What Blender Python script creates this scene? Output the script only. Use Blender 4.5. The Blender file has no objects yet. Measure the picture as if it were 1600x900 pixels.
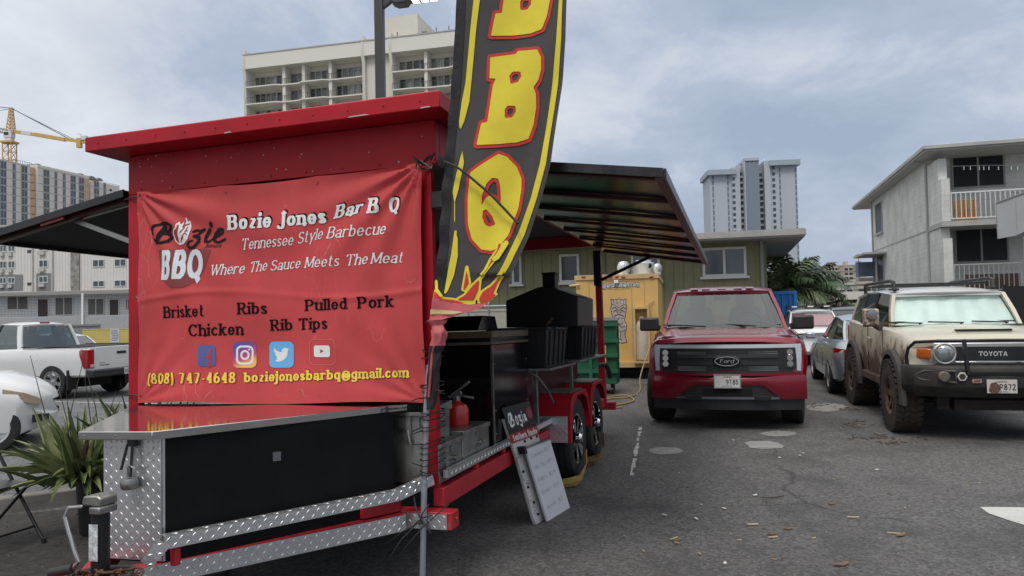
import bpy, bmesh, math, random
import numpy as np
from mathutils import Vector, Matrix
random.seed(7)
R = math.radians
sc = bpy.context.scene
col = sc.collection
# ------------------------------------------------------------------ camera
SCL = 1.13                       # metres per survey unit
CAM_H = 1.48 * SCL
FPX = 1150.0                     # focal length in photo pixels (1600 wide)
PITCH, ROLL = math.atan(33 / 1150), R(-1.2)
_f = Vector((0, math.cos(PITCH), math.sin(PITCH)))
_u0 = Vector((0, -math.sin(PITCH), math.cos(PITCH)))
_r = Vector((1, 0, 0)) * math.cos(ROLL) + _u0 * math.sin(ROLL)
_u = -Vector((1, 0, 0)) * math.sin(ROLL) + _u0 * math.cos(ROLL)
cd = bpy.data.cameras.new('camera'); cam = bpy.data.objects.new('camera', cd); col.objects.link(cam)
cd.sensor_width = 36; cd.lens = FPX / 1600 * 36; cd.clip_start = .05; cd.clip_end = 6000
cam.matrix_world = Matrix(((_r.x, _u.x, -_f.x, 0), (_r.y, _u.y, -_f.y, 0), (_r.z, _u.z, -_f.z, CAM_H), (0, 0, 0, 1)))
sc.camera = cam
# ------------------------------------------------------------------ sky, sun, exposure
SUN_EL, SUN_AZ = 58, 200
sc.view_settings.view_transform = 'Standard'; sc.view_settings.look = 'None'
sc.view_settings.exposure = 0.22; sc.view_settings.gamma = 1; sc.view_settings.use_curve_mapping = False
world = bpy.data.worlds.new('World'); sc.world = world; world.use_nodes = True
def sky():
    nt = world.node_tree; N = nt.nodes; L = nt.links; N.clear()
    def nd(t, **k):
        n = N.new(t)
        for a, b in k.items(): setattr(n, a, b)
        return n
    out = nd('ShaderNodeOutputWorld'); tc = nd('ShaderNodeTexCoord')
    ns = nd('ShaderNodeTexSky', sky_type='NISHITA', sun_disc=False, sun_elevation=R(SUN_EL), sun_rotation=R(SUN_AZ), air_density=1.4, dust_density=2.0)
    b1 = nd('ShaderNodeBackground'); b1.inputs[1].default_value = .10; L.new(ns.outputs[0], b1.inputs[0])
    sep = nd('ShaderNodeSeparateXYZ'); L.new(tc.outputs['Generated'], sep.inputs[0])
    def math_(op, a, b=None, c=None):
        n = nd('ShaderNodeMath', operation=op)
        for i, v in enumerate((a, b, c)):
            if v is None: continue
            if isinstance(v, (int, float)): n.inputs[i].default_value = v
            else: L.new(v, n.inputs[i])
        return n.outputs[0]
    den = math_('ADD', math_('MAXIMUM', sep.outputs[2], 0.0), .42)
    px = math_('DIVIDE', sep.outputs[0], den); py = math_('DIVIDE', sep.outputs[1], den)
    cmb = nd('ShaderNodeCombineXYZ'); L.new(px, cmb.inputs[0]); L.new(py, cmb.inputs[1])
    def noise(scale, det, rough, dist, off):
        mp = nd('ShaderNodeMapping'); L.new(cmb.outputs[0], mp.inputs[0]); mp.inputs[1].default_value = off
        n = nd('ShaderNodeTexNoise'); n.inputs['Scale'].default_value = scale; n.inputs['Detail'].default_value = det
        n.inputs['Roughness'].default_value = rough; n.inputs['Distortion'].default_value = dist
        L.new(mp.outputs[0], n.inputs['Vector']); return n.outputs['Fac']
    n1 = noise(1.5, 6, .55, .3, (3.1, .4, 0)); n2 = noise(5.2, 8, .64, .35, (8.2, 4.4, 0))
    v = math_('ADD', math_('MULTIPLY', n1, .66), math_('MULTIPLY', n2, .34))
    # a cloud bank is brighter towards the left (west) and heavier to the right
    v = math_('ADD', v, math_('MULTIPLY', sep.outputs[0], -.17))
    cr = nd('ShaderNodeValToRGB'); L.new(v, cr.inputs[0]); e = cr.color_ramp.elements
    e[0].position = .33; e[0].color = (.315, .378, .495, 1)
    e[1].position = .70; e[1].color = (.68, .715, .765, 1)
    x = e.new(.45); x.color = (.395, .458, .57, 1); x = e.new(.535); x.color = (.53, .575, .65, 1)
    # an overcast dome is brighter overhead than at the horizon
    mr = nd('ShaderNodeMapRange', interpolation_type='SMOOTHSTEP'); L.new(sep.outputs[2], mr.inputs[0])
    mr.inputs[1].default_value = .38; mr.inputs[2].default_value = .95; mr.inputs[3].default_value = 1.0; mr.inputs[4].default_value = 2.3
    b2 = nd('ShaderNodeBackground'); zm = nd('ShaderNodeMix', data_type='RGBA'); z2 = nd('ShaderNodeMapRange', interpolation_type='SMOOTHSTEP'); L.new(sep.outputs[2], z2.inputs[0]); z2.inputs[1].default_value = .36; z2.inputs[2].default_value = .62; L.new(z2.outputs[0], zm.inputs[0]); L.new(cr.outputs[0], zm.inputs[6]); zm.inputs[7].default_value = (.60, .60, .60, 1); L.new(zm.outputs[2], b2.inputs[0]); L.new(mr.outputs[0], b2.inputs[1])
    mx = nd('ShaderNodeMixShader'); mx.inputs[0].default_value = .95
    L.new(b1.outputs[0], mx.inputs[1]); L.new(b2.outputs[0], mx.inputs[2]); L.new(mx.outputs[0], out.inputs[0])
sky()
sd = bpy.data.lights.new('sun', 'SUN'); sd.energy = 1.3; sd.angle = R(16); sd.color = (1, .96, .9)
sun = bpy.data.objects.new('sun', sd); col.objects.link(sun)
_az, _el = R(SUN_AZ), R(SUN_EL)
sun.rotation_euler = Vector((math.sin(_az) * math.cos(_el), math.cos(_az) * math.cos(_el), math.sin(_el))).to_track_quat('Z', 'Y').to_euler()
sun.location = (0, 0, 40)
# ------------------------------------------------------------------ survey helpers: photo pixel -> point at a known depth / height
def ray(px, py): return _f + _r * ((px - 800) / FPX) - _u * ((py - 450) / FPX)
def at_y(px, py, Y):
    d = ray(px, py); return Vector((0, 0, CAM_H)) + d * (Y / d.y)
def at_z(px, py, z=0.):
    d = ray(px, py); return Vector((0, 0, CAM_H)) + d * ((z - CAM_H) / d.z)
YAW = -.2973                     # the whole lot is laid out on one grid
gr, gb = Vector((math.cos(YAW), math.sin(YAW), 0)), Vector((-math.sin(YAW), math.cos(YAW), 0))
T_ROT = Matrix.Rotation(YAW, 4, 'Z') @ Matrix.Rotation(-.0253, 4, 'X') @ Matrix.Rotation(-.0176, 4, 'Y')
T_MAT = Matrix.Translation(Vector((-.37452, 3.87287, 0)) * SCL) @ T_ROT @ Matrix.Scale(SCL, 4)
T_INV = T_MAT.inverted()
_to = T_INV @ Vector((0, 0, CAM_H))
def tl(px, py, ax, val):         # pixel -> trailer coordinates on the plane axis = val
    d = T_INV.to_3x3() @ ray(px, py); return _to + d * ((val - _to[ax]) / d[ax])
# ------------------------------------------------------------------ mesh helpers
class MB:
    def __init__(s): s.v = []; s.f = []; s.m = []; s.mi = 0
    def add(s, vs, fs):
        b = len(s.v); s.v += [tuple(p) for p in vs]
        s.f += [tuple(b + i for i in f) for f in fs]; s.m += [s.mi] * len(fs); return s
    def box(s, x0, x1, y0, y1, z0, z1, M=None):
        p = [Vector((x, y, z)) for z in (z0, z1) for y in (y0, y1) for x in (x0, x1)]
        if M is not None: p = [M @ q for q in p]
        return s.add(p, [(0, 2, 3, 1), (4, 5, 7, 6), (0, 1, 5, 4), (2, 6, 7, 3), (0, 4, 6, 2), (1, 3, 7, 5)])
    def bar(s, a, b, w, h=None, up=(0, 0, 1)):          # rectangular bar between two points
        a, b = Vector(a), Vector(b); h = w if h is None else h; d = (b - a).normalized(); up = Vector(up)
        if abs(d.dot(up)) > .98: up = Vector((0, 1, 0))
        x = d.cross(up).normalized(); z = x.cross(d)
        p = [q + x * (i * w / 2) + z * (j * h / 2) for q in (a, b) for i, j in ((-1, -1), (1, -1), (1, 1), (-1, 1))]
        return s.add(p, [(0, 1, 2, 3)[::-1], (4, 5, 6, 7), (0, 1, 5, 4), (1, 2, 6, 5), (2, 3, 7, 6), (3, 0, 4, 7)])
    def tube(s, pts, r, n=8, r1=None, cap=True):
        pts = [Vector(p) for p in pts]; rings = []; k = len(pts); x = None
        for i, p in enumerate(pts):
            d = (pts[min(i + 1, k - 1)] - pts[max(i - 1, 0)]).normalized()
            if x is None:
                u = Vector((0, 0, 1)) if abs(d.z) < .9 else Vector((1, 0, 0)); x = d.cross(u).normalized()
            else: x = (x - d * x.dot(d)).normalized()
            y = d.cross(x); rr = r if r1 is None else r + (r1 - r) * i / max(1, k - 1)
            rings.append([p + x * (rr * math.cos(2 * math.pi * j / n)) + y * (rr * math.sin(2 * math.pi * j / n)) for j in range(n)])
        return s.loft(rings, cap)
    def loft(s, rings, cap=True):
        n = len(rings[0]); vs = [p for r_ in rings for p in r_]; fs = []
        for i in range(len(rings) - 1):
            for j in range(n): fs.append((i * n + j, i * n + (j + 1) % n, (i + 1) * n + (j + 1) % n, (i + 1) * n + j))
        if cap: fs.append(tuple(range(n))[::-1]); fs.append(tuple((len(rings) - 1) * n + j for j in range(n)))
        return s.add(vs, fs)
    def lathe(s, prof, axis='Z', n=24, c=(0, 0, 0)):     # prof: (radius, height) list
        c = Vector(c); vs = []; fs = []
        for (r_, h) in prof:
            for j in range(n):
                a = 2 * math.pi * j / n; p = (r_ * math.cos(a), r_ * math.sin(a), h)
                if axis == 'Y': p = (p[0], p[2], -p[1])
                elif axis == 'X': p = (p[2], p[0], p[1])
                vs.append(c + Vector(p))
        for i in range(len(prof) - 1):
            for j in range(n): fs.append((i * n + j, i * n + (j + 1) % n, (i + 1) * n + (j + 1) % n, (i + 1) * n + j))
        op = len(prof) > 3 and prof[0][0] > 1e-6 and prof[-1][0] > 1e-6      # hollow rings stay open
        if prof[0][0] > 1e-6 and not op: fs.append(tuple(range(n))[::-1])
        if prof[-1][0] > 1e-6 and not op: fs.append(tuple((len(prof) - 1) * n + j for j in range(n)))
        return s.add(vs, fs)
    def prism(s, poly, a, b, f):                         # polygon extruded from f(p,a) to f(p,b)
        n = len(poly); return s.loft([[f(p, a) for p in poly], [f(p, b) for p in poly]])
    def prism_z(s, poly, z0, z1): return s.prism(poly, z0, z1, lambda p, h: (p[0], p[1], h))
    def prism_y(s, poly, y0, y1): return s.prism(poly, y0, y1, lambda p, h: (p[0], h, p[1]))
    def prism_x(s, poly, x0, x1): return s.prism(poly, x0, x1, lambda p, h: (h, p[0], p[1]))
    def quad(s, a, b, c, d): return s.add([a, b, c, d], [(0, 1, 2, 3)])
    def grid(s, fn, nu, nv):
        vs = [fn(i / nu, j / nv) for j in range(nv + 1) for i in range(nu + 1)]
        return s.add(vs, [(j * (nu + 1) + i, j * (nu + 1) + i + 1, (j + 1) * (nu + 1) + i + 1, (j + 1) * (nu + 1) + i) for j in range(nv) for i in range(nu)])
    def ball(s, c, r, n=12, sx=1, sy=1, sz=1):
        k = n // 2; c = Vector(c)
        return s.lathe_pts([(r * math.sin(math.pi * i / k), -r * math.cos(math.pi * i / k)) for i in range(k + 1)], c, n, sx, sy, sz)
    def lathe_pts(s, prof, c, n, sx, sy, sz):
        vs = []; fs = []
        for (r_, h) in prof:
            for j in range(n):
                a = 2 * math.pi * j / n; vs.append(c + Vector((r_ * math.cos(a) * sx, r_ * math.sin(a) * sy, h * sz)))
        for i in range(len(prof) - 1):
            for j in range(n): fs.append((i * n + j, i * n + (j + 1) % n, (i + 1) * n + (j + 1) % n, (i + 1) * n + j))
        return s.add(vs, fs)
    def plate(s, o, u, v, w, h, n, pitch=.028, lug=.0026, ang0=0):   # raised tread plate: sheet with lens shaped lugs
        o, u, v = Vector(o), Vector(u).normalized(), Vector(v).normalized(); nn = Vector(n).normalized()
        s.add([o, o + u * w, o + u * w + v * h, o + v * h], [(0, 1, 2, 3)] if u.cross(v).dot(nn) > 0 else [(3, 2, 1, 0)])
        nu, nv = max(1, int(w / pitch)), max(1, int(h / pitch)); du, dv = w / nu, h / nv
        for i in range(nu):
            for j in range(nv):
                a = R(45 if (i + j) % 2 else -45); c = o + u * ((i + .5) * du) + v * ((j + .5) * dv)
                l, q = .46 * pitch, .13 * pitch
                d = u * math.cos(a) + v * math.sin(a); e = u * -math.sin(a) + v * math.cos(a)
                p = [c - d * l, c + e * q, c + d * l, c - e * q, c + nn * lug - d * l * .45, c + nn * lug + d * l * .45]
                s.add(p, [(0, 3, 4), (3, 2, 5), (3, 5, 4), (2, 1, 5), (1, 0, 4), (1, 4, 5)])
        return s
    def build(s, name, mats, parent=None, smooth=35, bevel=0, label=None, M=None):
        me = bpy.data.meshes.new(name); me.from_pydata([tuple(p) for p in s.v], [], s.f)
        if not isinstance(mats, (list, tuple)): mats = [mats]
        for m in mats: me.materials.append(m)
        if len(mats) > 1: me.polygons.foreach_set('material_index', s.m)
        if smooth:
            bm = bmesh.new(); bm.from_mesh(me)
            bmesh.ops.remove_doubles(bm, verts=bm.verts, dist=1e-5)
            bmesh.ops.recalc_face_normals(bm, faces=bm.faces) if smooth != 'keep' else None
            bm.to_mesh(me); bm.free()
            me.polygons.foreach_set('use_smooth', [True] * len(me.polygons))
            me.set_sharp_from_angle(angle=R(35 if smooth == 'keep' else smooth))
        me.update()
        o = bpy.data.objects.new(name, me); col.objects.link(o)
        if parent is not None: o.parent = parent
        if M is not None: o.matrix_local = M
        if bevel:
            b = o.modifiers.new('bevel', 'BEVEL'); b.width = bevel; b.segments = 2; b.limit_method = 'ANGLE'; b.angle_limit = R(38)
        if label: o['label'] = label
        return o
def each(m, name, mats, parent=None, **k):          # every loose piece of m becomes an object of its own
    par = list(range(len(m.v)))
    def find(i):
        while par[i] != i: par[i] = par[par[i]]; i = par[i]
        return i
    for f in m.f:
        for i in f[1:]: par[find(i)] = find(f[0])
    grp = {}
    for f in m.f: grp.setdefault(find(f[0]), []).append(f)
    for fs in grp.values():
        ix = sorted({i for f in fs for i in f}); mp = {a: b for b, a in enumerate(ix)}; q = MB(); q.add([m.v[i] for i in ix], [tuple(mp[i] for i in f) for f in fs]); q.build(name, mats, parent, **k)
def tag(o, label, cat, group=None):
    o['label'] = label; o['category'] = cat
    if group: o['group'] = group
    return o
def struct(o): o['kind'] = 'structure'; return o
def stuff(o): o['kind'] = 'stuff'; return o
def thing(name, label, cat, M=None, group=None):
    o = bpy.data.objects.new(name, None); col.objects.link(o); o.empty_display_size = .1
    if M is not None: o.matrix_world = M
    return tag(o, label, cat, group)
def empty(name, parent, M=None):
    o = bpy.data.objects.new(name, None); col.objects.link(o); o.parent = parent
    if M is not None: o.matrix_local = M
    return o
def dup(o, parent=None, M=None):
    c = o.copy(); col.objects.link(c); c.parent = parent
    if M is not None: c.matrix_local = M
    for ch in list(o.children): dup(ch, c)
    return c
def cut(o, cutter):
    m = o.modifiers.new('cut', 'BOOLEAN'); m.object = cutter; m.solver = 'EXACT'; m.operation = 'DIFFERENCE'
    dg = bpy.context.evaluated_depsgraph_get(); dg.update()
    me = bpy.data.meshes.new_from_object(o.evaluated_get(dg)); o.modifiers.clear(); o.data = me
    bpy.data.objects.remove(cutter)
    me.polygons.foreach_set('use_smooth', [True] * len(me.polygons)); me.set_sharp_from_angle(angle=R(30))
def pose(x, y, ang, z=0.): return Matrix.Translation((x, y, z)) @ Matrix.Rotation(ang, 4, 'Z')
# ------------------------------------------------------------------ materials
def mat(name, c, rough=.5, metal=0., var=.0, scale=4., bump=0., bscale=60., coat=0., spec=.5, emit=None, dirt=None, rvar=0.):
    """procedural principled material; var = tone variation, dirt = (colour, amount, scale, zlow, zhigh)"""
    m = bpy.data.materials.new(name); m.use_nodes = True; nt = m.node_tree; N = nt.nodes; L = nt.links
    b = N['Principled BSDF']; b.inputs['Base Color'].default_value = (*c, 1); b.inputs['Roughness'].default_value = rough
    b.inputs['Metallic'].default_value = metal; b.inputs['Coat Weight'].default_value = coat; b.inputs['Coat Roughness'].default_value = .06
    b.inputs['Specular IOR Level'].default_value = spec
    if emit: b.inputs['Emission Color'].default_value = (*emit[:3], 1); b.inputs['Emission Strength'].default_value = emit[3]
    tc = N.new('ShaderNodeTexCoord'); cur = None
    if var:
        n = N.new('ShaderNodeTexNoise'); n.inputs['Scale'].default_value = scale; n.inputs['Detail'].default_value = 6; n.inputs['Roughness'].default_value = .65
        L.new(tc.outputs['Object'], n.inputs['Vector'])
        r = N.new('ShaderNodeValToRGB'); L.new(n.outputs['Fac'], r.inputs[0]); e = r.color_ramp.elements
        e[0].position = .3; e[1].position = .7
        e[0].color = (*[max(0, q * (1 - var)) for q in c], 1); e[1].color = (*[min(1, q * (1 + var)) for q in c], 1)
        cur = r.outputs[0]
        if rvar:
            q = N.new('ShaderNodeMapRange'); L.new(n.outputs['Fac'], q.inputs[0]); q.inputs[1].default_value = .3; q.inputs[2].default_value = .7
            q.inputs[3].default_value = max(.02, rough - rvar); q.inputs[4].default_value = min(1, rough + rvar); L.new(q.outputs[0], b.inputs['Roughness'])
    if dirt:
        dc, amt, ds, z0, z1 = dirt[:5]
        n = N.new('ShaderNodeTexNoise'); n.inputs['Scale'].default_value = ds; n.inputs['Detail'].default_value = 8; n.inputs['Roughness'].default_value = .72
        st = N.new('ShaderNodeMapping'); st.inputs[3].default_value = (1, 1, .5 if len(dirt) > 5 else 1); L.new(tc.outputs['Object'], st.inputs[0]); L.new(st.outputs[0], n.inputs['Vector']); sp = N.new('ShaderNodeSeparateXYZ'); L.new(tc.outputs['Object'], sp.inputs[0])
        mr = N.new('ShaderNodeMapRange'); L.new(sp.outputs[2], mr.inputs[0])
        mr.inputs[1].default_value = z0; mr.inputs[2].default_value = z1; mr.inputs[3].default_value = amt; mr.inputs[4].default_value = -.12
        ad = N.new('ShaderNodeMath'); ad.operation = 'ADD'; L.new(n.outputs['Fac'], ad.inputs[0]); L.new(mr.outputs[0], ad.inputs[1])
        if len(dirt) > 5:                              # splashed up the flanks only
            ab = N.new('ShaderNodeMath'); ab.operation = 'ABSOLUTE'; L.new(sp.outputs[1], ab.inputs[0]); fl = N.new('ShaderNodeMapRange'); L.new(ab.outputs[0], fl.inputs[0]); fl.inputs[1].default_value = dirt[5] - .06; fl.inputs[2].default_value = dirt[5]; fl.inputs[3].default_value = -.16; fl.inputs[4].default_value = 0
            a2 = N.new('ShaderNodeMath'); L.new(ad.outputs[0], a2.inputs[0]); L.new(fl.outputs[0], a2.inputs[1]); ad = a2
        rr = N.new('ShaderNodeMapRange'); L.new(ad.outputs[0], rr.inputs[0]); rr.inputs[1].default_value = .52; rr.inputs[2].default_value = .66
        mx = N.new('ShaderNodeMix'); mx.data_type = 'RGBA'; L.new(rr.outputs[0], mx.inputs[0]); mx.inputs[7].default_value = (*dc, 1)
        if cur is not None: L.new(cur, mx.inputs[6])
        else: mx.inputs[6].default_value = (*c, 1)
        cur = mx.outputs[2]
        m2 = N.new('ShaderNodeMapRange'); L.new(rr.outputs[0], m2.inputs[0]); m2.inputs[3].default_value = rough; m2.inputs[4].default_value = .9
        L.new(m2.outputs[0], b.inputs['Roughness'])
        m3 = N.new('ShaderNodeMapRange'); L.new(rr.outputs[0], m3.inputs[0]); m3.inputs[3].default_value = coat; m3.inputs[4].default_value = 0
        L.new(m3.outputs[0], b.inputs['Coat Weight'])
    if cur is not None: L.new(cur, b.inputs['Base Color'])
    if bump:
        n = N.new('ShaderNodeTexNoise'); n.inputs['Scale'].default_value = bscale; n.inputs['Detail'].default_value = 5
        L.new(tc.outputs['Object'], n.inputs['Vector']); bp = N.new('ShaderNodeBump'); bp.inputs['Strength'].default_value = bump; bp.inputs['Distance'].default_value = .01
        L.new(n.outputs['Fac'], bp.inputs['Height']); L.new(bp.outputs[0], b.inputs['Normal'])
    m.diffuse_color = (*c, 1)
    return m
def glass_mat(name, tint, mirror=.12):
    """clear pane: mirror reflection by facing, tinted view through"""
    m = bpy.data.materials.new(name); m.use_nodes = True; nt = m.node_tree; N = nt.nodes; L = nt.links; N.clear()
    o = N.new('ShaderNodeOutputMaterial'); t = N.new('ShaderNodeBsdfTransparent'); t.inputs[0].default_value = (*tint, 1)
    g = N.new('ShaderNodeBsdfGlossy'); g.inputs['Roughness'].default_value = .03; g.inputs[0].default_value = (.9, .95, .95, 1)
    lw = N.new('ShaderNodeLayerWeight'); lw.inputs[0].default_value = .5; p4 = N.new('ShaderNodeMath'); p4.operation = 'POWER'; L.new(lw.outputs['Facing'], p4.inputs[0]); p4.inputs[1].default_value = 3.5
    a = N.new('ShaderNodeMath'); a.operation = 'ADD'; a.use_clamp = True; L.new(p4.outputs[0], a.inputs[0]); a.inputs[1].default_value = mirror
    mx = N.new('ShaderNodeMixShader'); L.new(a.outputs[0], mx.inputs[0]); L.new(t.outputs[0], mx.inputs[1]); L.new(g.outputs[0], mx.inputs[2]); L.new(mx.outputs[0], o.inputs[0])
    return m
K = {}
K['red'] = mat('trailer_red', (.37, .006, .015), .5, var=.2, scale=2.2, bump=.03, bscale=30, spec=.3)
K['red_old'] = mat('frame_red', (.40, .014, .022), .5, var=.2, scale=9, dirt=((.10, .08, .07), .0, 14, .3, .6))
K['black'] = mat('black_paint', (.008, .008, .009), .38, var=.3, scale=8, bump=.04, bscale=40)
K['black_flat'] = mat('black_matt', (.007, .007, .008), .75, var=.3, scale=10)
K['black_gloss'] = mat('black_gloss', (.006, .006, .007), .12, bump=.05, bscale=3)
K['plastic'] = mat('black_plastic', (.014, .014, .015), .5, var=.2, scale=12, bump=.05, bscale=200)
K['steel'] = mat('stainless_steel', (.42, .42, .41), .25, 1., var=.12, scale=18, rvar=.1)
K['steel_dull'] = mat('dull_steel', (.30, .295, .28), .42, .9, var=.3, scale=9, rvar=.12)
K['counter'] = mat('counter_steel', (.55, .55, .56), .10, 1., var=.06, scale=10, rvar=.05)
K['diamond'] = mat('tread_plate', (.62, .63, .65), .33, .85, var=.08, scale=9)
K['chrome'] = mat('chrome', (.7, .7, .72), .08, 1.)
K['galv'] = mat('galvanised_pole', (.33, .35, .38), .4, .55, var=.12, scale=20)
K['rubber'] = mat('tyre_rubber', (.016, .016, .017), .78, var=.25, scale=20, bump=.12, bscale=120)
K['rust'] = mat('rusty_chain', (.10, .045, .025), .85, var=.5, scale=40)
K['white'] = mat('white_paint', (.72, .72, .71), .4, var=.04)
K['dark'] = mat('dark_void', (.004, .004, .004), .9)
K['yellow'] = mat('yellow_print', (.72, .50, .03), .6, var=.12, scale=7)
# ------------------------------------------------------------------ drawn shapes: signed distance -> flat mesh
def arc(cx, cy, rx, ry, a0, a1, n=9):
    return [(cx + rx * math.cos(R(a0 + (a1 - a0) * i / n)), cy + ry * math.sin(R(a0 + (a1 - a0) * i / n))) for i in range(n + 1)]
def d_poly(poly):
    P = np.array(poly, float)
    def f(X, Y):
        d = np.full(X.shape, 1e9); s = np.ones(X.shape)
        for i in range(len(P)):
            a, b = P[i], P[i - 1]; e = b - a; wx, wy = X - a[0], Y - a[1]
            t = np.clip((wx * e[0] + wy * e[1]) / (e @ e + 1e-12), 0, 1)
            d = np.minimum(d, (wx - e[0] * t) ** 2 + (wy - e[1] * t) ** 2)
            c1, c2, c3 = Y >= a[1], Y < b[1], e[0] * wy > e[1] * wx
            fl = (c1 & c2 & c3) | (~c1 & ~c2 & ~c3); s = np.where(fl, -s, s)
        return s * np.sqrt(d)
    return f
def d_line(pl, hw0, hw1=None, contrast=None, butt=False):
    hw1 = hw0 if hw1 is None else hw1; n = len(pl) - 1
    def f(X, Y):
        d = np.full(X.shape, 1e9)
        for i in range(n):
            a, b = np.array(pl[i], float), np.array(pl[i + 1], float); e = b - a; l = math.hypot(*e) + 1e-9
            if contrast: w0 = w1 = contrast[1] + (contrast[0] - contrast[1]) * abs(e[1] / l) ** 1.3
            else: w0, w1 = hw0 + (hw1 - hw0) * i / n, hw0 + (hw1 - hw0) * (i + 1) / n
            wx, wy = X - a[0], Y - a[1]; t0 = (wx * e[0] + wy * e[1]) / (l * l); t = np.clip(t0, 0, 1)
            if butt and n == 1:
                q = np.maximum(np.abs(wx * e[1] - wy * e[0]) / l - w0, (np.abs(t0 - .5) - .5) * l)
            else: q = np.sqrt((wx - e[0] * t) ** 2 + (wy - e[1] * t) ** 2) - (w0 + (w1 - w0) * t)
            d = np.minimum(d, q)
        return d
    return f
def d_rbox(x0, y0, x1, y1, r):
    def f(X, Y):
        qx = np.abs(X - (x0 + x1) / 2) - (x1 - x0) / 2 + r; qy = np.abs(Y - (y0 + y1) / 2) - (y1 - y0) / 2 + r
        return np.hypot(np.maximum(qx, 0), np.maximum(qy, 0)) + np.minimum(np.maximum(qx, qy), 0) - r
    return f
def d_circ(cx, cy, rx, ry=None):
    ry = rx if ry is None else ry
    return lambda X, Y: (np.sqrt(((X - cx) / rx) ** 2 + ((Y - cy) / ry) ** 2) - 1) * min(rx, ry)
def d_or(*fs): return lambda X, Y: np.minimum.reduce([f(X, Y) for f in fs])
def d_and(*fs): return lambda X, Y: np.maximum.reduce([f(X, Y) for f in fs])
def d_not(f): return lambda X, Y: -f(X, Y)
def d_off(f, o): return lambda X, Y: f(X, Y) - o
def contour(f, x0, y0, x1, y1, step, run=5):
    nx, ny = max(2, int((x1 - x0) / step)), max(2, int((y1 - y0) / step))
    xs, ys = np.linspace(x0, x1, nx + 1), np.linspace(y0, y1, ny + 1); X, Y = np.meshgrid(xs, ys); F = f(X, Y)
    vs, fs = [], []; ins = F < 0
    for j in range(ny):
        i = 0
        while i < nx:
            c = (ins[j, i], ins[j, i + 1], ins[j + 1, i + 1], ins[j + 1, i])
            if all(c):
                k = i + 1
                while k < nx and k - i < run and ins[j, k + 1] and ins[j + 1, k + 1]: k += 1
                b = len(vs); vs += [(xs[i], ys[j]), (xs[k], ys[j]), (xs[k], ys[j + 1]), (xs[i], ys[j + 1])]; fs.append((b, b + 1, b + 2, b + 3)); i = k; continue
            if any(c):
                q = [(xs[i], ys[j], F[j, i]), (xs[i + 1], ys[j], F[j, i + 1]), (xs[i + 1], ys[j + 1], F[j + 1, i + 1]), (xs[i], ys[j + 1], F[j + 1, i])]
                out = []
                for a in range(4):
                    p, n = q[a], q[(a + 1) % 4]
                    if p[2] < 0: out.append((p[0], p[1]))
                    if (p[2] < 0) != (n[2] < 0):
                        t = p[2] / (p[2] - n[2]); out.append((p[0] + (n[0] - p[0]) * t, p[1] + (n[1] - p[1]) * t))
                if len(out) >= 3: b = len(vs); vs += out; fs.append(tuple(range(b, b + len(out))))
            i += 1
    return vs, fs
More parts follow.
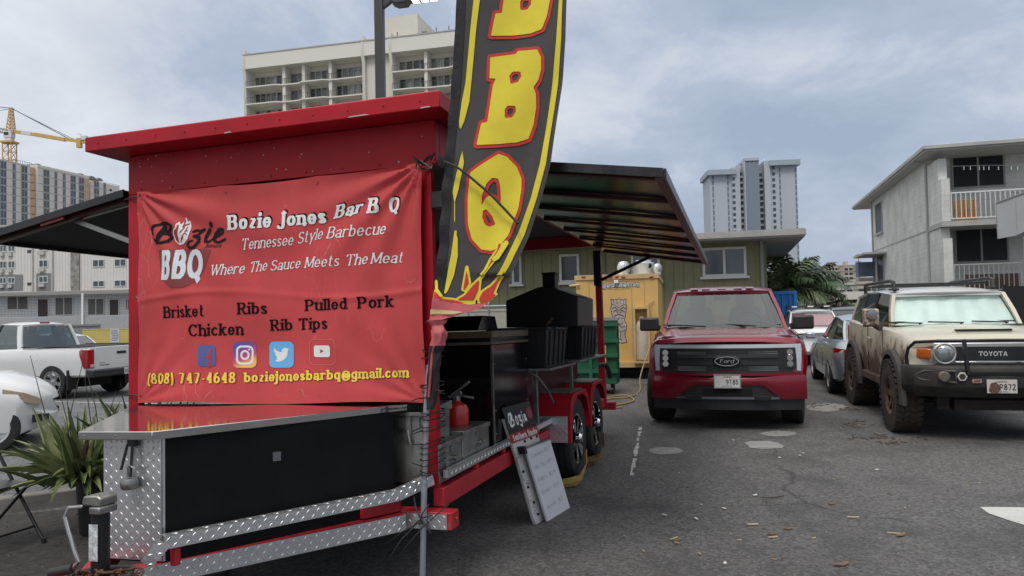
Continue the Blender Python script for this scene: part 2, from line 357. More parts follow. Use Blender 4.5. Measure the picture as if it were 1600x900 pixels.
# ------------------------------------------------------------------ a skeleton alphabet (cap height 1)
XH = .70
def glyph(c, k, t):
    T, B, X = 1 - t, t, XH; XT = X - t; m = XT / 2 + t / 2; P = []; S = []; w = .42
    ry = (X - 2 * t) / 2; cy = X / 2
    st = lambda x, a, b: P.append([(x, a), (x, b)])
    if c == ' ': return [], [], .30
    if c == 'A': P += [[(0, 0), (.32, 1)], [(.32, 1), (.64, 0)], [(.12, .32), (.52, .32)]]; S += [(0, 0), (.64, 0)]; w = .64
    elif c == 'B':
        st(0, 0, 1); P += [[(0, T), (.25, T)] + arc(.25, (T + .53) / 2, .2, (T - .53) / 2, 90, -90) + [(0, .53)], [(0, .53), (.28, .53)] + arc(.28, (.53 + B) / 2, .23, (.53 - B) / 2, 90, -90) + [(0, B)]]
        S += [(0, 0), (0, 1)]; w = .5
    elif c == 'C': P += [arc(.34, .5, .34, .5 - t, 48, 312, 16)]; w = .6; P += [[(.57, .97), (.57, .72)]] if k != t else []
    elif c == 'D': st(0, 0, 1); P += [[(0, T), (.2, T)] + arc(.2, .5, .34, .5 - t, 90, -90) + [(0, B)]]; S += [(0, 0), (0, 1)]; w = .54
    elif c == 'E': st(0, 0, 1); P += [[(0, T), (.42, T)], [(0, .52), (.36, .52)], [(0, B), (.44, B)]]; S += [(0, 0), (0, 1)]; w = .44
    elif c == 'F': st(0, 0, 1); P += [[(0, T), (.42, T)], [(0, .52), (.36, .52)]]; S += [(0, 0), (0, 1)]; w = .42
    elif c == 'H': st(0, 0, 1); st(.5, 0, 1); P += [[(0, .52), (.5, .52)]]; S += [(0, 0), (0, 1), (.5, 0), (.5, 1)]; w = .5
    elif c == 'I': st(0, 0, 1); S += [(0, 0), (0, 1)]; w = 0
    elif c == 'J': P += [[(.3, 1), (.3, .2)] + arc(.1, .1, .2, .22, 20, -150)]; S += [(.3, 1)]; w = .32
    elif c == 'L': st(0, 0, 1); P += [[(0, B), (.42, B)]]; S += [(0, 0), (0, 1)]; w = .42
    elif c == 'M': st(0, 0, 1); st(.72, 0, 1); P += [[(0, 1), (.36, .1)], [(.36, .1), (.72, 1)]]; S += [(0, 0), (0, 1), (.72, 0), (.72, 1)]; w = .72
    elif c == 'N': st(0, 0, 1); st(.54, 0, 1); P += [[(0, 1), (.54, 0)]]; S += [(0, 0), (0, 1), (.54, 1)]; w = .54
    elif c == 'O': P += [arc(.34, .5, .34, .5 - t, 0, 360, 20)]; w = .68
    elif c == 'P': st(0, 0, 1); P += [[(0, T), (.26, T)] + arc(.26, (T + .46) / 2, .22, (T - .46) / 2, 90, -90) + [(0, .46)]]; S += [(0, 0), (0, 1)]; w = .48
    elif c == 'Q': P += [arc(.34, .5, .34, .5 - t, 0, 360, 20), [(.36, .2), (.62, -.12)]]; w = .68
    elif c == 'R': st(0, 0, 1); P += [[(0, T), (.26, T)] + arc(.26, (T + .5) / 2, .21, (T - .5) / 2, 90, -90) + [(0, .5)], [(.22, .5), (.52, 0)]]; S += [(0, 0), (0, 1), (.54, 0)]; w = .54
    elif c == 'S': P += [arc(.25, .74, .24, .26 - t, 25, 270) + arc(.25, .26, .26, .26 - t, 90, -155)]; w = .5
    elif c == 'T': st(.3, 0, 1); P += [[(0, T), (.6, T)]]; S += [(.3, 0)]; w = .6; P += [[(0, 1), (0, .78)], [(.6, 1), (.6, .78)]] if k != t else []
    elif c == 'V': P += [[(0, 1), (.3, 0)], [(.3, 0), (.6, 1)]]; S += [(0, 1), (.6, 1)]; w = .6
    elif c == 'W': P += [[(0, 1), (.24, 0)], [(.24, 0), (.46, .9)], [(.46, .9), (.68, 0)], [(.68, 0), (.92, 1)]]; S += [(0, 1), (.46, 1), (.92, 1)]; w = .92
    elif c == 'Y': P += [[(0, 1), (.3, .45)], [(.6, 1), (.3, .45)], [(.3, .48), (.3, 0)]]; S += [(0, 1), (.6, 1), (.3, 0)]; w = .6
    elif c == 'a': P += [arc(.2, XT - .18, .2, .18, 160, 0) + [(.4, 0)], arc(.2, .2, .2, .2 - t, 0, 360, 12)]; S += [(.43, 0)]; w = .44
    elif c == 'b': st(0, 0, 1); P += [arc(.21, cy, .22, ry, 0, 360, 16)]; S += [(-.03, 1)]; w = .43
    elif c == 'c': P += [arc(.21, cy, .21, ry, 45, 318, 12)]; w = .38
    elif c == 'd': st(.42, 0, 1); P += [arc(.21, cy, .22, ry, 0, 360, 16)]; S += [(.39, 1), (.45, 0)]; w = .43
    elif c == 'e': P += [arc(.21, cy, .21, ry, 0, 322, 14), [(0, cy), (.42, cy)]]; w = .42
    elif c == 'g': P += [arc(.21, cy, .21, ry, 0, 360, 14), [(.42, X), (.42, -.08)] + arc(.21, -.1, .21, .17, 0, -155)]; w = .43
    elif c in 'hnm':
        st(0, 0, 1 if c == 'h' else X); S += [(0, 0), (-.03, 1 if c == 'h' else X)]; w = .42
        P += [arc(.21, XT - .21, .21, .21, 165, 0) + [(.42, 0)]]; S += [(.42, 0)]
        if c == 'm': P += [arc(.63, XT - .21, .21, .21, 165, 0) + [(.84, 0)]]; S += [(.84, 0)]; w = .84
    elif c == 'i': st(0, 0, X); P += [[(0, .93), (0, .931)]]; S += [(0, 0), (-.03, X)]; w = .0
    elif c == 'j': P += [[(0, X), (0, -.1)] + arc(-.14, -.1, .14, .17, 0, -120), [(0, .93), (0, .931)]]; S += [(-.03, X)]; w = .0
    elif c == 'k': st(0, 0, 1); P += [[(.0, .27), (.36, X)], [(.14, .4), (.42, 0)]]; S += [(0, 0), (-.03, 1), (.36, X), (.42, 0)]; w = .42
    elif c == 'l': st(0, 0, 1); S += [(0, 0), (-.03, 1)]; w = 0
    elif c == 'o': P += [arc(.21, cy, .21, ry, 0, 360, 16)]; w = .42
    elif c == 'p': st(0, -.28, X); P += [arc(.21, cy, .22, ry, 0, 360, 16)]; S += [(0, -.28), (-.03, X)]; w = .43
    elif c == 'q': st(.42, -.28, X); P += [arc(.21, cy, .22, ry, 0, 360, 16)]; S += [(.42, -.28)]; w = .43
    elif c == 'r': st(0, 0, X); P += [arc(.2, XT - .2, .2, .2, 165, 45)]; S += [(0, 0), (-.03, X)]; w = .32
    elif c == 's': P += [arc(.16, X - .18, .16, .18 - t, 25, 270) + arc(.16, .18, .17, .18 - t, 90, -150)]; w = .33
    elif c == 't': P += [[(.1, .92), (.1, .14)] + arc(.24, .16, .14, .16 - t, 180, 300), [(-.03, XT), (.3, XT)]]; w = .32
    elif c == 'u': P += [[(0, X), (0, .2)] + arc(.21, .21, .21, .21 - t, 180, 340), [(.42, X), (.42, 0)]]; S += [(-.03, X), (.39, X), (.45, 0)]; w = .42
    elif c == 'v': P += [[(0, X), (.22, 0)], [(.22, 0), (.44, X)]]; w = .44
    elif c == 'y': P += [[(0, X), (.22, .05)], [(.44, X), (.1, -.27)]]; S += [(0, X), (.44, X)]; w = .44
    elif c == 'z': P += [[(0, XT), (.36, XT)], [(.34, XT), (.02, B)], [(0, B), (.38, B)]]; w = .37
    elif c == '0': P += [arc(.24, .5, .24, .5 - t, 0, 360, 18)]; w = .48
    elif c == '1': st(.12, 0, 1); P += [[(0, .8), (.12, T)]]; S += [(.12, 0)]; w = .2
    elif c == '2': P += [arc(.22, .74, .22, .26 - t, 160, -30) + [(0, B), (.46, B)]]; w = .46
    elif c == '4': st(.34, 0, 1); P += [[(.34, 1), (0, .3)], [(0, .3), (.48, .3)]]; S += [(.34, 0)]; w = .46
    elif c == '5': P += [[(.42, T), (.05, T), (.03, .56)] + arc(.2, .33, .24, .33 - t, 110, -150)]; w = .44
    elif c == '6': P += [arc(.23, .32, .23, .32 - t, 0, 360, 14), arc(.34, .42, .34, .58 - t, 180, 95)]; w = .46
    elif c == '7': P += [[(0, T), (.46, T)], [(.44, T), (.16, 0)]]; w = .46
    elif c == '8': P += [arc(.23, .75, .2, .25 - t, 0, 360, 14), arc(.23, .27, .23, .27 - t, 0, 360, 14)]; w = .46
    elif c == '9': P += [arc(.23, .68, .23, .32 - t, 0, 360, 14), arc(.12, .58, .34, .58 - t, 0, -85)]; w = .46
    elif c == '-': P += [[(0, .38), (.26, .38)]]; w = .26
    elif c == '.': P += [[(0, k), (0, k + .001)]]; w = 0
    elif c == '(': P += [arc(.36, .42, .36, .66, 125, 235)]; w = .2
    elif c == ')': P += [arc(-.2, .42, .36, .66, 55, -55)]; w = .2
    elif c == '@': P += [arc(.36, .33, .36, .46, -55, 300, 20), arc(.36, .33, .15, .19, 0, 360, 12), [(.51, .54), (.53, .16)]]; w = .72
    elif c == '$': P += [arc(.2, .7, .2, .22, 25, 270) + arc(.2, .28, .2, .22, 90, -155), [(.2, 1.08), (.2, -.1)]]; w = .4
    elif c == '/': P += [[(0, 0), (.3, 1)]]; w = .3
    return P, S, w
_gc = {}
def glyph_mesh(c, k, t, serif, step, grow=0.):
    key = (c, k, t, serif, step, grow)
    if key in _gc: return _gc[key]
    P, S, w = glyph(c, k, t); fs = []
    for pl in P:
        dot = len(pl) == 2 and abs(pl[0][1] - pl[1][1]) < .01 and abs(pl[0][0] - pl[1][0]) < .01
        fs.append(d_line(pl, k * 1.15) if dot else d_line(pl, k, contrast=(k, t), butt=True))
    if serif:
        for (x, y) in S:
            q = max(t * 1.15, .05); yy = q * .9 if y <= 0.01 and y > -.1 else y - q * .9 if y > .1 else y + q
            fs.append(d_line([(x - k - serif, yy), (x + k + serif, yy)], q, butt=True))
    if not fs: _gc[key] = ([], [], w); return _gc[key]
    f = d_off(d_or(*fs), grow); pad = k + serif + .06 + grow
    v, q = contour(f, -pad - .1, -.42 - grow, w + pad + .1, 1.12 + grow, step); _gc[key] = (v, q, w); return _gc[key]
def text_pts(s, k=.11, t=.05, serif=.07, step=.05, gap=.10, grow=0.):
    """text as flat outline mesh, normalised: u in 0..1 along the line, v in cap heights"""
    vs, fs = [], []; x = k
    for i, c in enumerate(s):
        v, f, w = glyph_mesh(c, k, t, serif, step, grow); b = len(vs)
        vs += [(p[0] + x, p[1]) for p in v]; fs += [tuple(b + j for j in q) for q in f]
        x += w + 2 * k + gap + (0 if c in ' -.()@' else serif * .5)
    tot = x - k - gap
    return [(p[0] / tot, p[1]) for p in vs], fs
def put(mb, pts, place):
    """add flat mesh pts=(verts,faces) through place(u,v)->3D"""
    v, f = pts; mb.add([place(*p) for p in v], f)
def line_px(p0, p1, h, shear=0., dx=0., dy=0.):
    return lambda u, v: (p0[0] + (p1[0] - p0[0]) * u + shear * v * h + dx, p0[1] + (p1[1] - p0[1]) * u - v * h + dy)
# ------------------------------------------------------------------ the barbecue trailer
W_T, L_T = 2.06, 4.98
def build_trailer():
    t = thing('bbq_trailer', 'red roofed barbecue trailer with black awnings open and tread plate tongue box', 'trailer', T_MAT)
    red, old, blk, stl = K['red'], K['red_old'], K['black'], K['steel']
    # frame
    m = MB(); m.box(-.06, 0, 0, 5.02, .452, .55); m.box(-W_T, -W_T + .06, 0, 5.02, .452, .55)
    m.box(-2.12, .08, -.1, -.001, .36, .448); m.box(-2.12, .09, 5.021, 5.12, .40, .49)
    for y in (.9, 1.8, 2.7, 3.6, 4.5): m.box(-W_T + .062, -.062, y, y + .06, .46, .54)
    # tongue beams meet at the coupler
    for sx in (1, -1):
        X = lambda x: -1.0 + sx * (x + 1.0)
        m.bar((X(-.205), -.11, .402), (X(-1.02), -1.335, .402), .07, .084)
    m.box(-1.07, -.93, -1.75, -1.2, .37, .441)
    for y in (.52, 1.05): m.box(-.035, -.006, y, y + .05, .551, .60)
    m.bar((-.735, -1.10, .445), (-.735, -1.10, .54), .03); m.box(-.02, .0, 2.3, 2.34, .551, .6)
    m.prism_z([(-.30, -.30), (-.20, -.13), (-.20, -.10), (-.33, -.30)], .45, .545)
    m.bar((-.03, 3.3, .48), (.09, 3.3, .48), .05)
    m.build('frame', old, t, bevel=.004)
    m = MB(); m.box(.081, .083, -.095, -.006, .365, .443); m.ball((.088, -.05, .41), .009, 8); m.build('end_cap', old, t)
    # tread plate trims
    m = MB(); m.plate((-.19, -.1035, .363), (1, 0, 0), (0, 0, 1), .245, .078, (0, -1, 0), .026, .0026)
    m.build('tread_plate_trim', K['diamond'], t, smooth=0)
    m = MB(); a, b = Vector((-.985, -1.34, .362)), Vector((-.205 + .05, -.11 - .035, .362)); d = (b - a); n = Vector((d.y, -d.x, 0)).normalized()
    a += n * .004; b += n * .004
    m.plate(a + n * .002, d, (0, 0, 1), d.length, .081, n, .027, .0026); m.build('tread_plate_trim', K['diamond'], t, smooth=0)
    # angle trim round the deck edge
    def angle_trim(p, q, w=.052, inn=.05):
        m = MB(); p, q = Vector(p), Vector(q); d = q - p; n = Vector((d.y, -d.x, 0)).normalized(); up = n.cross(d).normalized() * -1
        if up.z < 0: up = -up
        m.plate(p - up * w * .5 + n * .003, d, up, d.length, w, n, .025, .0024)
        m.plate(p + up * w * .5 - n * inn, d, n, d.length, inn + .003, up, .03, .0022)
        m.bar(p - n * .002, q - n * .002, .006, w * .98)
        return m
    m = angle_trim((-.735, -1.16, .55), (-.156, -.213, .552)); m.build('deck_trim', K['diamond'], t, smooth=0)
    m = angle_trim((-.156, -.213, .552), (-.04, -.04, .60)); m.build('deck_trim', K['diamond'], t, smooth=0)
    m = angle_trim((-.80, -1.19, .47), (-.735, -1.16, .55)); m.build('deck_trim', K['diamond'], t, smooth=0)
    m = MB(); m.bar((.002, .03, .617), (.002, 2.28, .617), .03, .042); m.plate((.019, .03, .597), (0, 1, 0), (0, 0, 1), 2.25, .04, (1, 0, 0), .03, .0026)
    m.plate((-.012, .03, .6395), (1, 0, 0), (0, 1, 0), .03, 2.25, (0, 0, 1), .03, .002); m.build('deck_trim', K['diamond'], t, smooth=0)
    # deck
    m = MB(); m.box(-W_T + .065, -.065, .002, 5.0, .552, .566); m.build('deck', K['black_flat'], t)
    # posts
    for x, y, z0, z1 in ((-.108, 0, .551, 2.27), (-W_T, 0, .551, 2.27)):
        m = MB(); m.box(x, x + .078, y, y + .05, z0, z1); m.build('post', red, t, bevel=.004)
    m = MB(); m.box(-.075, .0, 4.93, 5.0, .551, 2.27); m.build('post', K['red_old'], t, bevel=.004)
    m = MB(); m.box(-W_T, -W_T + .07, 4.93, 5.0, .551, 2.27); m.build('post', K['red_old'], t, bevel=.004)
    m = MB(); m.box(-.08, .005, 4.88, 4.925, 1.86, 2.27); m.bar((.0, 4.95, 1.93), (.62, 4.97, 2.19), .035); m.build('post_brace', blk, t)
    m = MB(); m.box(-.03, .055, -.012, .05, 2.03, 2.12); m.build('latch_box', K['plastic'], t, bevel=.004)
    # roof: overhanging fascia and the wall band below it
    m = MB()
    m.loft([[(x0, y0, z), (x1, y0, z), (x1, y1, z), (x0, y1, z)] for (x0, x1, y0, y1, z) in
            ((-2.20, .11, -.19, 5.2, 2.516), (-2.20, .11, -.19, 5.2, 2.602), (-2.16, .07, -.15, 5.16, 2.618))])
    m.build('roof', red, t, bevel=.005)
    m = MB(); m.box(-W_T, .0, .0, .06, 2.272, 2.514); m.box(-.05, .0, .062, 5.0, 2.30, 2.514); m.box(-W_T, -W_T + .05, .062, 5.0, 2.30, 2.514); m.box(-W_T + .05, -.05, 4.93, 4.99, 2.33, 2.514)
    m.build('fascia', red, t, bevel=.004)
    m = MB(); rnd = random.Random(12)
    for i in range(9): m.ball((-W_T + .1 + i * .232, -.004, 2.30), .0055, 6); m.ball((-W_T + .1 + i * .232, -.004, 2.49), .0055, 6)
    for i in range(11): m.ball((-2.1 + i * .21, -.193, 2.56), .005, 6)
    m.build('screw', K['red_old'], t); m = MB()
    for i in range(26): x, z = rnd.uniform(-W_T + .03, -.03), rnd.uniform(2.29, 2.50); s = rnd.uniform(.002, .006); m.add([(x + s * a, -.0015, z + s * b) for a, b in ((-1, -.6), (.8, -1), (1.2, .5), (-.4, 1))], [(0, 1, 2, 3)])
    for x0, w in ((-.42, .13), (-1.2, .05), (.0, .06)): m.add([(x0, -.1925, 2.519), (x0 + w, -.1925, 2.521), (x0 + w * .8, -.1925, 2.527), (x0 + w * .1, -.1925, 2.525)], [(0, 1, 2, 3)])
    m.build('paint_chip', mat('bare_chip', (.45, .40, .39), .7), t, smooth=0)
    m = MB(); m.box(-W_T + .06, -.06, .07, 4.92, 2.46, 2.512); m.build('ceiling', K['black_flat'], t)
    m = MB(); m.box(-W_T + .09, -.09, .03, .05, 1.0, 2.27); m.box(-W_T + .088, -.088, .012, .06, .57, .60); m.build('dark_backing', K['black_flat'], t)  # black backing added so the gap behind the banner stays dark
    # awnings hinged along both roof edges
    for sx in (1, -1):
        X = (lambda x: x) if sx > 0 else (lambda x: -W_T - x)
        a0, a1 = 1.2, 0.02; zo, zi = 2.115, 2.292
        if sx < 0: zo = 2.09
        P = lambda f, y, d=0.: Vector((X(a1 + (a0 - a1) * f), y, zi + (zo - zi) * f + d - .03 * f * (y / 5.0) * (1 if sx > 0 else 0)))
        m = MB(); y0, y1 = -.01, 5.02
        m.loft([[P(0, y, .012), P(1, y, .012), P(1, y, -.014), P(0, y, -.014)] for y in (y0, y1)])
        a = m.build('awning', mat('awning_skin', (.007, .006, .006), .2, var=.3, scale=5, bump=.05, bscale=6, spec=.14) if sx > 0 else mat('awning_skin_flat', (.006, .006, .006), .6, var=.3, scale=5, spec=.12), t)
        m = MB()
        if sx > 0:
            for i in range(8): y = .03 + i * (4.9 / 7); m.loft([[P(f, y + e, h) for e, h in ((0, -.0145), (.045, -.0145), (.045, -.036), (0, -.036))] for f in (.02, .97)])
            m.loft([[P(f, y, h) for f, h in ((.965, -.0145), (1.002, -.0145), (1.002, -.037), (.965, -.037))] for y in (y0, y1)])
            each(m, 'awning_rib', mat('rib_red', (.055, .006, .008), .4, var=.3, scale=6), a)
        else:
            for i in range(3): y = .03 + i * 2.4; m.loft([[P(f, y + e, h) for e, h in ((0, -.0145), (.04, -.0145), (.04, -.05), (0, -.05))] for f in (.03, .98)])
            each(m, 'awning_rib', mat('rib_dark_red', (.05, .008, .01), .5, var=.3, scale=6), a)
        m = MB(); m.loft([[P(f, y, h) for f, h in ((1.001, .016), (1.012, .016), (1.012, -.036), (1.001, -.036))] for y in (y0, y1)])
        if sx > 0: m.loft([[P(f, y1 + e, h) for e, h in ((.001, .016), (.012, .016), (.012, -.034), (.001, -.034))] for f in (0, 1)])
        m.loft([[P(f, y0 - e, h) for e, h in ((.001, .016), (.012, .016), (.012, -.03), (.001, -.03))] for f in (0, 1)])
        m.build('awning_edge', K['black'] if sx < 0 else mat('edge_dark', (.03, .028, .028), .3, .5, var=.5, scale=14), a)
        m = MB()
        if sx < 0:
            m.bar((-W_T - .02, .10, 1.98), (-W_T - .52, .10, 2.165), .03); m.bar((-W_T - .02, .10, 2.255), (-W_T - .52, .10, 2.18), .03)
            m.build('awning_stay', K['steel_dull'], t)
            m = MB(); m.bar(P(.42, .0, -.03), P(.58, 0, -.03), .01, .03); m.build('marker_light', mat('marker_red', (.35, .02, .015), .3), a)
        else:
            m.bar((.02, .12, 1.95), (.5, .12, 2.2), .028); m.build('awning_stay', K['steel_dull'], t)
            m = MB(); m.bar(P(.30, -.014, -.012), P(.36, -.014, -.012), .01, .022); m.build('marker_light', mat('marker_red2', (.25, .02, .015), .3), a)
    # tongue box: counter, black side, tread plate nose
    poly = [(-.225, -.12), (-.813, -1.085), (-1.105, -1.095), (-1.86, -.1)]
    m = MB(); m.prism_z(poly, .445, .955); m.build('tongue_box', mat('box_black', (.006, .0065, .008), .55, var=.25, scale=5, bump=.02, bscale=60, spec=.12), t)
    m = MB(); m.plate((-1.108, -1.0995, .452), (.292, .0105, 0), (0, 0, 1), .294, .503, (.036, -1, 0), .0245, .0024)
    m.add([(-1.105, -1.097, .45), (-.812, -1.087, .45), (-.806, -1.072, .45), (-.806, -1.072, .955), (-.812, -1.087, .955), (-1.105, -1.097, .955)], [(1, 2, 3, 4)])
    m.build('tread_plate_nose', K['diamond'], t, smooth=0)
    m = MB(); q = Vector((.523, .852, 0)); c = Vector((-.555, -.661, .815)); n = Vector((.852, -.523, 0)) * .003
    m.add([c + n + q * a + Vector((0, 0, b)) for a, b in ((-.018, -.02), (.02, -.022), (.021, .02), (-.019, .022))], [(0, 1, 2, 3)]); m.build('sticker', mat('grey_sticker', (.09, .095, .11), .7, var=.3, scale=60), t, smooth=0)
    top = [(-.185, -.03), (-.815, -1.14), (-1.17, -1.17), (-1.975, -.03)]
    m = MB(); m.prism_z(top, .957, .992); m.build('counter', K['counter'], t, bevel=.003)
    m = MB()
    for a, b, k in ((top[0], top[1], 5), (top[1], top[2], 3), (top[2], top[3], 4)):
        for i in range(k):
            f = (i + .12) / (k - .7); p = Vector((a[0] + (b[0] - a[0]) * f, a[1] + (b[1] - a[1]) * f, .975)); m.ball(p, .005, 6)
    m.build('rivet', K['steel_dull'], t)
    m = MB(); m.box(-.965, -.925, -1.118, -1.10, .925, .955); m.tube([(-.965, -1.115, .935), (-.985, -1.13, .83)], .006, 6); m.tube([(-.94, -1.115, .935), (-.935, -1.13, .80)], .006, 6); m.build('hasp', K['black'], t)
    m = MB(); m.tube([(-.953, -1.125, .80), (-.955, -1.125, .835), (-.94, -1.125, .85), (-.92, -1.125, .835), (-.922, -1.125, .80)], .005, 6)
    m.lathe([(.0, -.022), (.031, -.022), (.036, -.01), (.036, .01), (.031, .022), (0, .022)], 'Z', 14, (-.94, -1.13, .775)); m.build('padlock', K['steel_dull'], t)
    # steel boxes
    m = MB(); m.box(-.30, -.095, .0, .34, .57, .925); m.build('steel_box', K['steel_dull'], t, bevel=.004)
    b_ = MB(); b_.prism_x([(-.02, .925), (.36, .926), (.36, .975), (-.02, .945)], -.31, -.085); b_.build('steel_box_lid', K['steel_dull'], t, bevel=.003)
    h = MB(); h.box(-.25, -.225, -.012, -.001, .86, .915); h.box(-.205, -.175, -.016, -.001, .80, .935); h.box(-.15, -.125, -.012, -.001, .86, .915)
    h.tube([(-.19, -.02, .85), (-.18, -.025, .80), (-.175, -.02, .77)], .009, 6); h.build('hasp', K['steel_dull'], t)
    for y0, y1, zt in ((.005, .338, .775), (.355, .82, .795)):
        m = MB(); m.box(-.62, -.025, y0, y1, .568, zt - .03); b_ = m.build('steel_box', K['steel_dull'], t, bevel=.003)
        m = MB(); m.box(-.63, -.015, y0 - .002, y1 + .004, zt - .029, zt); m.build('lid', K['steel_dull'], b_, bevel=.003)
        m = MB(); c = (y0 + y1) / 2; m.lathe([(.012, 0), (.012, .014), (.018, .016), (.018, .026), (.0, .027)], 'X', 12, (-.025, c + .02, zt - .10)); m.box(-.024, -.008, c - .02, c + .0, zt - .06, zt - .008); m.build('latch', K['steel'], b_)
    # smoker cabinet
    m = MB(); m.box(-1.55, -.02, .89, 1.72, .575, 1.275); m.build('smoker_cabinet', K['black_gloss'], t, bevel=.005)
    m = MB()
    for z in (1.277, 1.322): m.box(-1.57, -.005, .875, 1.735, z, z + (.018 if z < 1.3 else .045))
    each(m, 'cabinet_trim', mat('tan_trim', (.17, .135, .095), .5, .3, var=.4, scale=12), t, bevel=.003)
    m = MB(); m.box(-1.55, -.02, .89, 1.72, 1.296, 1.321); m.build('cabinet_top', K['black'], t)
    m = MB()
    for z in (.7, .85, 1.0, 1.15): m.ball((-.012, .93, z), .006, 6); m.ball((-.012, 1.68, z), .006, 6)
    m.box(-.016, -.008, .886, .9, .6, 1.27); m.build('corner_trim', K['steel_dull'], t)
    m = MB(); m.prism_x([(.93, 1.37), (1.02, 1.47), (1.30, 1.47), (1.36, 1.37)], -.9, -.12); m.build('griddle_hood', K['black_gloss'], t, bevel=.006)
    # pitmaster hood with chimney
    A = lambda px, py: tl(px, py, 1, 2.2)
    pts = [A(791, 512), A(790, 470), A(841, 448.5), A(857, 447.5), A(903, 463), A(903, 510)]
    m = MB(); m.prism([(p.x, p.z) for p in pts], 2.2, 2.85, lambda p, y: (p[0], y, p[1])); m.build('smoker_hood', K['black'], t, bevel=.008)
    c0, c1 = tl(848, 450, 1, 2.4), tl(866.5, 428, 1, 2.4)
    m = MB(); m.box(c0.x, c1.x, 2.4, 2.52, c0.z - .05, c1.z); m.box(c0.x - .006, c1.x + .006, 2.394, 2.526, c1.z + .001, c1.z + .016); m.build('chimney', K['black'], t, bevel=.003)
    m = MB(); m.tube([A(856, 508) + Vector((0, -.03, 0)), A(866, 497) + Vector((0, -.05, 0))], .012, 8); m.build('hood_handle', mat('wood_handle', (.14, .09, .05), .6), t)
    m = MB(); m.box(-.62, -.1, 2.0, 3.9, .6, 1.05); m.build('water_tank', mat('maroon_tank', (.04, .008, .012), .3, var=.3, scale=3), t, bevel=.006)
    m = MB(); m.box(-.64, -.06, 2.15, 3.9, 1.06, 1.30); m.build('smoker_base', K['black_flat'], t)
    m = MB(); m.box(-.035, .0, 1.92, 1.955, .57, 1.08); m.box(-.035, .0, 3.2, 3.225, .57, 1.08); each(m, 'shelf_post', K['steel_dull'], t, bevel=.003)
    m = MB(); m.box(-.1, .16, 1.74, 2.62, 1.055, 1.072); m.box(-.1, .2, 2.66, 3.95, 1.075, 1.09); m.build('side_shelf', K['steel_dull'], t, bevel=.003)
    m = MB(); m.tube([(-.04, 1.83, 1.05), (.02, 1.87, 1.0), (.05, 2.05, .88), (.055, 2.2, .77)], .011, 8); m.build('gas_hose', K['steel_dull'], t)
    m = MB(); m.tube([(.0, 4.55, .95), (.07, 4.6, .95), (.09, 4.65, .9), (.1, 4.7, .8)], .028, 8); m.build('drain_pipe', K['plastic'], t)
    # wheels and fenders
    for y in (2.69, 3.56):
        zc = .35 + .0253 * y
        w = empty('wheel', t, Matrix.Translation((.045, y, zc)))
        m = MB(); m.lathe([(.22, -.10), (.30, -.107), (.335, -.10), (.352, -.075), (.352, -.052), (.344, -.05), (.344, -.044), (.353, -.042), (.353, -.004), (.345, -.002), (.345, .004), (.353, .006), (.353, .042), (.344, .044), (.344, .05), (.352, .052), (.352, .075), (.335, .10), (.30, .107), (.22, .10)], 'X', 48)
        m.build('tyre', K['rubber'], w)
        m = MB(); m.lathe([(.225, -.09), (.225, .09), (.21, .095), (.205, .08), (.195, -.02), (.0, -.02)], 'X', 32); m.build('rim', K['black_gloss'], w)
        m = MB()
        for i in range(6):
            a0 = i * math.pi / 3 + .3
            for e in (-.13, .13):
                a = a0 + e; c, s_ = math.cos(a), math.sin(a); q = Vector((0, -s_, c)) * .019
                p0, p1 = Vector((.07, c * .05, s_ * .05)), Vector((.085, c * .207, s_ * .207))
                m.loft([[p + q, p + q + Vector((.018, 0, 0)), p - q + Vector((.018, 0, 0)), p - q] for p in (p0, p1)])
        m.lathe([(.20, .075), (.20, .092), (.216, .097), (.222, .09), (.216, .08)], 'X', 32)
        m.build('spoke', K['chrome'], w)
        m = MB(); m.lathe([(.045, .06), (.045, .115), (.03, .135), (.0, .137)], 'X', 16); m.build('hub_cap', K['chrome'], w)
        # fender
        r0, r1 = .38, .402; x0, x1 = -.13, .165
        prof = [(y - .43, zc + .02), (y - .415, zc + .22), (y - .35, zc + .36), (y - .27, zc + .405), (y + .25, zc + .405), (y + .35, zc + .33), (y + .40, zc + .2)]
        m = MB(); inn = [(p[0] + (.02 if p[0] < y else -.02), p[1] - (.02 if p[1] > zc + .3 else 0)) for p in prof]
        m.loft([[(x0, p[0], p[1]), (x1, p[0], p[1]), (x1, q[0], q[1]), (x0, q[0], q[1])] for p, q in zip(prof, inn)])
        side = prof + [(y + .37, zc + .12), (y + .355, zc + .2), (y + .27, zc + .32), (y + .12, zc + .375), (y - .12, zc + .375), (y - .27, zc + .31), (y - .36, zc + .17), (y - .385, zc + .02)]
        m.prism(side, x1, x1 + .012, lambda p, x: (x, p[0], p[1]))
        f = m.build('fender', K['red'], t, bevel=.004)
        if y < 3:
            m = MB(); m.plate((x0 + .02, y - .4345, zc + .025), (1, 0, 0), (0, .075, 1), .262, .21, (0, -1, .07), .024, .0026); m.build('tread_plate_patch', K['diamond'], f, smooth=0)
        m = MB()
        for i in range(7): q0 = x0 + .012 + i * .04; m.box(q0, q0 + .026, y - .262, y + .2, zc + .408, zc + .416)
        m.build('step_plate', K['steel_dull'], f)
    # jack
    m = MB(); cx, cy = -.915, -1.3; m.lathe([(.034, .36), (.034, .72)], 'Z', 20, (cx, cy, 0)); m.box(cx - .05, cx + .05, cy - .05, cy + .05, .441, .452); m.lathe([(.026, .06), (.026, .36)], 'Z', 16, (cx, cy, 0)); m.lathe([(.09, .0), (.09, .02), (.03, .06)], 'Z', 16, (cx, cy, .03)); j = m.build('tongue_jack', K['black'], t)
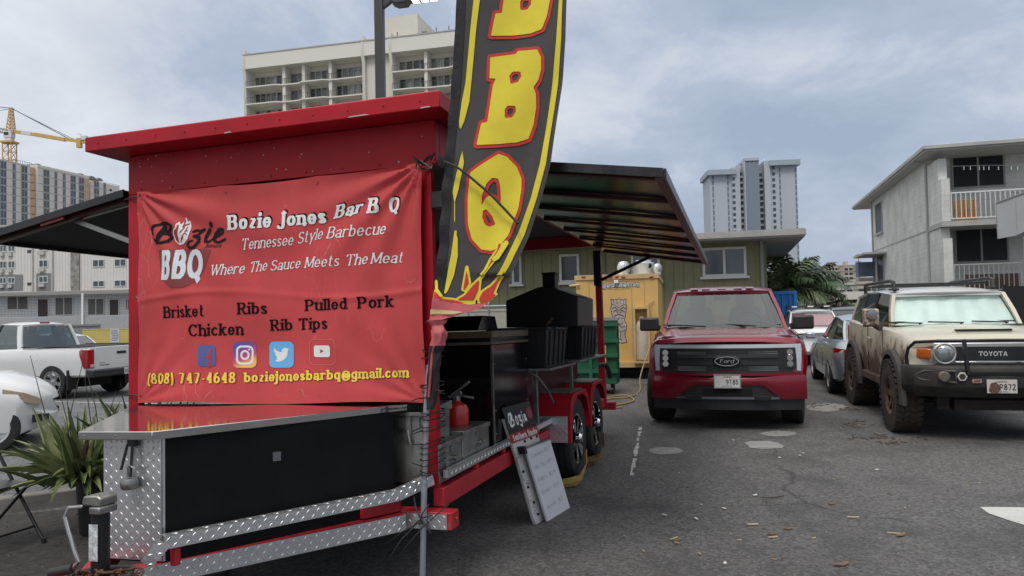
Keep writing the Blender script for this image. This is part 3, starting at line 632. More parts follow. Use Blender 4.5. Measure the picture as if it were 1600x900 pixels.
    m = MB(); m.prism_y([(cx - .052, .742), (cx - .046, .73), (cx + .042, .73), (cx + .044, .762), (cx + .024, .772), (cx - .042, .768)], cy - .042, cy + .042); m.box(cx - .008, cx + .046, cy - .05, cy + .04, .70, .729); m.build('jack_head', K['steel_dull'], j, bevel=.006)
    m = MB(); m.tube([(cx - .04, cy - .05, .73), (cx - .06, cy - .09, .735), (cx - .075, cy - .095, .70), (cx - .02, cy - .105, .585), (cx + .005, cy - .105, .54), (cx - .02, cy - .108, .515), (cx - .03, cy - .11, .512)], .0085, 10); m.build('crank', K['steel'], j)
    m = MB(); m.tube([(cx - .02, cy - .11, .513), (cx - .105, cy - .13, .498)], .018, 12); m.build('crank_grip', K['plastic'], j)
    m = MB(); m.add([(cx - .022, cy - .0345, z) for z in (.52, .66)] + [(cx + .022, cy - .0345, z) for z in (.66, .52)], [(0, 3, 2, 1)]); m.build('sticker', mat('jack_label', (.5, .52, .54), .5, var=.6, scale=70), j, smooth=0)
    m = MB(); rnd = random.Random(3)
    path = [(cx + .05, cy + .06, .46), (cx + .12, cy - .02, .45), (cx + .13, cy - .1, .44), (cx + .03, cy - .12, .45), (cx - .08, cy - .1, .45), (cx - .12, cy + .02, .45), (cx + .08, cy - .06, .49), (cx + .15, cy + .05, .47), (cx + .16, cy - .05, .40), (cx + .15, cy - .08, .33)]
    for i in range(len(path) - 1):
        a, b = Vector(path[i]), Vector(path[i + 1]); n = max(2, int((b - a).length / .03))
        for k_ in range(n):
            p = a.lerp(b, (k_ + .5) / n); e = (b - a).normalized() * .022; f = Vector((rnd.uniform(-1, 1), rnd.uniform(-1, 1), rnd.uniform(-1, 1))).cross(e).normalized() * .012
            m.tube([p - e, p - e * .5 + f, p + e * .5 + f, p + e, p + e * .5 - f, p - e * .5 - f, p - e], .0042, 5)
    m.build('safety_chain', K['rust'], t)
    m = MB(); m.tube([(cx - .02, cy - .1, .45), (cx + .1, cy - .12, .455), (cx + .16, cy - .02, .47), (cx + .1, cy + .06, .47), (cx - .05, cy + .07, .46), (cx - .15, cy, .45), (cx - .16, cy - .1, .40), (cx - .1, cy - .2, .3)], .012, 8); m.build('brake_cable', K['plastic'], t)
    return t
trailer = build_trailer()
# ---- things that rest on the trailer
def tpose(x, y, z, a=0.): return T_MAT @ Matrix.Translation((x, y, z)) @ Matrix.Rotation(a, 4, 'Z')
def bin_(y, x0, x1, d, ztop, zbot, label):
    b = thing('plastic_tub', label, 'plastic bin', tpose((x0 + x1) / 2, y, zbot), 'black bins on the trailer shelf'); w = x1 - x0; h = ztop - zbot
    m = MB(); rings = []
    for z, s in ((0, .86), (h * .93, .97), (h * .93, 1.0), (h, 1.0), (h, .93), (h * .06, .80)):
        rings.append([(sx * w / 2 * s, sy * d / 2 * s + d / 2, z) for sx, sy in ((-1, -1), (1, -1), (1, 1), (-1, 1))])
    m.loft(rings); m.build('body', K['plastic'], b, bevel=.01)
    m = MB()
    for i in range(4):
        x = -w * .36 + i * w * .24; m.loft([[(x - .012, d * (.5 - s * .5) - .001, z), (x + .012, d * (.5 - s * .5) - .001, z), (x + .012, d * (.5 - s * .5) - .014, z), (x - .012, d * (.5 - s * .5) - .014, z)] for z, s in ((h * .04, .865), (h * .9, .968))])
        y_ = d * (.18 + i * .21); m.loft([[(w / 2 * s + .001, y_ - .012, z), (w / 2 * s + .012, y_ - .012, z), (w / 2 * s + .012, y_ + .012, z), (w / 2 * s + .001, y_ + .012, z)] for z, s in ((h * .04, .865), (h * .9, .968))])
    each(m, 'rib', K['plastic'], b)
    m = MB(); m.box(w * .5, w * .5 + .03, d * .25, d * .75, h * .93, h * .99); m.box(-w * .2, w * .2, -.03, 0, h * .93, h * .99); each(m, 'handle', mat('grip_grey', (.05, .05, .05), .5), b, bevel=.004)
bin_(1.78, -.36, .13, .72, 1.385, 1.073, 'black ribbed plastic tub nearest the smoker cabinet, on the trailer shelf')
bin_(2.92, -.30, .17, .80, 1.40, 1.092, 'black ribbed plastic tub behind the first one, beside the green dumpster')
def extinguisher():
    e = thing('fire_extinguisher', 'red fire extinguisher with grey lever standing on a steel toolbox', 'extinguisher', tpose(-.15, .60, .796))
    m = MB(); m.lathe([(.0, 0), (.062, 0), (.07, .012), (.07, .10), (.058, .125), (.03, .138), (.022, .15), (0, .15)], 'Z', 20); m.build('cylinder', mat('ext_red', (.45, .02, .02), .3, coat=.3), e)
    m = MB(); m.lathe([(.022, .15), (.022, .18), (0, .18)], 'Z', 12); m.bar((-.05, 0, .17), (.03, 0, .20), .018, .022); m.bar((-.03, 0, .185), (.085, 0, .265), .02, .012); m.bar((.01, 0, .185), (.11, .0, .165), .02, .012); m.build('valve_lever', K['steel_dull'], e, bevel=.002)
    m = MB(); m.tube([(-.05, 0, .17), (-.09, .0, .16), (-.11, 0, .10), (-.11, 0, .02)], .01, 8); m.build('hose', K['plastic'], e)
extinguisher()
# ------------------------------------------------------------------ vinyl banner
BX0, BX1, BZ0, BZ1 = -1.928, -.058, 1.0, 2.272
def b_disp(x, z):
    u, v = (x - BX0) / (BX1 - BX0), (z - BZ0) / (BZ1 - BZ0); d = .008 * math.sin(7 * u + 2.5 * v) * math.sin(math.pi * v) + .004 * math.sin(15 * v + 3 * u)
    for (cx, cz, s) in ((0, 1, 1), (1, 1, -1), (1, 0, 1), (0, 0, -1)):
        dx, dz = (u - cx) * 1.45, v - cz; r = math.hypot(dx, dz); a = math.atan2(dz, dx)
        amp = (.020 if cz else .006) * math.exp(-r * 2.3) * min(1, r * 9); d += amp * math.sin(a * 17 + s)
    for gx in (.34, .66):                                   # pull folds under the top grommets
        d += .010 * math.exp(-((u - gx) / .035) ** 2) * math.exp(-(1 - v) * 6)
    d += .008 * math.exp(-((v - .475 - .03 * math.sin(u * 6)) / .012) ** 2) * (.4 + .6 * math.sin(u * 5 + .5) ** 2)
    return -.062 - .012 * math.sin(math.pi * u) * math.sin(math.pi * v) - d
def b_pt(x, z, off=0.): return Vector((x, b_disp(x, z) - off, z))
def bpx(px, py, off): p = tl(px, py, 1, -.068); return b_pt(p.x, p.z, off * .8 + .0006)
def banner():
    b = thing('vinyl_banner', 'faded red vinyl banner with the barbecue menu laced to the trailer front', 'banner', T_MAT)
    def edge(u, v):
        x = BX0 + (BX1 - BX0) * u; z0 = BZ0 + .006 * math.sin(u * 3.1416 * 3) ; z1 = BZ1 - .022 * math.sin(math.pi * u) - .006 * abs(math.sin(u * math.pi * 3))
        xx = x + .010 * math.sin(math.pi * v) * (1 if u < .5 else -1) * abs(2 * u - 1)
        return b_pt(xx, z0 + (z1 - z0) * v)
    vin = mat('banner_vinyl', (.465, .054, .056), .62, var=.16, scale=2.2, bump=.05, bscale=18, spec=.3)
    # pale scuffs and cracks in the print
    nt = vin.node_tree; N, L = nt.nodes, nt.links; bs = N['Principled BSDF']; src = bs.inputs['Base Color'].links[0].from_socket
    tc = N.new('ShaderNodeTexCoord'); mp = N.new('ShaderNodeMapping'); L.new(tc.outputs['Object'], mp.inputs[0]); mp.inputs[3].default_value = (3, 3, 1.1)
    vo = N.new('ShaderNodeTexVoronoi'); vo.feature = 'DISTANCE_TO_EDGE'; vo.inputs['Scale'].default_value = 6; nz = N.new('ShaderNodeTexNoise'); nz.inputs['Scale'].default_value = 5; nz.inputs['Detail'].default_value = 8
    va = N.new('ShaderNodeMix'); va.data_type = 'VECTOR'; va.inputs[0].default_value = .18; L.new(mp.outputs[0], va.inputs[4]); L.new(nz.outputs['Color'], va.inputs[5]); L.new(va.outputs[1], vo.inputs['Vector'])
    L.new(tc.outputs['Object'], nz.inputs['Vector'])
    r1 = N.new('ShaderNodeMapRange'); L.new(vo.outputs[0], r1.inputs[0]); r1.inputs[1].default_value = .0; r1.inputs[2].default_value = .012; r1.inputs[3].default_value = 1; r1.inputs[4].default_value = 0
    n2 = N.new('ShaderNodeTexNoise'); n2.inputs['Scale'].default_value = 2.3; n2.inputs['Detail'].default_value = 5; L.new(tc.outputs['Object'], n2.inputs['Vector'])
    r2 = N.new('ShaderNodeMapRange'); L.new(n2.outputs[0], r2.inputs[0]); r2.inputs[1].default_value = .57; r2.inputs[2].default_value = .68
    mu = N.new('ShaderNodeMath'); mu.operation = 'MULTIPLY'; L.new(r1.outputs[0], mu.inputs[0]); L.new(r2.outputs[0], mu.inputs[1])
    m2 = N.new('ShaderNodeMath'); m2.operation = 'MULTIPLY'; L.new(mu.outputs[0], m2.inputs[0]); m2.inputs[1].default_value = .55
    mx = N.new('ShaderNodeMix'); mx.data_type = 'RGBA'; L.new(m2.outputs[0], mx.inputs[0]); L.new(src, mx.inputs[6]); mx.inputs[7].default_value = (.62, .45, .43, 1); L.new(mx.outputs[2], bs.inputs['Base Color'])
    MB().grid(edge, 150, 110).build('sheet', vin, b, smooth=80)
    ink_w, ink_k, ink_y = mat('white_print', (.70, .69, .68), .5, var=.06), mat('black_print', (.010, .007, .008), .85, spec=.08), mat('yellow_print2', (.80, .55, .06), .5, var=.06)
    pl = lambda off: (lambda p: bpx(p[0], p[1], off))
    def write(m, s, p0, p1, h, off=.003, k=.115, t=.05, serif=.08, shear=0., step=.055, gap=.08, dx=0, dy=0, grow=0):
        f = line_px(p0, p1, h, shear, dx, dy); put(m, text_pts(s, k, t, serif, step, gap, grow), lambda u, v: bpx(*f(u, v), off))
    title = [('Bozie', (357, 359.5), (426, 355), 23, 0), ('Jones', (435.5, 354.5), (512, 348.5), 22, 0), ('Bar', (522.5, 342), (565, 332), 21, .3), ('B', (576, 334), (594.5, 333), 25, 0), ('Q', (607, 332.5), (626.5, 331.5), 24, 0)]
    m = MB()
    for s, a, c, h, sh in title: write(m, s, a, c, h, .0028, .125, .06, .075, sh, .05, .06, 1.8, -2.2)
    m.build('title_shadow', ink_k, b, smooth=0)
    m = MB()
    for s, a, c, h, sh in title: write(m, s, a, c, h, .0045, .125, .06, .075, sh, .05, .06)
    m.build('title_lettering', ink_w, b, smooth=0)
    m = MB(); it = dict(k=.062, t=.032, serif=.045, shear=.22)
    for s, a, c, h in (('Tennessee', (375.5, 390.5), (458, 383), 17.5), ('Style', (465, 381.5), (504, 373), 18), ('Barbecue', (511, 373), (604, 366), 18.5), ('Where', (329, 431), (381, 427), 17),
                       ('The', (388, 426), (415, 422), 17), ('Sauce', (420.5, 423), (468.5, 418.7), 16.5), ('Meets', (476, 419), (530, 415.5), 17), ('The', (539, 415.5), (575, 412.5), 17.5), ('Meat', (581, 412.5), (630, 410), 17)):
        write(m, s, a, c, h, step=.06, **it)
    m.build('slogan_lettering', ink_w, b, smooth=0)
    m = MB(); bk = dict(k=.092, t=.045, serif=.085)
    for s, a, c, h in (('Brisket', (257, 497), (321.5, 494), 18), ('Ribs', (372, 491), (420, 490), 18), ('Pulled', (477.5, 486), (544, 482.5), 17.5), ('Pork', (561, 482), (616.5, 479), 18),
                       ('Chicken', (295.5, 525.5), (381, 522.7), 18.5), ('Rib', (424, 517), (458, 515.5), 17.5), ('Tips', (467, 515.5), (512.5, 513.5), 18)): write(m, s, a, c, h, **bk)
    m.build('menu_lettering', ink_k, b, smooth=0)
    yl = dict(k=.11, t=.055, serif=.075)
    m = MB()
    for s, a, c, h in (('(808)', (231.5, 600), (273, 599), 16.5), ('747-4648', (279.5, 599), (369.5, 598), 16.5), ('boziejonesbarbq@gmail.com', (382.5, 597), (639, 589), 15)): write(m, s, a, c, h, .0026, grow=.035, dx=.7, dy=.5, **yl)
    m.build('contact_shadow', mat('brown_print', (.16, .03, .02), .5), b, smooth=0)
    m = MB()
    for s, a, c, h in (('(808)', (231.5, 600), (273, 599), 16.5), ('747-4648', (279.5, 599), (369.5, 598), 16.5), ('boziejonesbarbq@gmail.com', (382.5, 597), (639, 589), 15)): write(m, s, a, c, h, .004, **yl)
    m.build('contact_lettering', ink_y, b, smooth=0)
    # art helper: distance field drawn in a local pixel frame
    def art(name, f, box, step, mp, off, material): m = MB(); put(m, contour(f, *box, step), lambda u, v: bpx(*mp(u, v), off)); return m.build(name, material, b, smooth=0)
    zi = lambda u, v: (300 + u / 6.667, 530 + v / 6.667)
    art('blue_icon', d_rbox(66, 62, 252, 282, 38), (60, 56, 258, 288), 9, zi, .003, mat('icon_blue', (.07, .10, .28), .5))
    fb = d_or(d_line([(188, 279), (188, 150)] + arc(214, 148, 26, 32, 180, 262, 6), 14), d_line([(147, 184), (214, 181)], 11, butt=True))
    art('icon_letter', fb, (140, 90, 226, 290), 5, zi, .0045, mat('banner_red_print', (.40, .034, .038), .5))
    ig = mat('icon_rainbow', (.3, .06, .25), .5); nt = ig.node_tree; N, L = nt.nodes, nt.links; tcn = N.new('ShaderNodeTexCoord'); sp = N.new('ShaderNodeSeparateXYZ'); L.new(tcn.outputs['Object'], sp.inputs[0])
    pa, pb = bpx(365, 573, 0), bpx(400, 536, 0); ad = N.new('ShaderNodeMath'); ad.operation = 'MULTIPLY_ADD'; L.new(sp.outputs[0], ad.inputs[0]); ad.inputs[1].default_value = -.35; L.new(sp.outputs[2], ad.inputs[2])
    mr = N.new('ShaderNodeMapRange'); L.new(ad.outputs[0], mr.inputs[0]); mr.inputs[1].default_value = pa.z - .35 * pa.x - .02; mr.inputs[2].default_value = pb.z - .35 * pb.x + .02
    cr = N.new('ShaderNodeValToRGB'); L.new(mr.outputs[0], cr.inputs[0]); e = cr.color_ramp.elements; e[0].color = (.75, .42, .10, 1); e[1].color = (.09, .07, .30, 1); x = e.new(.35); x.color = (.50, .08, .12, 1); x = e.new(.65); x.color = (.30, .05, .28, 1); L.new(cr.outputs[0], N['Principled BSDF'].inputs['Base Color'])
    art('rainbow_icon', d_rbox(426, 28, 668, 298, 55), (420, 22, 674, 304), 9, zi, .003, ig)
    cam_ic = d_or(d_and(d_rbox(460, 65, 638, 265, 55), d_not(d_rbox(480, 87, 618, 243, 38))), d_and(d_circ(550, 165, 47, 51), d_not(d_circ(550, 165, 28, 31))), d_circ(592, 108, 10))
    art('camera_icon', cam_ic, (452, 58, 646, 272), 5.5, zi, .0045, ink_w)
    art('sky_blue_icon', d_rbox(801, 25, 1053, 297, 50), (795, 20, 1060, 302), 9, zi, .003, mat('icon_sky', (.12, .38, .68), .5))
    bird = d_or(d_poly([(848, 90), (880, 122), (925, 138), (930, 112), (950, 92), (972, 88), (988, 98), (1000, 92), (996, 104), (1002, 108), (992, 122), (988, 160), (968, 200), (930, 228), (890, 236), (853, 222), (888, 210), (868, 190), (884, 188), (856, 160), (868, 158), (848, 126)]))
    art('bird_icon', bird, (840, 80, 1010, 244), 5, zi, .0045, ink_w)
    art('icon_outline', d_and(d_rbox(1219, -2, 1493, 270, 55), d_not(d_rbox(1224, 3, 1488, 265, 51))), (1212, -8, 1500, 276), 4.5, zi, .003, mat('pale_outline', (.62, .16, .16), .5))
    art('video_icon', d_and(d_rbox(1267, 65, 1438, 187, 24), d_not(d_poly([(1334, 105), (1374, 124), (1334, 148)]))), (1260, 58, 1445, 194), 5, zi, .0035, ink_w)
    # logo: script name, flame, big letters on a dark pot
    zl = lambda u, v: (225 + u / 6.92, 320 + v / 6.92)
    art('pot_silhouette', d_poly([(150, 485), (722, 480), (690, 600), (640, 720), (560, 830), (440, 895), (300, 900), (220, 830), (175, 700)]), (140, 470, 730, 910), 14, zi if 0 else zl, .0022, mat('maroon_print', (.21, .028, .03), .5))
    SC = lambda pts, w0, w1=None: d_line(pts, w0, w1)
    scr = d_or(SC([(215, 235), (150, 380)], 27, 22), SC([(90, 320), (85, 275), (120, 225), (190, 200), (255, 200), (300, 225), (295, 260), (240, 290), (190, 300)], 13, 18), SC([(200, 300), (262, 310), (285, 350), (255, 390), (190, 412), (130, 410), (100, 370)], 22, 12),
               SC([(530, 290), (560, 272), (600, 282), (640, 262)], 14), SC([(640, 265), (590, 310), (545, 340)], 14, 9), SC([(545, 340), (590, 350), (590, 400), (545, 455), (500, 470), (470, 440), (490, 400), (530, 385)], 20, 9),
               SC([(700, 270), (660, 350), (655, 395), (690, 400), (740, 360)], 20, 8), d_circ(720, 213, 21, 34), SC([(740, 350), (800, 335), (850, 300), (855, 262), (820, 258), (770, 300), (745, 350), (755, 395), (800, 405), (870, 370)], 10, 13), SC([(815, 268), (765, 320), (750, 370)], 22, 18))
    art('script_lettering', scr, (60, 170, 890, 500), 8, zl, .0032, mat('charcoal_print', (.020, .017, .019), .85, spec=.08))
    fl = [(445, 130), (470, 185), (490, 165), (505, 240), (492, 300), (480, 370), (430, 425), (375, 435), (325, 390), (310, 320), (325, 265), (350, 250), (350, 215), (380, 180), (400, 215), (425, 180)]
    art('flame_outline', d_poly(fl), (300, 120, 515, 445), 7, zl, .003, ink_w)
    art('flame_core', d_or(d_off(d_and(d_poly(fl), d_poly([(300, 240), (395, 190), (400, 250), (380, 320), (395, 430), (300, 430)])), -14), d_line([(440, 165), (425, 240), (455, 215), (478, 205)], 8), d_line([(470, 240), (450, 290), (475, 280)], 5), d_line([(400, 300), (440, 250)], 6), d_line([(405, 370), (450, 300), (470, 330)], 5), d_line([(400, 400), (430, 350)], 6)), (305, 150, 510, 440), 6, zl, .0045, mat('flame_red', (.30, .03, .035), .5))
    m = MB()
    for c, x0, x1, y0, y1, h in (('B', 190, 305, 812, 812, 320), ('B', 318, 462, 806, 800, 318), ('Q', 458, 648, 800, 790, 310)):
        f = line_px((x0, y0), (x1 - 14, y1), h, .05); put(m, text_pts(c, .15 if c == 'B' else .135, .085, 0, .045), lambda u, v: bpx(*zl(*f(u, v)), .0045))
    m.build('logo_lettering', mat('bluish_white', (.62, .66, .70), .5), b, smooth=0)
    m = MB(); f = line_px((648, 462), (825, 458), 44, .3); put(m, text_pts('Jones', .08, .04, .05, .06), lambda u, v: bpx(*zl(*f(u, v)), .0032)); m.build('script_lettering', K['black_flat'], b, smooth=0)
    # grommets and lacing
    gs = [(219, 305), (352, 299), (495, 284), (652, 262), (650, 434), (661, 613), (498, 617), (347, 620), (220, 619), (216, 462)]
    gp = [bpx(x, y, -.0026) for x, y in gs]
    m = MB()
    for p in gp: m.lathe([(.006, 0), (.006, .003), (.012, .003), (.013, 0)], 'Y', 12, p + Vector((0, -.002, 0)))
    each(m, 'grommet', K['steel_dull'], b)
    m = MB()
    for i, x in ((0, -W_T - .02), (3, -.03), (5, .0), (8, -W_T - .02)):
        p = gp[i]; m.tube([p + Vector((0, -.004, 0)), Vector(((p.x + x) / 2, -.02 if i in (0, 8) else -.015, p.z + .002)), Vector((x, -.008, p.z)), Vector((x, .03, p.z))], .005, 6)
    rnd = random.Random(5)
    for k_ in range(6): p = gp[3] + Vector((.025 + rnd.uniform(-.02, .02), -.02, .02)); m.tube([p, p + Vector((rnd.uniform(-.05, .09), rnd.uniform(-.04, 0), rnd.uniform(-.03, .04))), p + Vector((rnd.uniform(-.02, .1), -.02, rnd.uniform(-.05, .03)))], .004, 5)
    each(m, 'lacing', K['black'], b)
banner()
# ------------------------------------------------------------------ feather flag and its pole
FY = -.17
def fpx(px, py, off=0.):
    p = tl(px, py, 1, FY); a = min(1, max(0, (px - 700) / 120)) * min(1, max(.15, (520 - py) / 160))
    d = a * (.028 * math.sin((px - 690) / 38 + py / 190) + .018 * math.sin((px + py * .5) / 27))
    d += .03 * math.exp(-((px - (905 - max(0, py - 120) * .42)) / 24) ** 2) * (1 if py < 430 else 0)
    d += .010 * math.exp(-((px - (700 - py * .03)) / 10) ** 2) * math.sin(py / 9)
    return Vector((p.x, FY - d - off, p.z))
def flag():
    f = thing('feather_flag', 'tall charcoal feather flag with yellow BBQ letters and flames, tied by the trailer post', 'flag', T_MAT)
    cloth = mat('charcoal_cloth', (.060, .053, .054), .85, var=.12, scale=5); hem_m = mat('black_hem', (.014, .014, .018), .8, var=.3, scale=30, bump=.3, bscale=40)
    yel = mat('flag_yellow', (.70, .58, .035), .75, var=.08, scale=6); redm = mat('flag_red', (.50, .035, .025), .75, var=.1, scale=6); pink = mat('flag_pink', (.52, .12, .13), .8, var=.15, scale=8)
    cream = mat('flag_pale_yellow', (.62, .50, .25), .8, var=.1)
    left = [(735, -330), (722, -150), (714, 0), (711, 60), (706, 130), (700, 200), (692, 290), (686, 380), (681, 440), (678, 466)]
    right = [(885, -30), (886, 0), (884, 60), (878, 130), (868, 200), (860, 255), (845, 310), (825, 370), (803, 420), (787, 448)]
    body = left + [(700, 474), (735, 476), (765, 472), (782, 455)] + right[::-1] + [(888, -100), (878, -200), (850, -290), (800, -345), (755, -355)]
    def art(name, fn, box, step, off, m_, run=3): m = MB(); put(m, contour(fn, *box, step, run), lambda u, v: fpx(u, v, off)); return m.build(name, m_, f, smooth=80)
    inb = d_poly(body)
    art('fabric', inb, (672, -360, 892, 480), 4, 0, cloth)
    hem = d_poly(left + [(694, 466), (697, 440), (701, 380), (706, 290), (714, 200), (721, 130), (726, 60), (729, 0), (737, -150), (749, -330)])
    art('hem_sleeve', hem, (672, -335, 752, 470), 4, .004, hem_m)
    st = lambda pts, w0, w1=None: d_line(pts, w0, w1)
    strip = d_or(d_poly([(747, -120), (753, -60), (752, 0), (745, 50), (737, 130), (734, 160), (726, 190), (719, 205), (718, 190), (722, 160), (728, 130), (736, 50), (742, 0), (742, -60)]),
                 d_poly([(723, 234), (726, 255), (717, 298), (711, 318), (708, 300), (713, 275)]), d_poly([(711, 360), (716, 372), (716, 400), (710, 430), (700, 455), (694, 462), (697, 440), (705, 400)]), d_line([(711, 318), (711, 340), (714, 365)], .8))
    rs = d_poly([(876, -120), (879, 0), (877, 60), (871, 130), (861, 200), (853, 255), (838, 310), (818, 368), (795, 418), (780, 443), (774, 440), (788, 412), (810, 362), (829, 308), (843, 255), (852, 200), (862, 130), (869, 60), (873, 0), (872, -120)])
    art('yellow_stripe', d_or(strip, rs), (690, -125, 884, 466), 3, .004, yel)
    Bp = [(766.7, 90.5), (783, 87.8), (805.5, 84.4), (809, 79.4), (839, 76.7), (845, 88.9), (845, 108.3), (840.5, 125), (833, 136), (836.7, 145.5), (836.7, 166.7), (832, 194.4), (824, 215.5), (807, 222), (779, 226), (746, 227.8), (750, 208.3), (753.3, 193.3), (762.8, 191.7), (771, 133.3), (775.5, 123.3), (765.5, 123.3)]
    hu = [(797, 119.5), (801.7, 112.8), (812.8, 112.8), (814, 119.5), (809, 127.8), (799, 131)]; hl = [(790.5, 172), (794.4, 166.7), (805.5, 166.7), (805.5, 175), (800, 183.3), (790.5, 184.5)]
    sh = lambda q, dx, dy: [(x + dx, y + dy) for x, y in q]
    def bshape(dx, dy): return d_poly(sh(Bp, dx, dy)), d_or(d_poly(sh(hu, dx, dy)), d_poly(sh(hl, dx, dy)))
    Qp = [(736, 271), (748, 262), (760, 254), (780, 241), (792, 245), (806, 260), (813, 278), (813, 296), (809, 326), (800, 350), (794, 368), (778, 388), (768, 392), (752, 390), (738, 374), (732.4, 350), (732.4, 310), (735, 282)]
    qh1 = [(754, 320), (755, 306), (762, 288), (770, 279), (778, 280), (780.5, 290), (781, 310), (780, 320), (772, 308), (764, 305), (758, 311)]; qh2 = [(756, 330), (760, 328), (768, 338), (772.4, 350), (764, 353.6), (758, 350), (755, 340)]
    Q, qh = d_poly(Qp), d_or(d_poly(qh1), d_poly(qh2))
    B1, h1 = bshape(0, 0); B2, h2 = bshape(22, -171); B2b = B2
    outl = d_or(d_and(d_off(d_or(B1, B2), 5.2), d_not(d_off(d_or(h1, h2), -3.2))), d_and(d_off(Q, 5.0), d_not(d_off(qh, -4.5))))
    art('letter_outline', outl, (725, -105, 880, 402), 2.2, .004, redm)
    art('letter', d_and(d_or(B1, B2, Q), d_not(d_off(d_or(h1, h2, qh), .8))), (725, -105, 880, 402), 2.2, .007, yel)
    # flames along the bottom
    z = lambda pts: [(640 + x / 3.4625, 380 + y / 3.4625) for x, y in pts]
    fr = d_or(d_poly(z([(130, 250), (160, 275), (185, 300), (240, 305), (330, 330), (430, 335), (500, 290), (520, 255), (500, 300), (440, 342), (330, 345), (200, 325), (128, 312)])), d_poly(z([(475, 38), (440, 90), (400, 170), (345, 225), (300, 280), (250, 310), (350, 310), (375, 250), (380, 195), (415, 150), (470, 80), (500, 0), (480, 0)])), d_poly(z([(500, 160), (440, 230), (395, 260), (375, 300), (380, 335), (430, 330), (470, 300), (525, 240), (480, 285), (455, 270)])),
              d_poly(z([(385, 290), (430, 235), (420, 310), (395, 325)])), d_poly(z([(312, 130), (325, 215), (300, 255), (290, 250)])))
    art('flame_yellow', d_and(d_off(fr, 2.6), inb), (670, 375, 800, 484), 1.8, .006, yel)
    art('flame_red', d_and(d_off(fr, -.6), d_off(inb, -1)), (670, 375, 800, 484), 1.8, .009, redm)
    fy = d_or(d_line(z([(145, 205), (150, 250), (178, 285)]), 2.2), d_line(z([(525, 0), (480, 75), (465, 85)]), 4.0), d_line(z([(440, 95), (420, 135), (390, 170)]), 1.5))
    m = MB(); put(m, contour(d_and(fy, d_off(inb, 1)), 670, 375, 800, 484, 1.8, 3), lambda u, v: fpx(u, v, .011)); m.build('flame_tongue', yel, f, smooth=80)
    # turned-up lower edge, then the cloth wound down round the pole
    fold = [(678, 464), (700, 472), (735, 476), (766, 473), (750, 482), (725, 490), (700, 497), (684, 502), (671, 503)]
    m = MB(); put(m, contour(d_poly(fold), 666, 460, 772, 508, 2.5, 3), lambda u, v: fpx(u, v, .012 + .004 * math.sin(u / 6))); m.build('turned_edge', pink, f, smooth=80)
    art('pale_band', d_poly([(675, 483), (700, 485), (728, 487), (712, 491), (690, 491), (674, 491)]), (670, 480, 735, 494), 2, .019, cream)
    m = MB(); rings = []; rnd = random.Random(2)
    path = [((681, 500), 13), ((683, 508), 7), ((686, 520), 9.5), ((682, 540), 9), ((678, 552), 8), ((677, 575), 7.5), ((675, 600), 7.0), ((673, 625), 6.2), ((672, 640), 5)]
    C = [(fpx(p[0], p[1]), w) for p, w in path]
    for i in range(len(C) * 5 - 4):
        a, b = C[i // 5], C[min(i // 5 + 1, len(C) - 1)]; q = (i % 5) / 5; c = a[0].lerp(b[0], q); w = (a[1] + (b[1] - a[1]) * q) * .0040
        rings.append([(c.x + math.cos(2 * math.pi * j / 14) * w * (1 + .22 * math.sin(j * 2.3 + i * .5)), c.y + .01 + math.sin(2 * math.pi * j / 14) * w * .9 * (1 + .2 * math.sin(j * 3 + i * .3)), c.z) for j in range(14)])
    cutk = 16
    m.loft(rings[:cutk]); m.build('gathered_cloth', pink, f, smooth=60)
    m = MB(); m.loft(rings[cutk - 1:]); m.build('gathered_sleeve', hem_m, f, smooth=60)
    m = MB(); s_ = [Vector(r_[10]) + Vector((.004, -.006, 0)) for r_ in rings[cutk - 1:-6]]; m.tube(s_, .006, 6); m.build('red_piping', mat('piping_red', (.40, .06, .06), .7), f)
    # pole
    pole = [(-.078, -.135, -.005), (-.055, -.135, .5), (-.030, -.135, .97), (-.004, -.137, 1.2), (.058, -.13, 1.53), (.222, -.13, 3.05), (.345, -.13, 4.0), (.43, -.13, 4.5)]
    m = MB(); m.tube(pole[:4], .016, 14); m.tube(pole[3:], .010, 10); m.lathe([(.0185, .60), (.0185, .615)], 'Z', 14, (-.05, -.135, 0)); m.build('pole', K['galv'], f)
    m = MB(); rnd = random.Random(11)
    for zz in (1.42, 1.27, 1.235, 1.10, 1.085, 1.035, .955, .94, .925, .885, .865, .80, .78, .75, .72, .69, .66, .645):
        x = -.03 + .05 * (zz - .97) if zz < 1.2 else -.02 + .2 * (zz - 1.2); e = rnd.uniform(-.006, .006); w = .03 if zz > 1 else .02
        m.tube([(x - w, -.15, zz + e), (x, -.136 - w - .006, zz), (x + w, -.15, zz - e), (.004, -.03, zz - e * 2 + .004), (-.02, .088, zz), (-.095, .088, zz + .003), (-.092, -.02, zz + e * 2), (x - w, -.15, zz + e)], .0032, 5)
        if rnd.random() < .4: m.tube([(x - w, -.15, zz), (x - w - .04, -.17, zz + rnd.uniform(-.02, .02))], .0025, 5)
    each(m, 'zip_tie', K['black'], f)
    m = MB(); P = [fpx(x, y, .05) for x, y in ((664, 258), (680, 256), (700, 256), (718, 263), (735, 275), (770, 305), (795, 332), (812, 350))]; P[0].y = -.05; P[1].y = -.1
    m.tube(P, .0065, 8); m.ball(P[-1], .009, 8); m.build('cable_strap', K['black'], f)
    m = MB(); cx, cz = -.06, .41
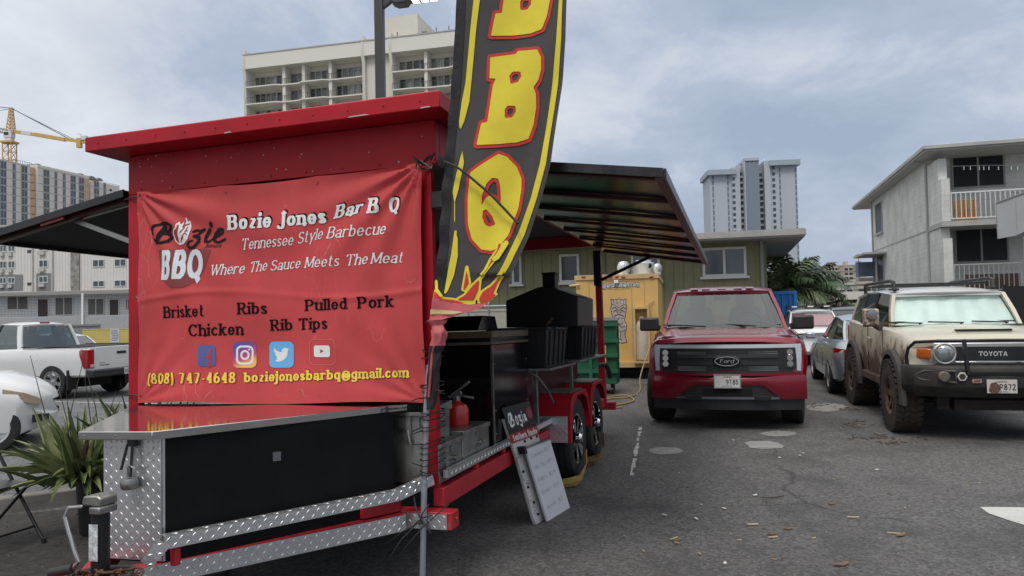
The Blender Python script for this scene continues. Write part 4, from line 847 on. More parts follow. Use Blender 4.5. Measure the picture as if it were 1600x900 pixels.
    for a, b in (((-.02, -.15, .50), (-.07, -.165, .40)), ((.08, -.13, .50), (-.16, -.17, .27)), ((-.07, -.16, .41), (-.26, -.17, .29)), ((-.075, -.165, .41), (-.22, -.2, .24)), ((-.09, -.15, .47), (-.01, -.16, .36)), ((-.1, -.155, .40), (.0, -.155, .45)), ((-.12, -.12, .55), (-.05, -.16, .40))): m.tube([a, ((a[0] + b[0]) / 2, min(a[1], b[1]) - .012, (a[2] + b[2]) / 2 + .01), b], .0036, 5)
    each(m, 'zip_tie', mat('grey_tie', (.03, .03, .032), .5), f)
flag()
# ------------------------------------------------------------------ ground
def asphalt(name, base, specks=1.0):
    m = bpy.data.materials.new(name); m.use_nodes = True; nt = m.node_tree; N, L = nt.nodes, nt.links; b = N['Principled BSDF']; b.inputs['Roughness'].default_value = .82; b.inputs['Specular IOR Level'].default_value = .35
    tc = N.new('ShaderNodeTexCoord')
    def noise(s, d=4, r=.6):
        n = N.new('ShaderNodeTexNoise'); n.inputs['Scale'].default_value = s; n.inputs['Detail'].default_value = d; n.inputs['Roughness'].default_value = r; L.new(tc.outputs['Object'], n.inputs['Vector']); return n.outputs['Fac']
    def ramp(i, p0, c0, p1, c1):
        r = N.new('ShaderNodeValToRGB'); L.new(i, r.inputs[0]); e = r.color_ramp.elements; e[0].position = p0; e[1].position = p1; e[0].color = (*c0, 1); e[1].color = (*c1, 1); return r.outputs[0]
    def mix(f, a, c, mode='MIX'):
        x = N.new('ShaderNodeMix'); x.data_type = 'RGBA'; x.blend_type = mode
        if isinstance(f, float): x.inputs[0].default_value = f
        else: L.new(f, x.inputs[0])
        for i, q in ((6, a), (7, c)):
            if isinstance(q, tuple): x.inputs[i].default_value = (*q, 1)
            else: L.new(q, x.inputs[i])
        return x.outputs[2]
    g = lambda k: tuple(base[i] * k for i in range(3))
    c = ramp(noise(.35, 6, .6), .36, g(.68), .64, g(1.22))
    c = mix(.55, c, ramp(noise(2.4, 8, .68), .38, g(.50), .62, g(1.45)))
    v = N.new('ShaderNodeTexVoronoi'); v.inputs['Scale'].default_value = 48; L.new(tc.outputs['Object'], v.inputs['Vector'])
    sp = N.new('ShaderNodeSeparateColor'); L.new(v.outputs['Color'], sp.inputs[0])
    c = mix(.75, c, ramp(sp.outputs[0], .0, g(.3), 1.0, g(2.0)))
    fine = noise(260, 2, .5); c = mix(.35, c, ramp(fine, .3, g(.3), .7, g(1.9)))
    # scattered pale grit and dark oil stains
    v2 = N.new('ShaderNodeTexVoronoi'); v2.inputs['Scale'].default_value = 16; v2.inputs['Randomness'].default_value = 1; L.new(tc.outputs['Object'], v2.inputs['Vector'])
    r = N.new('ShaderNodeMapRange'); L.new(v2.outputs['Distance'], r.inputs[0]); r.inputs[1].default_value = .05; r.inputs[2].default_value = .10; r.inputs[3].default_value = .8 * specks; r.inputs[4].default_value = 0
    s2 = N.new('ShaderNodeSeparateColor'); L.new(v2.outputs['Color'], s2.inputs[0]); r2 = N.new('ShaderNodeMath'); r2.operation = 'GREATER_THAN'; L.new(s2.outputs[1], r2.inputs[0]); r2.inputs[1].default_value = .72
    mu = N.new('ShaderNodeMath'); mu.operation = 'MULTIPLY'; L.new(r.outputs[0], mu.inputs[0]); L.new(r2.outputs[0], mu.inputs[1]); c = mix(mu.outputs[0], c, (.34, .32, .29))
    st = N.new('ShaderNodeMapRange'); L.new(noise(.9, 4, .55), st.inputs[0]); st.inputs[1].default_value = .56; st.inputs[2].default_value = .72; st.inputs[1].default_value = .52; st.inputs[4].default_value = .75; c = mix(st.outputs[0], c, g(.42))
    ty = N.new('ShaderNodeMapping'); ty.inputs[2].default_value = (0, 0, .27); ty.inputs[3].default_value = (2.2, .22, 1); L.new(tc.outputs['Object'], ty.inputs[0]); tn_ = N.new('ShaderNodeTexNoise'); tn_.inputs['Scale'].default_value = 1.1; tn_.inputs['Detail'].default_value = 5; L.new(ty.outputs[0], tn_.inputs['Vector']); tr_ = N.new('ShaderNodeMapRange'); L.new(tn_.outputs['Fac'], tr_.inputs[0]); tr_.inputs[1].default_value = .52; tr_.inputs[2].default_value = .70; tr_.inputs[4].default_value = .5; c = mix(tr_.outputs[0], c, g(.55))   # rubbed-in tyre tracks
    # thin wandering cracks
    v3 = N.new('ShaderNodeTexVoronoi'); v3.feature = 'DISTANCE_TO_EDGE'; v3.inputs['Scale'].default_value = .42
    wv = N.new('ShaderNodeTexNoise'); wv.inputs['Scale'].default_value = 1.6; wv.inputs['Detail'].default_value = 6; L.new(tc.outputs['Object'], wv.inputs['Vector'])
    ms = N.new('ShaderNodeMix'); ms.data_type = 'VECTOR'; ms.inputs[0].default_value = .35; L.new(tc.outputs['Object'], ms.inputs[4]); L.new(wv.outputs['Color'], ms.inputs[5]); L.new(ms.outputs[1], v3.inputs['Vector'])
    cr = N.new('ShaderNodeMapRange'); L.new(v3.outputs[0], cr.inputs[0]); cr.inputs[1].default_value = .002; cr.inputs[2].default_value = .007; cr.inputs[3].default_value = .6; cr.inputs[4].default_value = 0
    gate = N.new('ShaderNodeMapRange'); L.new(noise(.5, 3), gate.inputs[0]); gate.inputs[1].default_value = .48; gate.inputs[2].default_value = .58
    m3 = N.new('ShaderNodeMath'); m3.operation = 'MULTIPLY'; L.new(cr.outputs[0], m3.inputs[0]); L.new(gate.outputs[0], m3.inputs[1]); c = mix(m3.outputs[0], c, g(.3))
    L.new(c, b.inputs['Base Color'])
    bp = N.new('ShaderNodeBump'); bp.inputs['Strength'].default_value = .7; bp.inputs['Distance'].default_value = .006
    ad = N.new('ShaderNodeMath'); ad.operation = 'ADD'; L.new(v.outputs['Distance'], ad.inputs[0]); L.new(fine, ad.inputs[1]); L.new(ad.outputs[0], bp.inputs['Height']); L.new(bp.outputs[0], b.inputs['Normal'])
    return m
m = MB(); m.quad((-3000, -300, 0), (3000, -300, 0), (3000, 5000, 0), (-3000, 5000, 0))
struct(m.build('ground', asphalt('lot_asphalt', (.098, .095, .094)), smooth=0))
# ------------------------------------------------------------------ vehicles.  Car frame: +X forward, +Y the car's left, origin on the ground under the front axle
def ring_pts(x, zb, zt, hb, hm, ht, zm, crown=.02, sweep=0.):
    h = [(0, zb), (hb * .6, zb), (hb - .05, zb + .005), (hb, zb + .05), (hm, zm), (hm - .003, zm + (zt - zm) * .35), (hm - (hm - ht) * .35, zt - (zt - zm) * .28), (ht + .01, zt - .03), (ht - .045, zt), (ht * .55, zt + crown * .8), (0, zt + crown)]
    pts = [(x - sweep * (abs(y) / hm) ** 2.2, y, z) for y, z in h] + [(x - sweep * (abs(y) / hm) ** 2.2, -y, z) for y, z in h[-2:0:-1]]
    return pts
def body_mesh(name, st, paint, parent, arches, ra, liner=None, smooth=32, bevel=0):
    m = MB(); m.loft([ring_pts(*s) for s in st]); o = m.build(name, [paint, K['black_flat']], parent, smooth=smooth)
    for (x, hw, z) in arches:
        for s in (1, -1):
            c = MB(); c.mi = 1; c.lathe([(ra, 0), (ra, .42)], 'Y', 28, (x, hw + .12 if s > 0 else -hw - .12 + .42, z))
            c.v = [(p[0], p[1] - .42 if False else p[1], p[2]) for p in c.v]
            co = c.build('cutter', [K['black_flat'], K['black_flat']], smooth=0); co.matrix_world = parent.matrix_world.copy() if parent else Matrix(); dgc = co
            M_ = o.matrix_world.copy(); bpy.context.view_layer.update(); cut(o, co)
    if bevel:
        b = o.modifiers.new('bevel', 'BEVEL'); b.width = bevel; b.segments = 2; b.limit_method = 'ANGLE'; b.angle_limit = R(50)
    return o
def wheel(parent, x, y, r, w, side, tyre, rimm, spokes=6, style='twin', rr=.64, steer=0., knobs=False, dish=.02):
    """side = +1 outer face towards +Y"""
    W = empty('wheel', parent, Matrix.Translation((x, y, r)) @ Matrix.Rotation(steer, 4, 'Z') @ Matrix.Rotation(0 if side > 0 else math.pi, 4, 'Z'))
    h = w / 2; rim_r = r * rr
    m = MB(); pr = [(rim_r, -h * .8), (rim_r * 1.06, -h * .92), (r * .9, -h), (r * .965, -h * .96), (r * .995, -h * .78), (r, -h * .6)]
    if not knobs:
        for g in (-.38, 0, .38): pr += [(r, h * (g - .05)), (r - .008, h * (g - .04)), (r - .008, h * (g + .04)), (r, h * (g + .05))]
    pr += [(r, h * .6), (r * .995, h * .78), (r * .965, h * .96), (r * .9, h), (rim_r * 1.06, h * .92), (rim_r, h * .8)]
    # lathe 'Y' flips height: outer face is +Y
    m.lathe([(a, b) for a, b in pr], 'Y', 44)
    if knobs:
        n = 34
        for i in range(n):
            for (k, y0, y1, sk) in ((0, -.98, -.45, .5), (.5, -.42, .0, -.5), (0, .02, .42, .5), (.5, .45, .98, -.5)):
                a = 2 * math.pi * (i + k) / n; pts = []
                for yy, da in ((y0, 0), (y1, sk * .11)):
                    for e in (-.058, .058):
                        for rad in (r - .006, r + .015):
                            aa = a + da + e; pts.append((rad * math.cos(aa), yy * h * (1.04 if abs(yy) > .9 else 1), rad * math.sin(aa) ))
                m.add(pts, [(0, 1, 3, 2), (4, 6, 7, 5), (0, 4, 5, 1), (2, 3, 7, 6), (1, 5, 7, 3), (0, 2, 6, 4)])
                if abs(y0) > .9 or abs(y1) > .9:
                    yy = h * 1.0 * (-1 if y0 < -.9 else 1); a2 = a + (sk * .11 if y1 > .9 else 0)
                    q = [(rad * math.cos(a2 + e), yy + (.012 if yy > 0 else -.012) * t, rad * math.sin(a2 + e)) for e in (-.05, .05) for rad, t in ((r + .01, 1), (r * .90, .6))]
                    m.add(q, [(0, 1, 3, 2)])
    m.build('tyre', tyre, W)
    m = MB(); m.lathe([(rim_r * 1.05, -h * .9), (rim_r * .98, -h * .6), (rim_r * .95, h * .4), (rim_r * .98, h * .86), (rim_r * 1.05, h * .93), (rim_r * 1.06, h * .86), (rim_r * 1.01, h * .6)], 'Y', 40)
    m.lathe([(0.001, h * .05), (rim_r * .94, h * .05), (rim_r * .94, h * .02), (.001, h * .02)], 'Y', 32)
    m.build('rim_barrel', K['black_flat'], W)
    m = MB(); yo = h * .86 - dish
    m.lathe([(rim_r * .90, h * .70), (rim_r * .97, h * .90), (rim_r * 1.04, h * .95), (rim_r * 1.055, h * .90)], 'Y', 40)
    for i in range(spokes):
        a0 = 2 * math.pi * i / spokes + .2
        offs = ((-.11, .11) if style == 'twin' else (0,)); wd = {'twin': .030, 'fat': .075, 'cover': .085, 'steel': .10}[style] * rim_r / .25
        for e in offs:
            c0, s0, c1, s1 = math.cos(a0 + e), math.sin(a0 + e), math.cos(a0 + e * 1.05), math.sin(a0 + e * 1.05)
            p0, p1 = Vector((c0 * rim_r * .12, yo, s0 * rim_r * .12)), Vector((c1 * rim_r * .97, yo + dish * .8, s1 * rim_r * .97))
            q = Vector((-s0, 0, c0)); m.loft([[p + q * k_ * wd * .5, p - q * k_ * wd * .5, p - q * k_ * wd * .4 - Vector((0, .03, 0)), p + q * k_ * wd * .4 - Vector((0, .03, 0))] for p, k_ in ((p0, 1.0), (p1, 1.15 if style != 'cover' else 1.6))])
    m.lathe([(rim_r * .24, yo - .02), (rim_r * .23, yo + .006), (rim_r * .15, yo + .015), (0, yo + .016)], 'Y', 20)
    m.build('rim', rimm, W, smooth=30)
    return W
def flip_lathe(): pass
def cabin(parent, belt, roof, paint, glass, crown=.05, pil=(.09, .06), side_glass=True, roof_mat=None, tub=None, bow=.05, rear_glass=True, screen=None):
    """belt/roof: matching half outlines (x, y>0, z) of the pillars from the windscreen back"""
    n = len(belt); S = lambda p, s: Vector((p[0], p[1] * s, p[2]))
    # roof: two-skinned slab with a crowned top
    out = [Vector(p) for p in roof]; nu, nv = 8, 10
    xs = [p.x for p in out]
    def hw(x):
        for a, b in zip(out, out[1:]):
            if b.x <= x <= a.x: return a.y + (b.y - a.y) * (a.x - x) / max(1e-6, a.x - b.x), a.z + (b.z - a.z) * (a.x - x) / max(1e-6, a.x - b.x)
        return out[-1].y, out[-1].z
    x0, x1 = out[0].x + .03, out[-1].x - .03; rings = []
    for i in range(nv + 1):
        x = x0 + (x1 - x0) * i / nv; w, z = hw(min(max(x, out[-1].x), out[0].x)); w += .012; e = 1 - abs(2 * i / nv - 1) ** 6; bx = bow * (1 if i == 0 else .6 if i == 1 else 0)
        r_ = []
        for j in range(nu + 1):
            s = -1 + 2 * j / nu; r_.append(Vector((x + bx * (1 - s * s), w * s * (1 - .0), z + .012 + crown * (1 - abs(s) ** 2.6) * (.35 + .65 * e))))
        r_ += [Vector((p.x, p.y * .96, z - .03 + .5 * crown * (1 - (p.y / w) ** 2) * (.35 + .65 * e))) for p in r_[::-1]]
        rings.append(r_)
    m = MB(); m.loft(rings); m.build('roof', roof_mat or paint, parent, smooth=50)
    for s in (1, -1):
        for i in range(n):
            m = MB(); a, b = S(belt[i], s), S(roof[i], s); w = pil[0] if i in (0, n - 1) else pil[1]
            fx = Vector((1, 0, 0)); inn = Vector((0, -s, 0))
            m.loft([[p - fx * w * .5, p + fx * w * .5, p + fx * w * .45 + inn * .05, p - fx * w * .45 + inn * .05] for p in (a - Vector((0, 0, .02)), a.lerp(b, .5) + Vector((0, s * .012, 0)), b + Vector((0, 0, .01)))])
            m.build('pillar', paint if i in (0, n - 1) else K['black_gloss'], parent, bevel=.006)
        if side_glass:
            for i in range(n - 1):
                m = MB(); m.grid(lambda u, v: (S(belt[i], s).lerp(S(belt[i + 1], s), u)).lerp(S(roof[i], s).lerp(S(roof[i + 1], s), u), v) + Vector((0, s * (.012 * math.sin(math.pi * v) - .012), 0)), 2, 4); m.build('side_window', glass, parent)
    def pane(a, b, dx, name):
        m = MB(); A, B, C, D = S(a, 1), S(a, -1), S(b, 1), S(b, -1)
        m.grid(lambda u, v: A.lerp(B, u).lerp(C.lerp(D, u), v) + Vector((dx * (1 - (2 * u - 1) ** 2) , 0, 0)) + (B - A).cross(C - A).normalized() * 0, 12, 4); return m.build(name, K[screen] if screen and name == 'windscreen' else glass, parent)
    w = pane(belt[0], roof[0], bow, 'windscreen')
    if rear_glass: pane(belt[-1], roof[-1], -bow * .7, 'rear_window')
    # dark tub, seats, wheel
    z = min(p[2] for p in belt); bw = min(p[1] for p in belt) - .06
    m = MB(); m.box(belt[-1][0] + .08, belt[0][0] - .12, -bw, bw, z - .04, z + .008); m.box(belt[0][0] - .35, belt[0][0] - .06, -bw, bw, z, z + .07)
    m.build('interior', K['black_flat'], parent)
    if tub:
        for sx in tub['rows']:
            for s in (1, -1):
                m = MB(); y = s * .38; rec = .16
                m.loft([[(sx - rec * f - d, y - w_, z - .3 + .85 * f), (sx - rec * f + d, y - w_, z - .3 + .85 * f), (sx - rec * f + d, y + w_, z - .3 + .85 * f), (sx - rec * f - d, y + w_, z - .3 + .85 * f)] for f, w_, d in ((0, .24, .07), (.5, .25, .07), (.72, .2, .05), (.74, .11, .04), (.8, .13, .05), (.97, .12, .045), (1.0, .08, .03))])
                m.build('seat', tub.get('seat', K['plastic']), parent, bevel=.01)
        m = MB(); c = Vector((belt[0][0] - .42, .38, z + .09)); q = [c + Vector((-.09 * math.sin(a), .18 * math.cos(a), .16 * math.sin(a))) for a in [2 * math.pi * i / 16 for i in range(17)]]
        m.tube(q, .013, 6, cap=False); m.bar(q[0], q[8], .02); m.build('steering_wheel', K['black_flat'], parent)
        m = MB(); p = Vector(roof[0]); m.box(p.x - .12, p.x - .10, -.13, .13, p.z - .12, p.z - .05); m.tube([(p.x - .1, 0, p.z - .06), (p.x + .0, 0, p.z + .0)], .01, 6); m.build('mirror_inside', K['black_flat'], parent, bevel=.008)
    return w
def plate_text(parent, name, s, M, w, h, frame, txt_h=.45, small=True, ink=None, bg=None, box=(.12, .88), rainbow=True):
    """licence plate in a local XZ frame (x right, z up, facing -Y of M)"""
    p = MB(); p.box(-w / 2, w / 2, 0, .006, -h / 2, h / 2); o = p.build(name, bg or K['plate'], parent, bevel=.002, M=M)
    m = MB(); put(m, text_pts(s, .075, .075, 0, .06, .12), lambda u, v: (-w / 2 + w * (box[0] + (box[1] - box[0]) * u), -.002, -h * .27 + v * h * txt_h)); m.build('plate_number', ink or K['plate_ink'], o, smooth=0)
    if rainbow:
        m = MB()
        for k_, (r0, r1) in enumerate(((.80, .86),)):
            pts = arc(0, -h * .35, w * .42, h * .72, 35, 145, 10); put(m, contour(d_line(pts, h * .03), -w / 2, -h / 2, w / 2, h / 2, h / 22), lambda u, v: (u, -.001, v))
        m.build('rainbow', mat('plate_rainbow', (.62, .52, .30), .5, var=.3, scale=25), o, smooth=0)
    if small:
        m = MB(); put(m, text_pts('HAWAII', .08, .08, 0, .1), lambda u, v: (-w * .16 + w * .32 * u, -.002, h * .30 + v * h * .11)); put(m, text_pts('ALOHA STATE', .08, .08, 0, .1), lambda u, v: (-w * .2 + w * .4 * u, -.002, -h * .44 + v * h * .09)); m.build('plate_caption', K['plate_ink'], o, smooth=0)
    if frame:
        m = MB(); e = .012
        for a in ((-w / 2 - e, w / 2 + e, h / 2, h / 2 + e), (-w / 2 - e, w / 2 + e, -h / 2 - e, -h / 2), (-w / 2 - e, -w / 2, -h / 2, h / 2), (w / 2, w / 2 + e, -h / 2, h / 2)): m.box(a[0], a[1], -.006, .004, a[2], a[3])
        m.build('plate_frame', frame, o)
    return o
K['plate'] = mat('plate_white', (.60, .60, .58), .45, var=.06, scale=30); K['plate_ink'] = mat('plate_ink', (.012, .012, .014), .6)
K['glass_clear'] = glass_mat('clear_glass', (.82, .86, .85), .05); K['glass'] = glass_mat('car_glass', (.30, .36, .35), .16); K['glass_ford'] = glass_mat('grey_glass', (.55, .62, .61), .07); K['glass_dark'] = glass_mat('dark_glass', (.10, .115, .115), .10)
K['lens'] = mat('lamp_lens', (.20, .21, .22), .08, .3, coat=.6); K['lens_red'] = mat('tail_red', (.30, .006, .01), .12, coat=.6); K['amber'] = mat('amber_lens', (.55, .12, .015), .15, coat=.5)
FACE = Matrix(((0, -1, 0, 0), (-1, 0, 0, 0), (0, 0, 1, 0), (0, 0, 0, 1)))
def front_M(x, y, z): return Matrix.Translation((x, y, z)) @ Matrix(((0, -1, 0, 0), (1, 0, 0, 0), (0, 0, 1, 0), (0, 0, 0, 1)))   # local -Y -> car... faces +X
def face_front(x, y, z):      # local x -> car +Y (photo right when seen from the front), local -Y -> car +X
    return Matrix(((0, -1, 0, x), (1, 0, 0, y), (0, 0, 1, z), (0, 0, 0, 1)))
def face_rear(x, y, z):       # local x -> car -Y, local -Y -> car -X
    return Matrix(((0, 1, 0, x), (-1, 0, 0, y), (0, 0, 1, z), (0, 0, 0, 1)))
# ---------------------------------------------------------------- red crew cab pickup
def red_pickup():
    paint = mat('pickup_red', (.215, .006, .019), .25, .3, coat=.7)
    c = thing('pickup_truck', 'metallic red crew cab pickup with a light bar across its nose, facing the camera', 'pickup truck', pose(3.06, 10.66, -math.pi / 2 - .262) @ Matrix.Scale(1.045, 4))
    bpy.context.view_layer.update()
    st = [(.86, .40, 1.10, .86, .93, .86, .80, .03, .16), (.80, .36, 1.155, .92, .985, .90, .82, .035, .15), (.55, .40, 1.185, .95, 1.005, .915, .84, .045, .06), (0, .42, 1.215, .955, 1.01, .93, .86, .045), (-.52, .42, 1.235, .955, 1.01, .945, .88, .04), (-.70, .42, 1.225, .955, 1.01, .955, .88, .02), (-2.0, .42, 1.235, .955, 1.01, .965, .88, .02), (-3.2, .42, 1.25, .955, 1.01, .965, .9, .02), (-4.9, .44, 1.38, .955, 1.0, .965, .92, .01), (-4.97, .5, 1.36, .9, .97, .94, .92, .01)]
    body_mesh('body', st, paint, c, ((0, 1.0, .44), (-3.69, 1.0, .44)), .49)
    belt = [(-.62, .89, 1.235), (-1.85, .93, 1.25), (-2.75, .93, 1.26), (-3.10, .86, 1.27)]; roof = [(-1.38, .735, 1.79), (-1.95, .755, 1.84), (-2.70, .74, 1.835), (-3.02, .70, 1.79)]
    cabin(c, belt, roof, paint, K['glass_ford'], crown=.05, pil=(.10, .05), tub=dict(rows=(-1.75, -2.6), seat=mat('seat_grey', (.20, .20, .20), .8)), bow=.10)
    for y in (-.42, -.24, 0, .24, .42):
        m = MB(); m.prism_y([(-1.37, 1.848), (-1.52, 1.872), (-1.53, 1.86), (-1.40, 1.838)], y - .06, y + .06); m.build('roof_marker', paint, c)
    # hood: raised shoulders
    for s in (1, -1):
        m = MB(); m.loft([[(x, s * (y0), z), (x, s * (y0 + .13), z + h), (x, s * (y0 + .2), z + h), (x, s * (y0 + .28), z - .03)] for x, y0, z, h in ((.62, .58, 1.19, .006), (.2, .56, 1.225, .022), (-.3, .54, 1.248, .028), (-.52, .54, 1.25, .02))]); m.build('hood_crease', paint, c, smooth=60)
    m = MB(); m.grid(lambda u, v: Vector((-.53 - .08 * v + .07 * (1 - (2 * u - 1) ** 2), .82 - 1.64 * u, 1.268 - .012 * v)), 8, 1); m.build('cowl', K['black_flat'], c)
    for y in (.45, -.25):
        m = MB(); m.tube([(-.55, y, 1.285), (-.62, y - .30, 1.305), (-.66, y - .62, 1.315)], .011, 6); m.build('wiper', K['black_flat'], c)
    # nose: swept helper
    N_ = lambda y, z, d=0.: Vector((.868 - .16 * (abs(y) / .93) ** 2.2 + d - .10 * max(0, z - .9) ** 1.0, y, z))
    def band(name, ys, z0, z1, d0, d1, material, parent, n=24):
        m = MB(); rings = []
        for i in range(n + 1):
            y = ys[0] + (ys[1] - ys[0]) * i / n; rings.append([N_(y, z0, d0), N_(y, z0, d1), N_(y, z1, d1), N_(y, z1, d0)])
        m.loft(rings); return m.build(name, material, parent, smooth=40)
    gm = mat('grille_dark', (.014, .0145, .016), .5); g = band('grille', (-.80, .80), .735, 1.045, -.02, .012, gm, c)
    for z in (.835, .925): band('grille_bar', (-.62, .62), z, z + .042, .0125, .022, mat('grille_mid', (.035, .035, .037), .4, .2), g)
    m = MB()
    for row in range(7):
        for cc in range(17):
            for s in (1, -1):
                y = s * (.27 + cc * .021) ; z = (.955 if row < 3 else .765) + (row % 3 if row < 3 else row - 3) * .021 * (1 if row < 3 else .75)
                w = .005 + .006 * min(1, cc / 12); a = N_(y + (.01 if row % 2 else 0), z, .0135); m.add([a + Vector((.001, -w, 0)), a + Vector((.002, 0, .0055)), a + Vector((.001, w, 0)), a + Vector((.002, 0, -.0055))], [(0, 1, 2, 3)])
    m.build('grille_mesh', mat('mesh_silver', (.30, .31, .32), .3, .6), g, smooth=0)
    lb = mat('light_bar', (.50, .53, .56), .25, coat=.5)
    band('light_bar', (-.905, .905), 1.046, 1.092, -.02, .020, lb, c)
    for s in (1, -1):
        m = MB(); m.loft([[N_(s * y, z, -.03), N_(s * y, z, .021), N_(s * y2, z, .019), N_(s * y2, z, -.03)] for z, y, y2 in ((.755, .845, .895), (.9, .845, .905), (1.046, .835, .91))]); m.build('light_bar', lb, c)
        h = band('headlight', (s * .70, s * .838), .79, 1.04, -.02, .016, mat('lamp_housing', (.02, .02, .022), .2), c, 6)
        m = MB()
        for z in (.845, .92, .99): m.lathe([(.0, .004), (.022, .006), (.038, .016)], 'X', 14, N_(s * .765, z, .017))
        each(m, 'headlight_lens', K['chrome'], h)
    m = MB()
    for s in (1, -1): m.tube([(.62, s * .90, 1.165), (.2, s * .925, 1.20), (-.3, s * .935, 1.222), (-.60, s * .945, 1.235)], .006, 4)
    m.tube([(.60, .86, 1.172), (.70, .45, 1.19), (.72, 0, 1.195), (.70, -.45, 1.19), (.60, -.86, 1.172)], .005, 4); each(m, 'panel_gap', K['dark'], c)
    # badge
    m = MB(); P0 = N_(0, .885, .02); m.lathe([(.001, 0), (.165, 0), (.175, .012), (.16, .022), (.001, .022)], 'X', 40, (0, 0, 0)); m.v = [(P0.x + p[0], p[1], P0.z + p[2] * .44) for p in m.v]; e = m.build('badge', K['black_gloss'], c)
    m = MB(); f = d_and(d_circ(0, 0, .148, .061), d_not(d_circ(0, 0, .137, .051))); put(m, contour(f, -.16, -.07, .16, .07, .006), lambda u, v: (P0.x + .0235, u, P0.z + v)); put(m, text_pts('Ford', .05, .035, .0, .06, .06), lambda u, v: (P0.x + .0235, -.085 + .17 * u + .012 * v, P0.z - .022 + .05 * v)); m.build('badge_script', mat('badge_silver', (.55, .57, .6), .2, .8), e, smooth=0)
    # bumper
    m = MB(); rings = []; zl = lambda y: .575 if abs(y) < .42 else max(.40, .575 - (abs(y) - .42) * .72)
    for i in range(49):
        y = -.96 + 1.92 * i / 48; q = .03 * min(1, max(0, (abs(y) - .3) / .4)); rings.append([N_(y, zl(y), -.08), N_(y, zl(y), .030), N_(y, zl(y) + .02, .043), N_(y, .655 - q * .0, .047), N_(y, .672 + q, .036), N_(y, .674 + q, -.08)])
    m.loft(rings); m.build('bumper', paint, c, smooth=40); band('bumper_gap', (-.94, .94), .66, .70, -.08, .012, K['dark'], c); band('bumper_step', (-.92, .92), .700, .735, -.06, .026, paint, c)
    band('hood_gap', (-.88, .88), 1.0935, 1.104, -.05, .004, K['dark'], c)
    m = MB(); rings = []
    b = band('bumper_insert', (-.62, .62), .41, .572, -.06, .015, K['plastic'], c)
    band('intake', (-.30, .30), .45, .535, .0155, .022, K['dark'], b, 8); band('silver_lip', (-.62, .62), .405, .432, .016, .038, mat('lip_silver', (.16, .16, .165), .35, .6), b)
    band('valance', (-.93, .93), .265, .398, -.1, -.005, K['plastic'], c)
    for s in (1, -1):
        m = MB(); P = N_(s * .42, .425, .03); m.box(P.x, P.x + .03, s * .42 - .10, s * .42 + .10, .385, .455); m.build('tow_hook', K['black_flat'], c, bevel=.012)
        m = MB(); P = N_(s * .78, .505, .0445); m.ball(P, .011, 8); m.build('parking_sensor', K['plastic'], c)
    plate_text(c, 'licence_plate', '9T85', face_front(N_(0, .64, .058).x + .004, 0, .635), .305, .155, K['chrome'], .42, box=(.45, .93))
    # mirrors, handles
    for s in (1, -1):
        m = MB(); m.box(-.66, -.54, s * 1.08 - .13, s * 1.08 + .15, 1.23, 1.43); r_ = m.build('mirror', K['plastic'], c, bevel=.03)
        m = MB(); m.bar((-.68, s * .93, 1.26), (-.62, s * 1.0, 1.30), .06, .09); m.build('mirror_arm', K['plastic'], r_, bevel=.01)
        for x in (-1.75, -2.72):
            m = MB(); m.bar((x, s * 1.012, 1.08), (x + .22, s * 1.012, 1.08), .02, .03); m.build('door_handle', K['black'], c, bevel=.004)
        m = MB(); m.bar((-.86, s * 1.006, .55), (-.86, s * 1.012, 1.18), .006, .004, up=(1, 0, 0)); m.build('door_gap', K['dark'], c)
        m = MB(); m.bar((-.6, s * .98, .40), (-3.1, s * .98, .40), .14, .04); m.build('running_board', K['plastic'], c, bevel=.01)
    rim = mat('rim_grey', (.10, .10, .105), .35, .7)
    for s in (1, -1):
        wheel(c, 0, s * .86, .405, .27, s, K['rubber'], rim, 6, 'twin', steer=R(-9)); wheel(c, -3.69, s * .86, .405, .27, s, K['rubber'], rim, 6, 'twin')
    m = MB(); m.box(-4.4, .55, -.7, .7, .30, .42); m.build('underbody', K['black_flat'], c)
red_pickup()
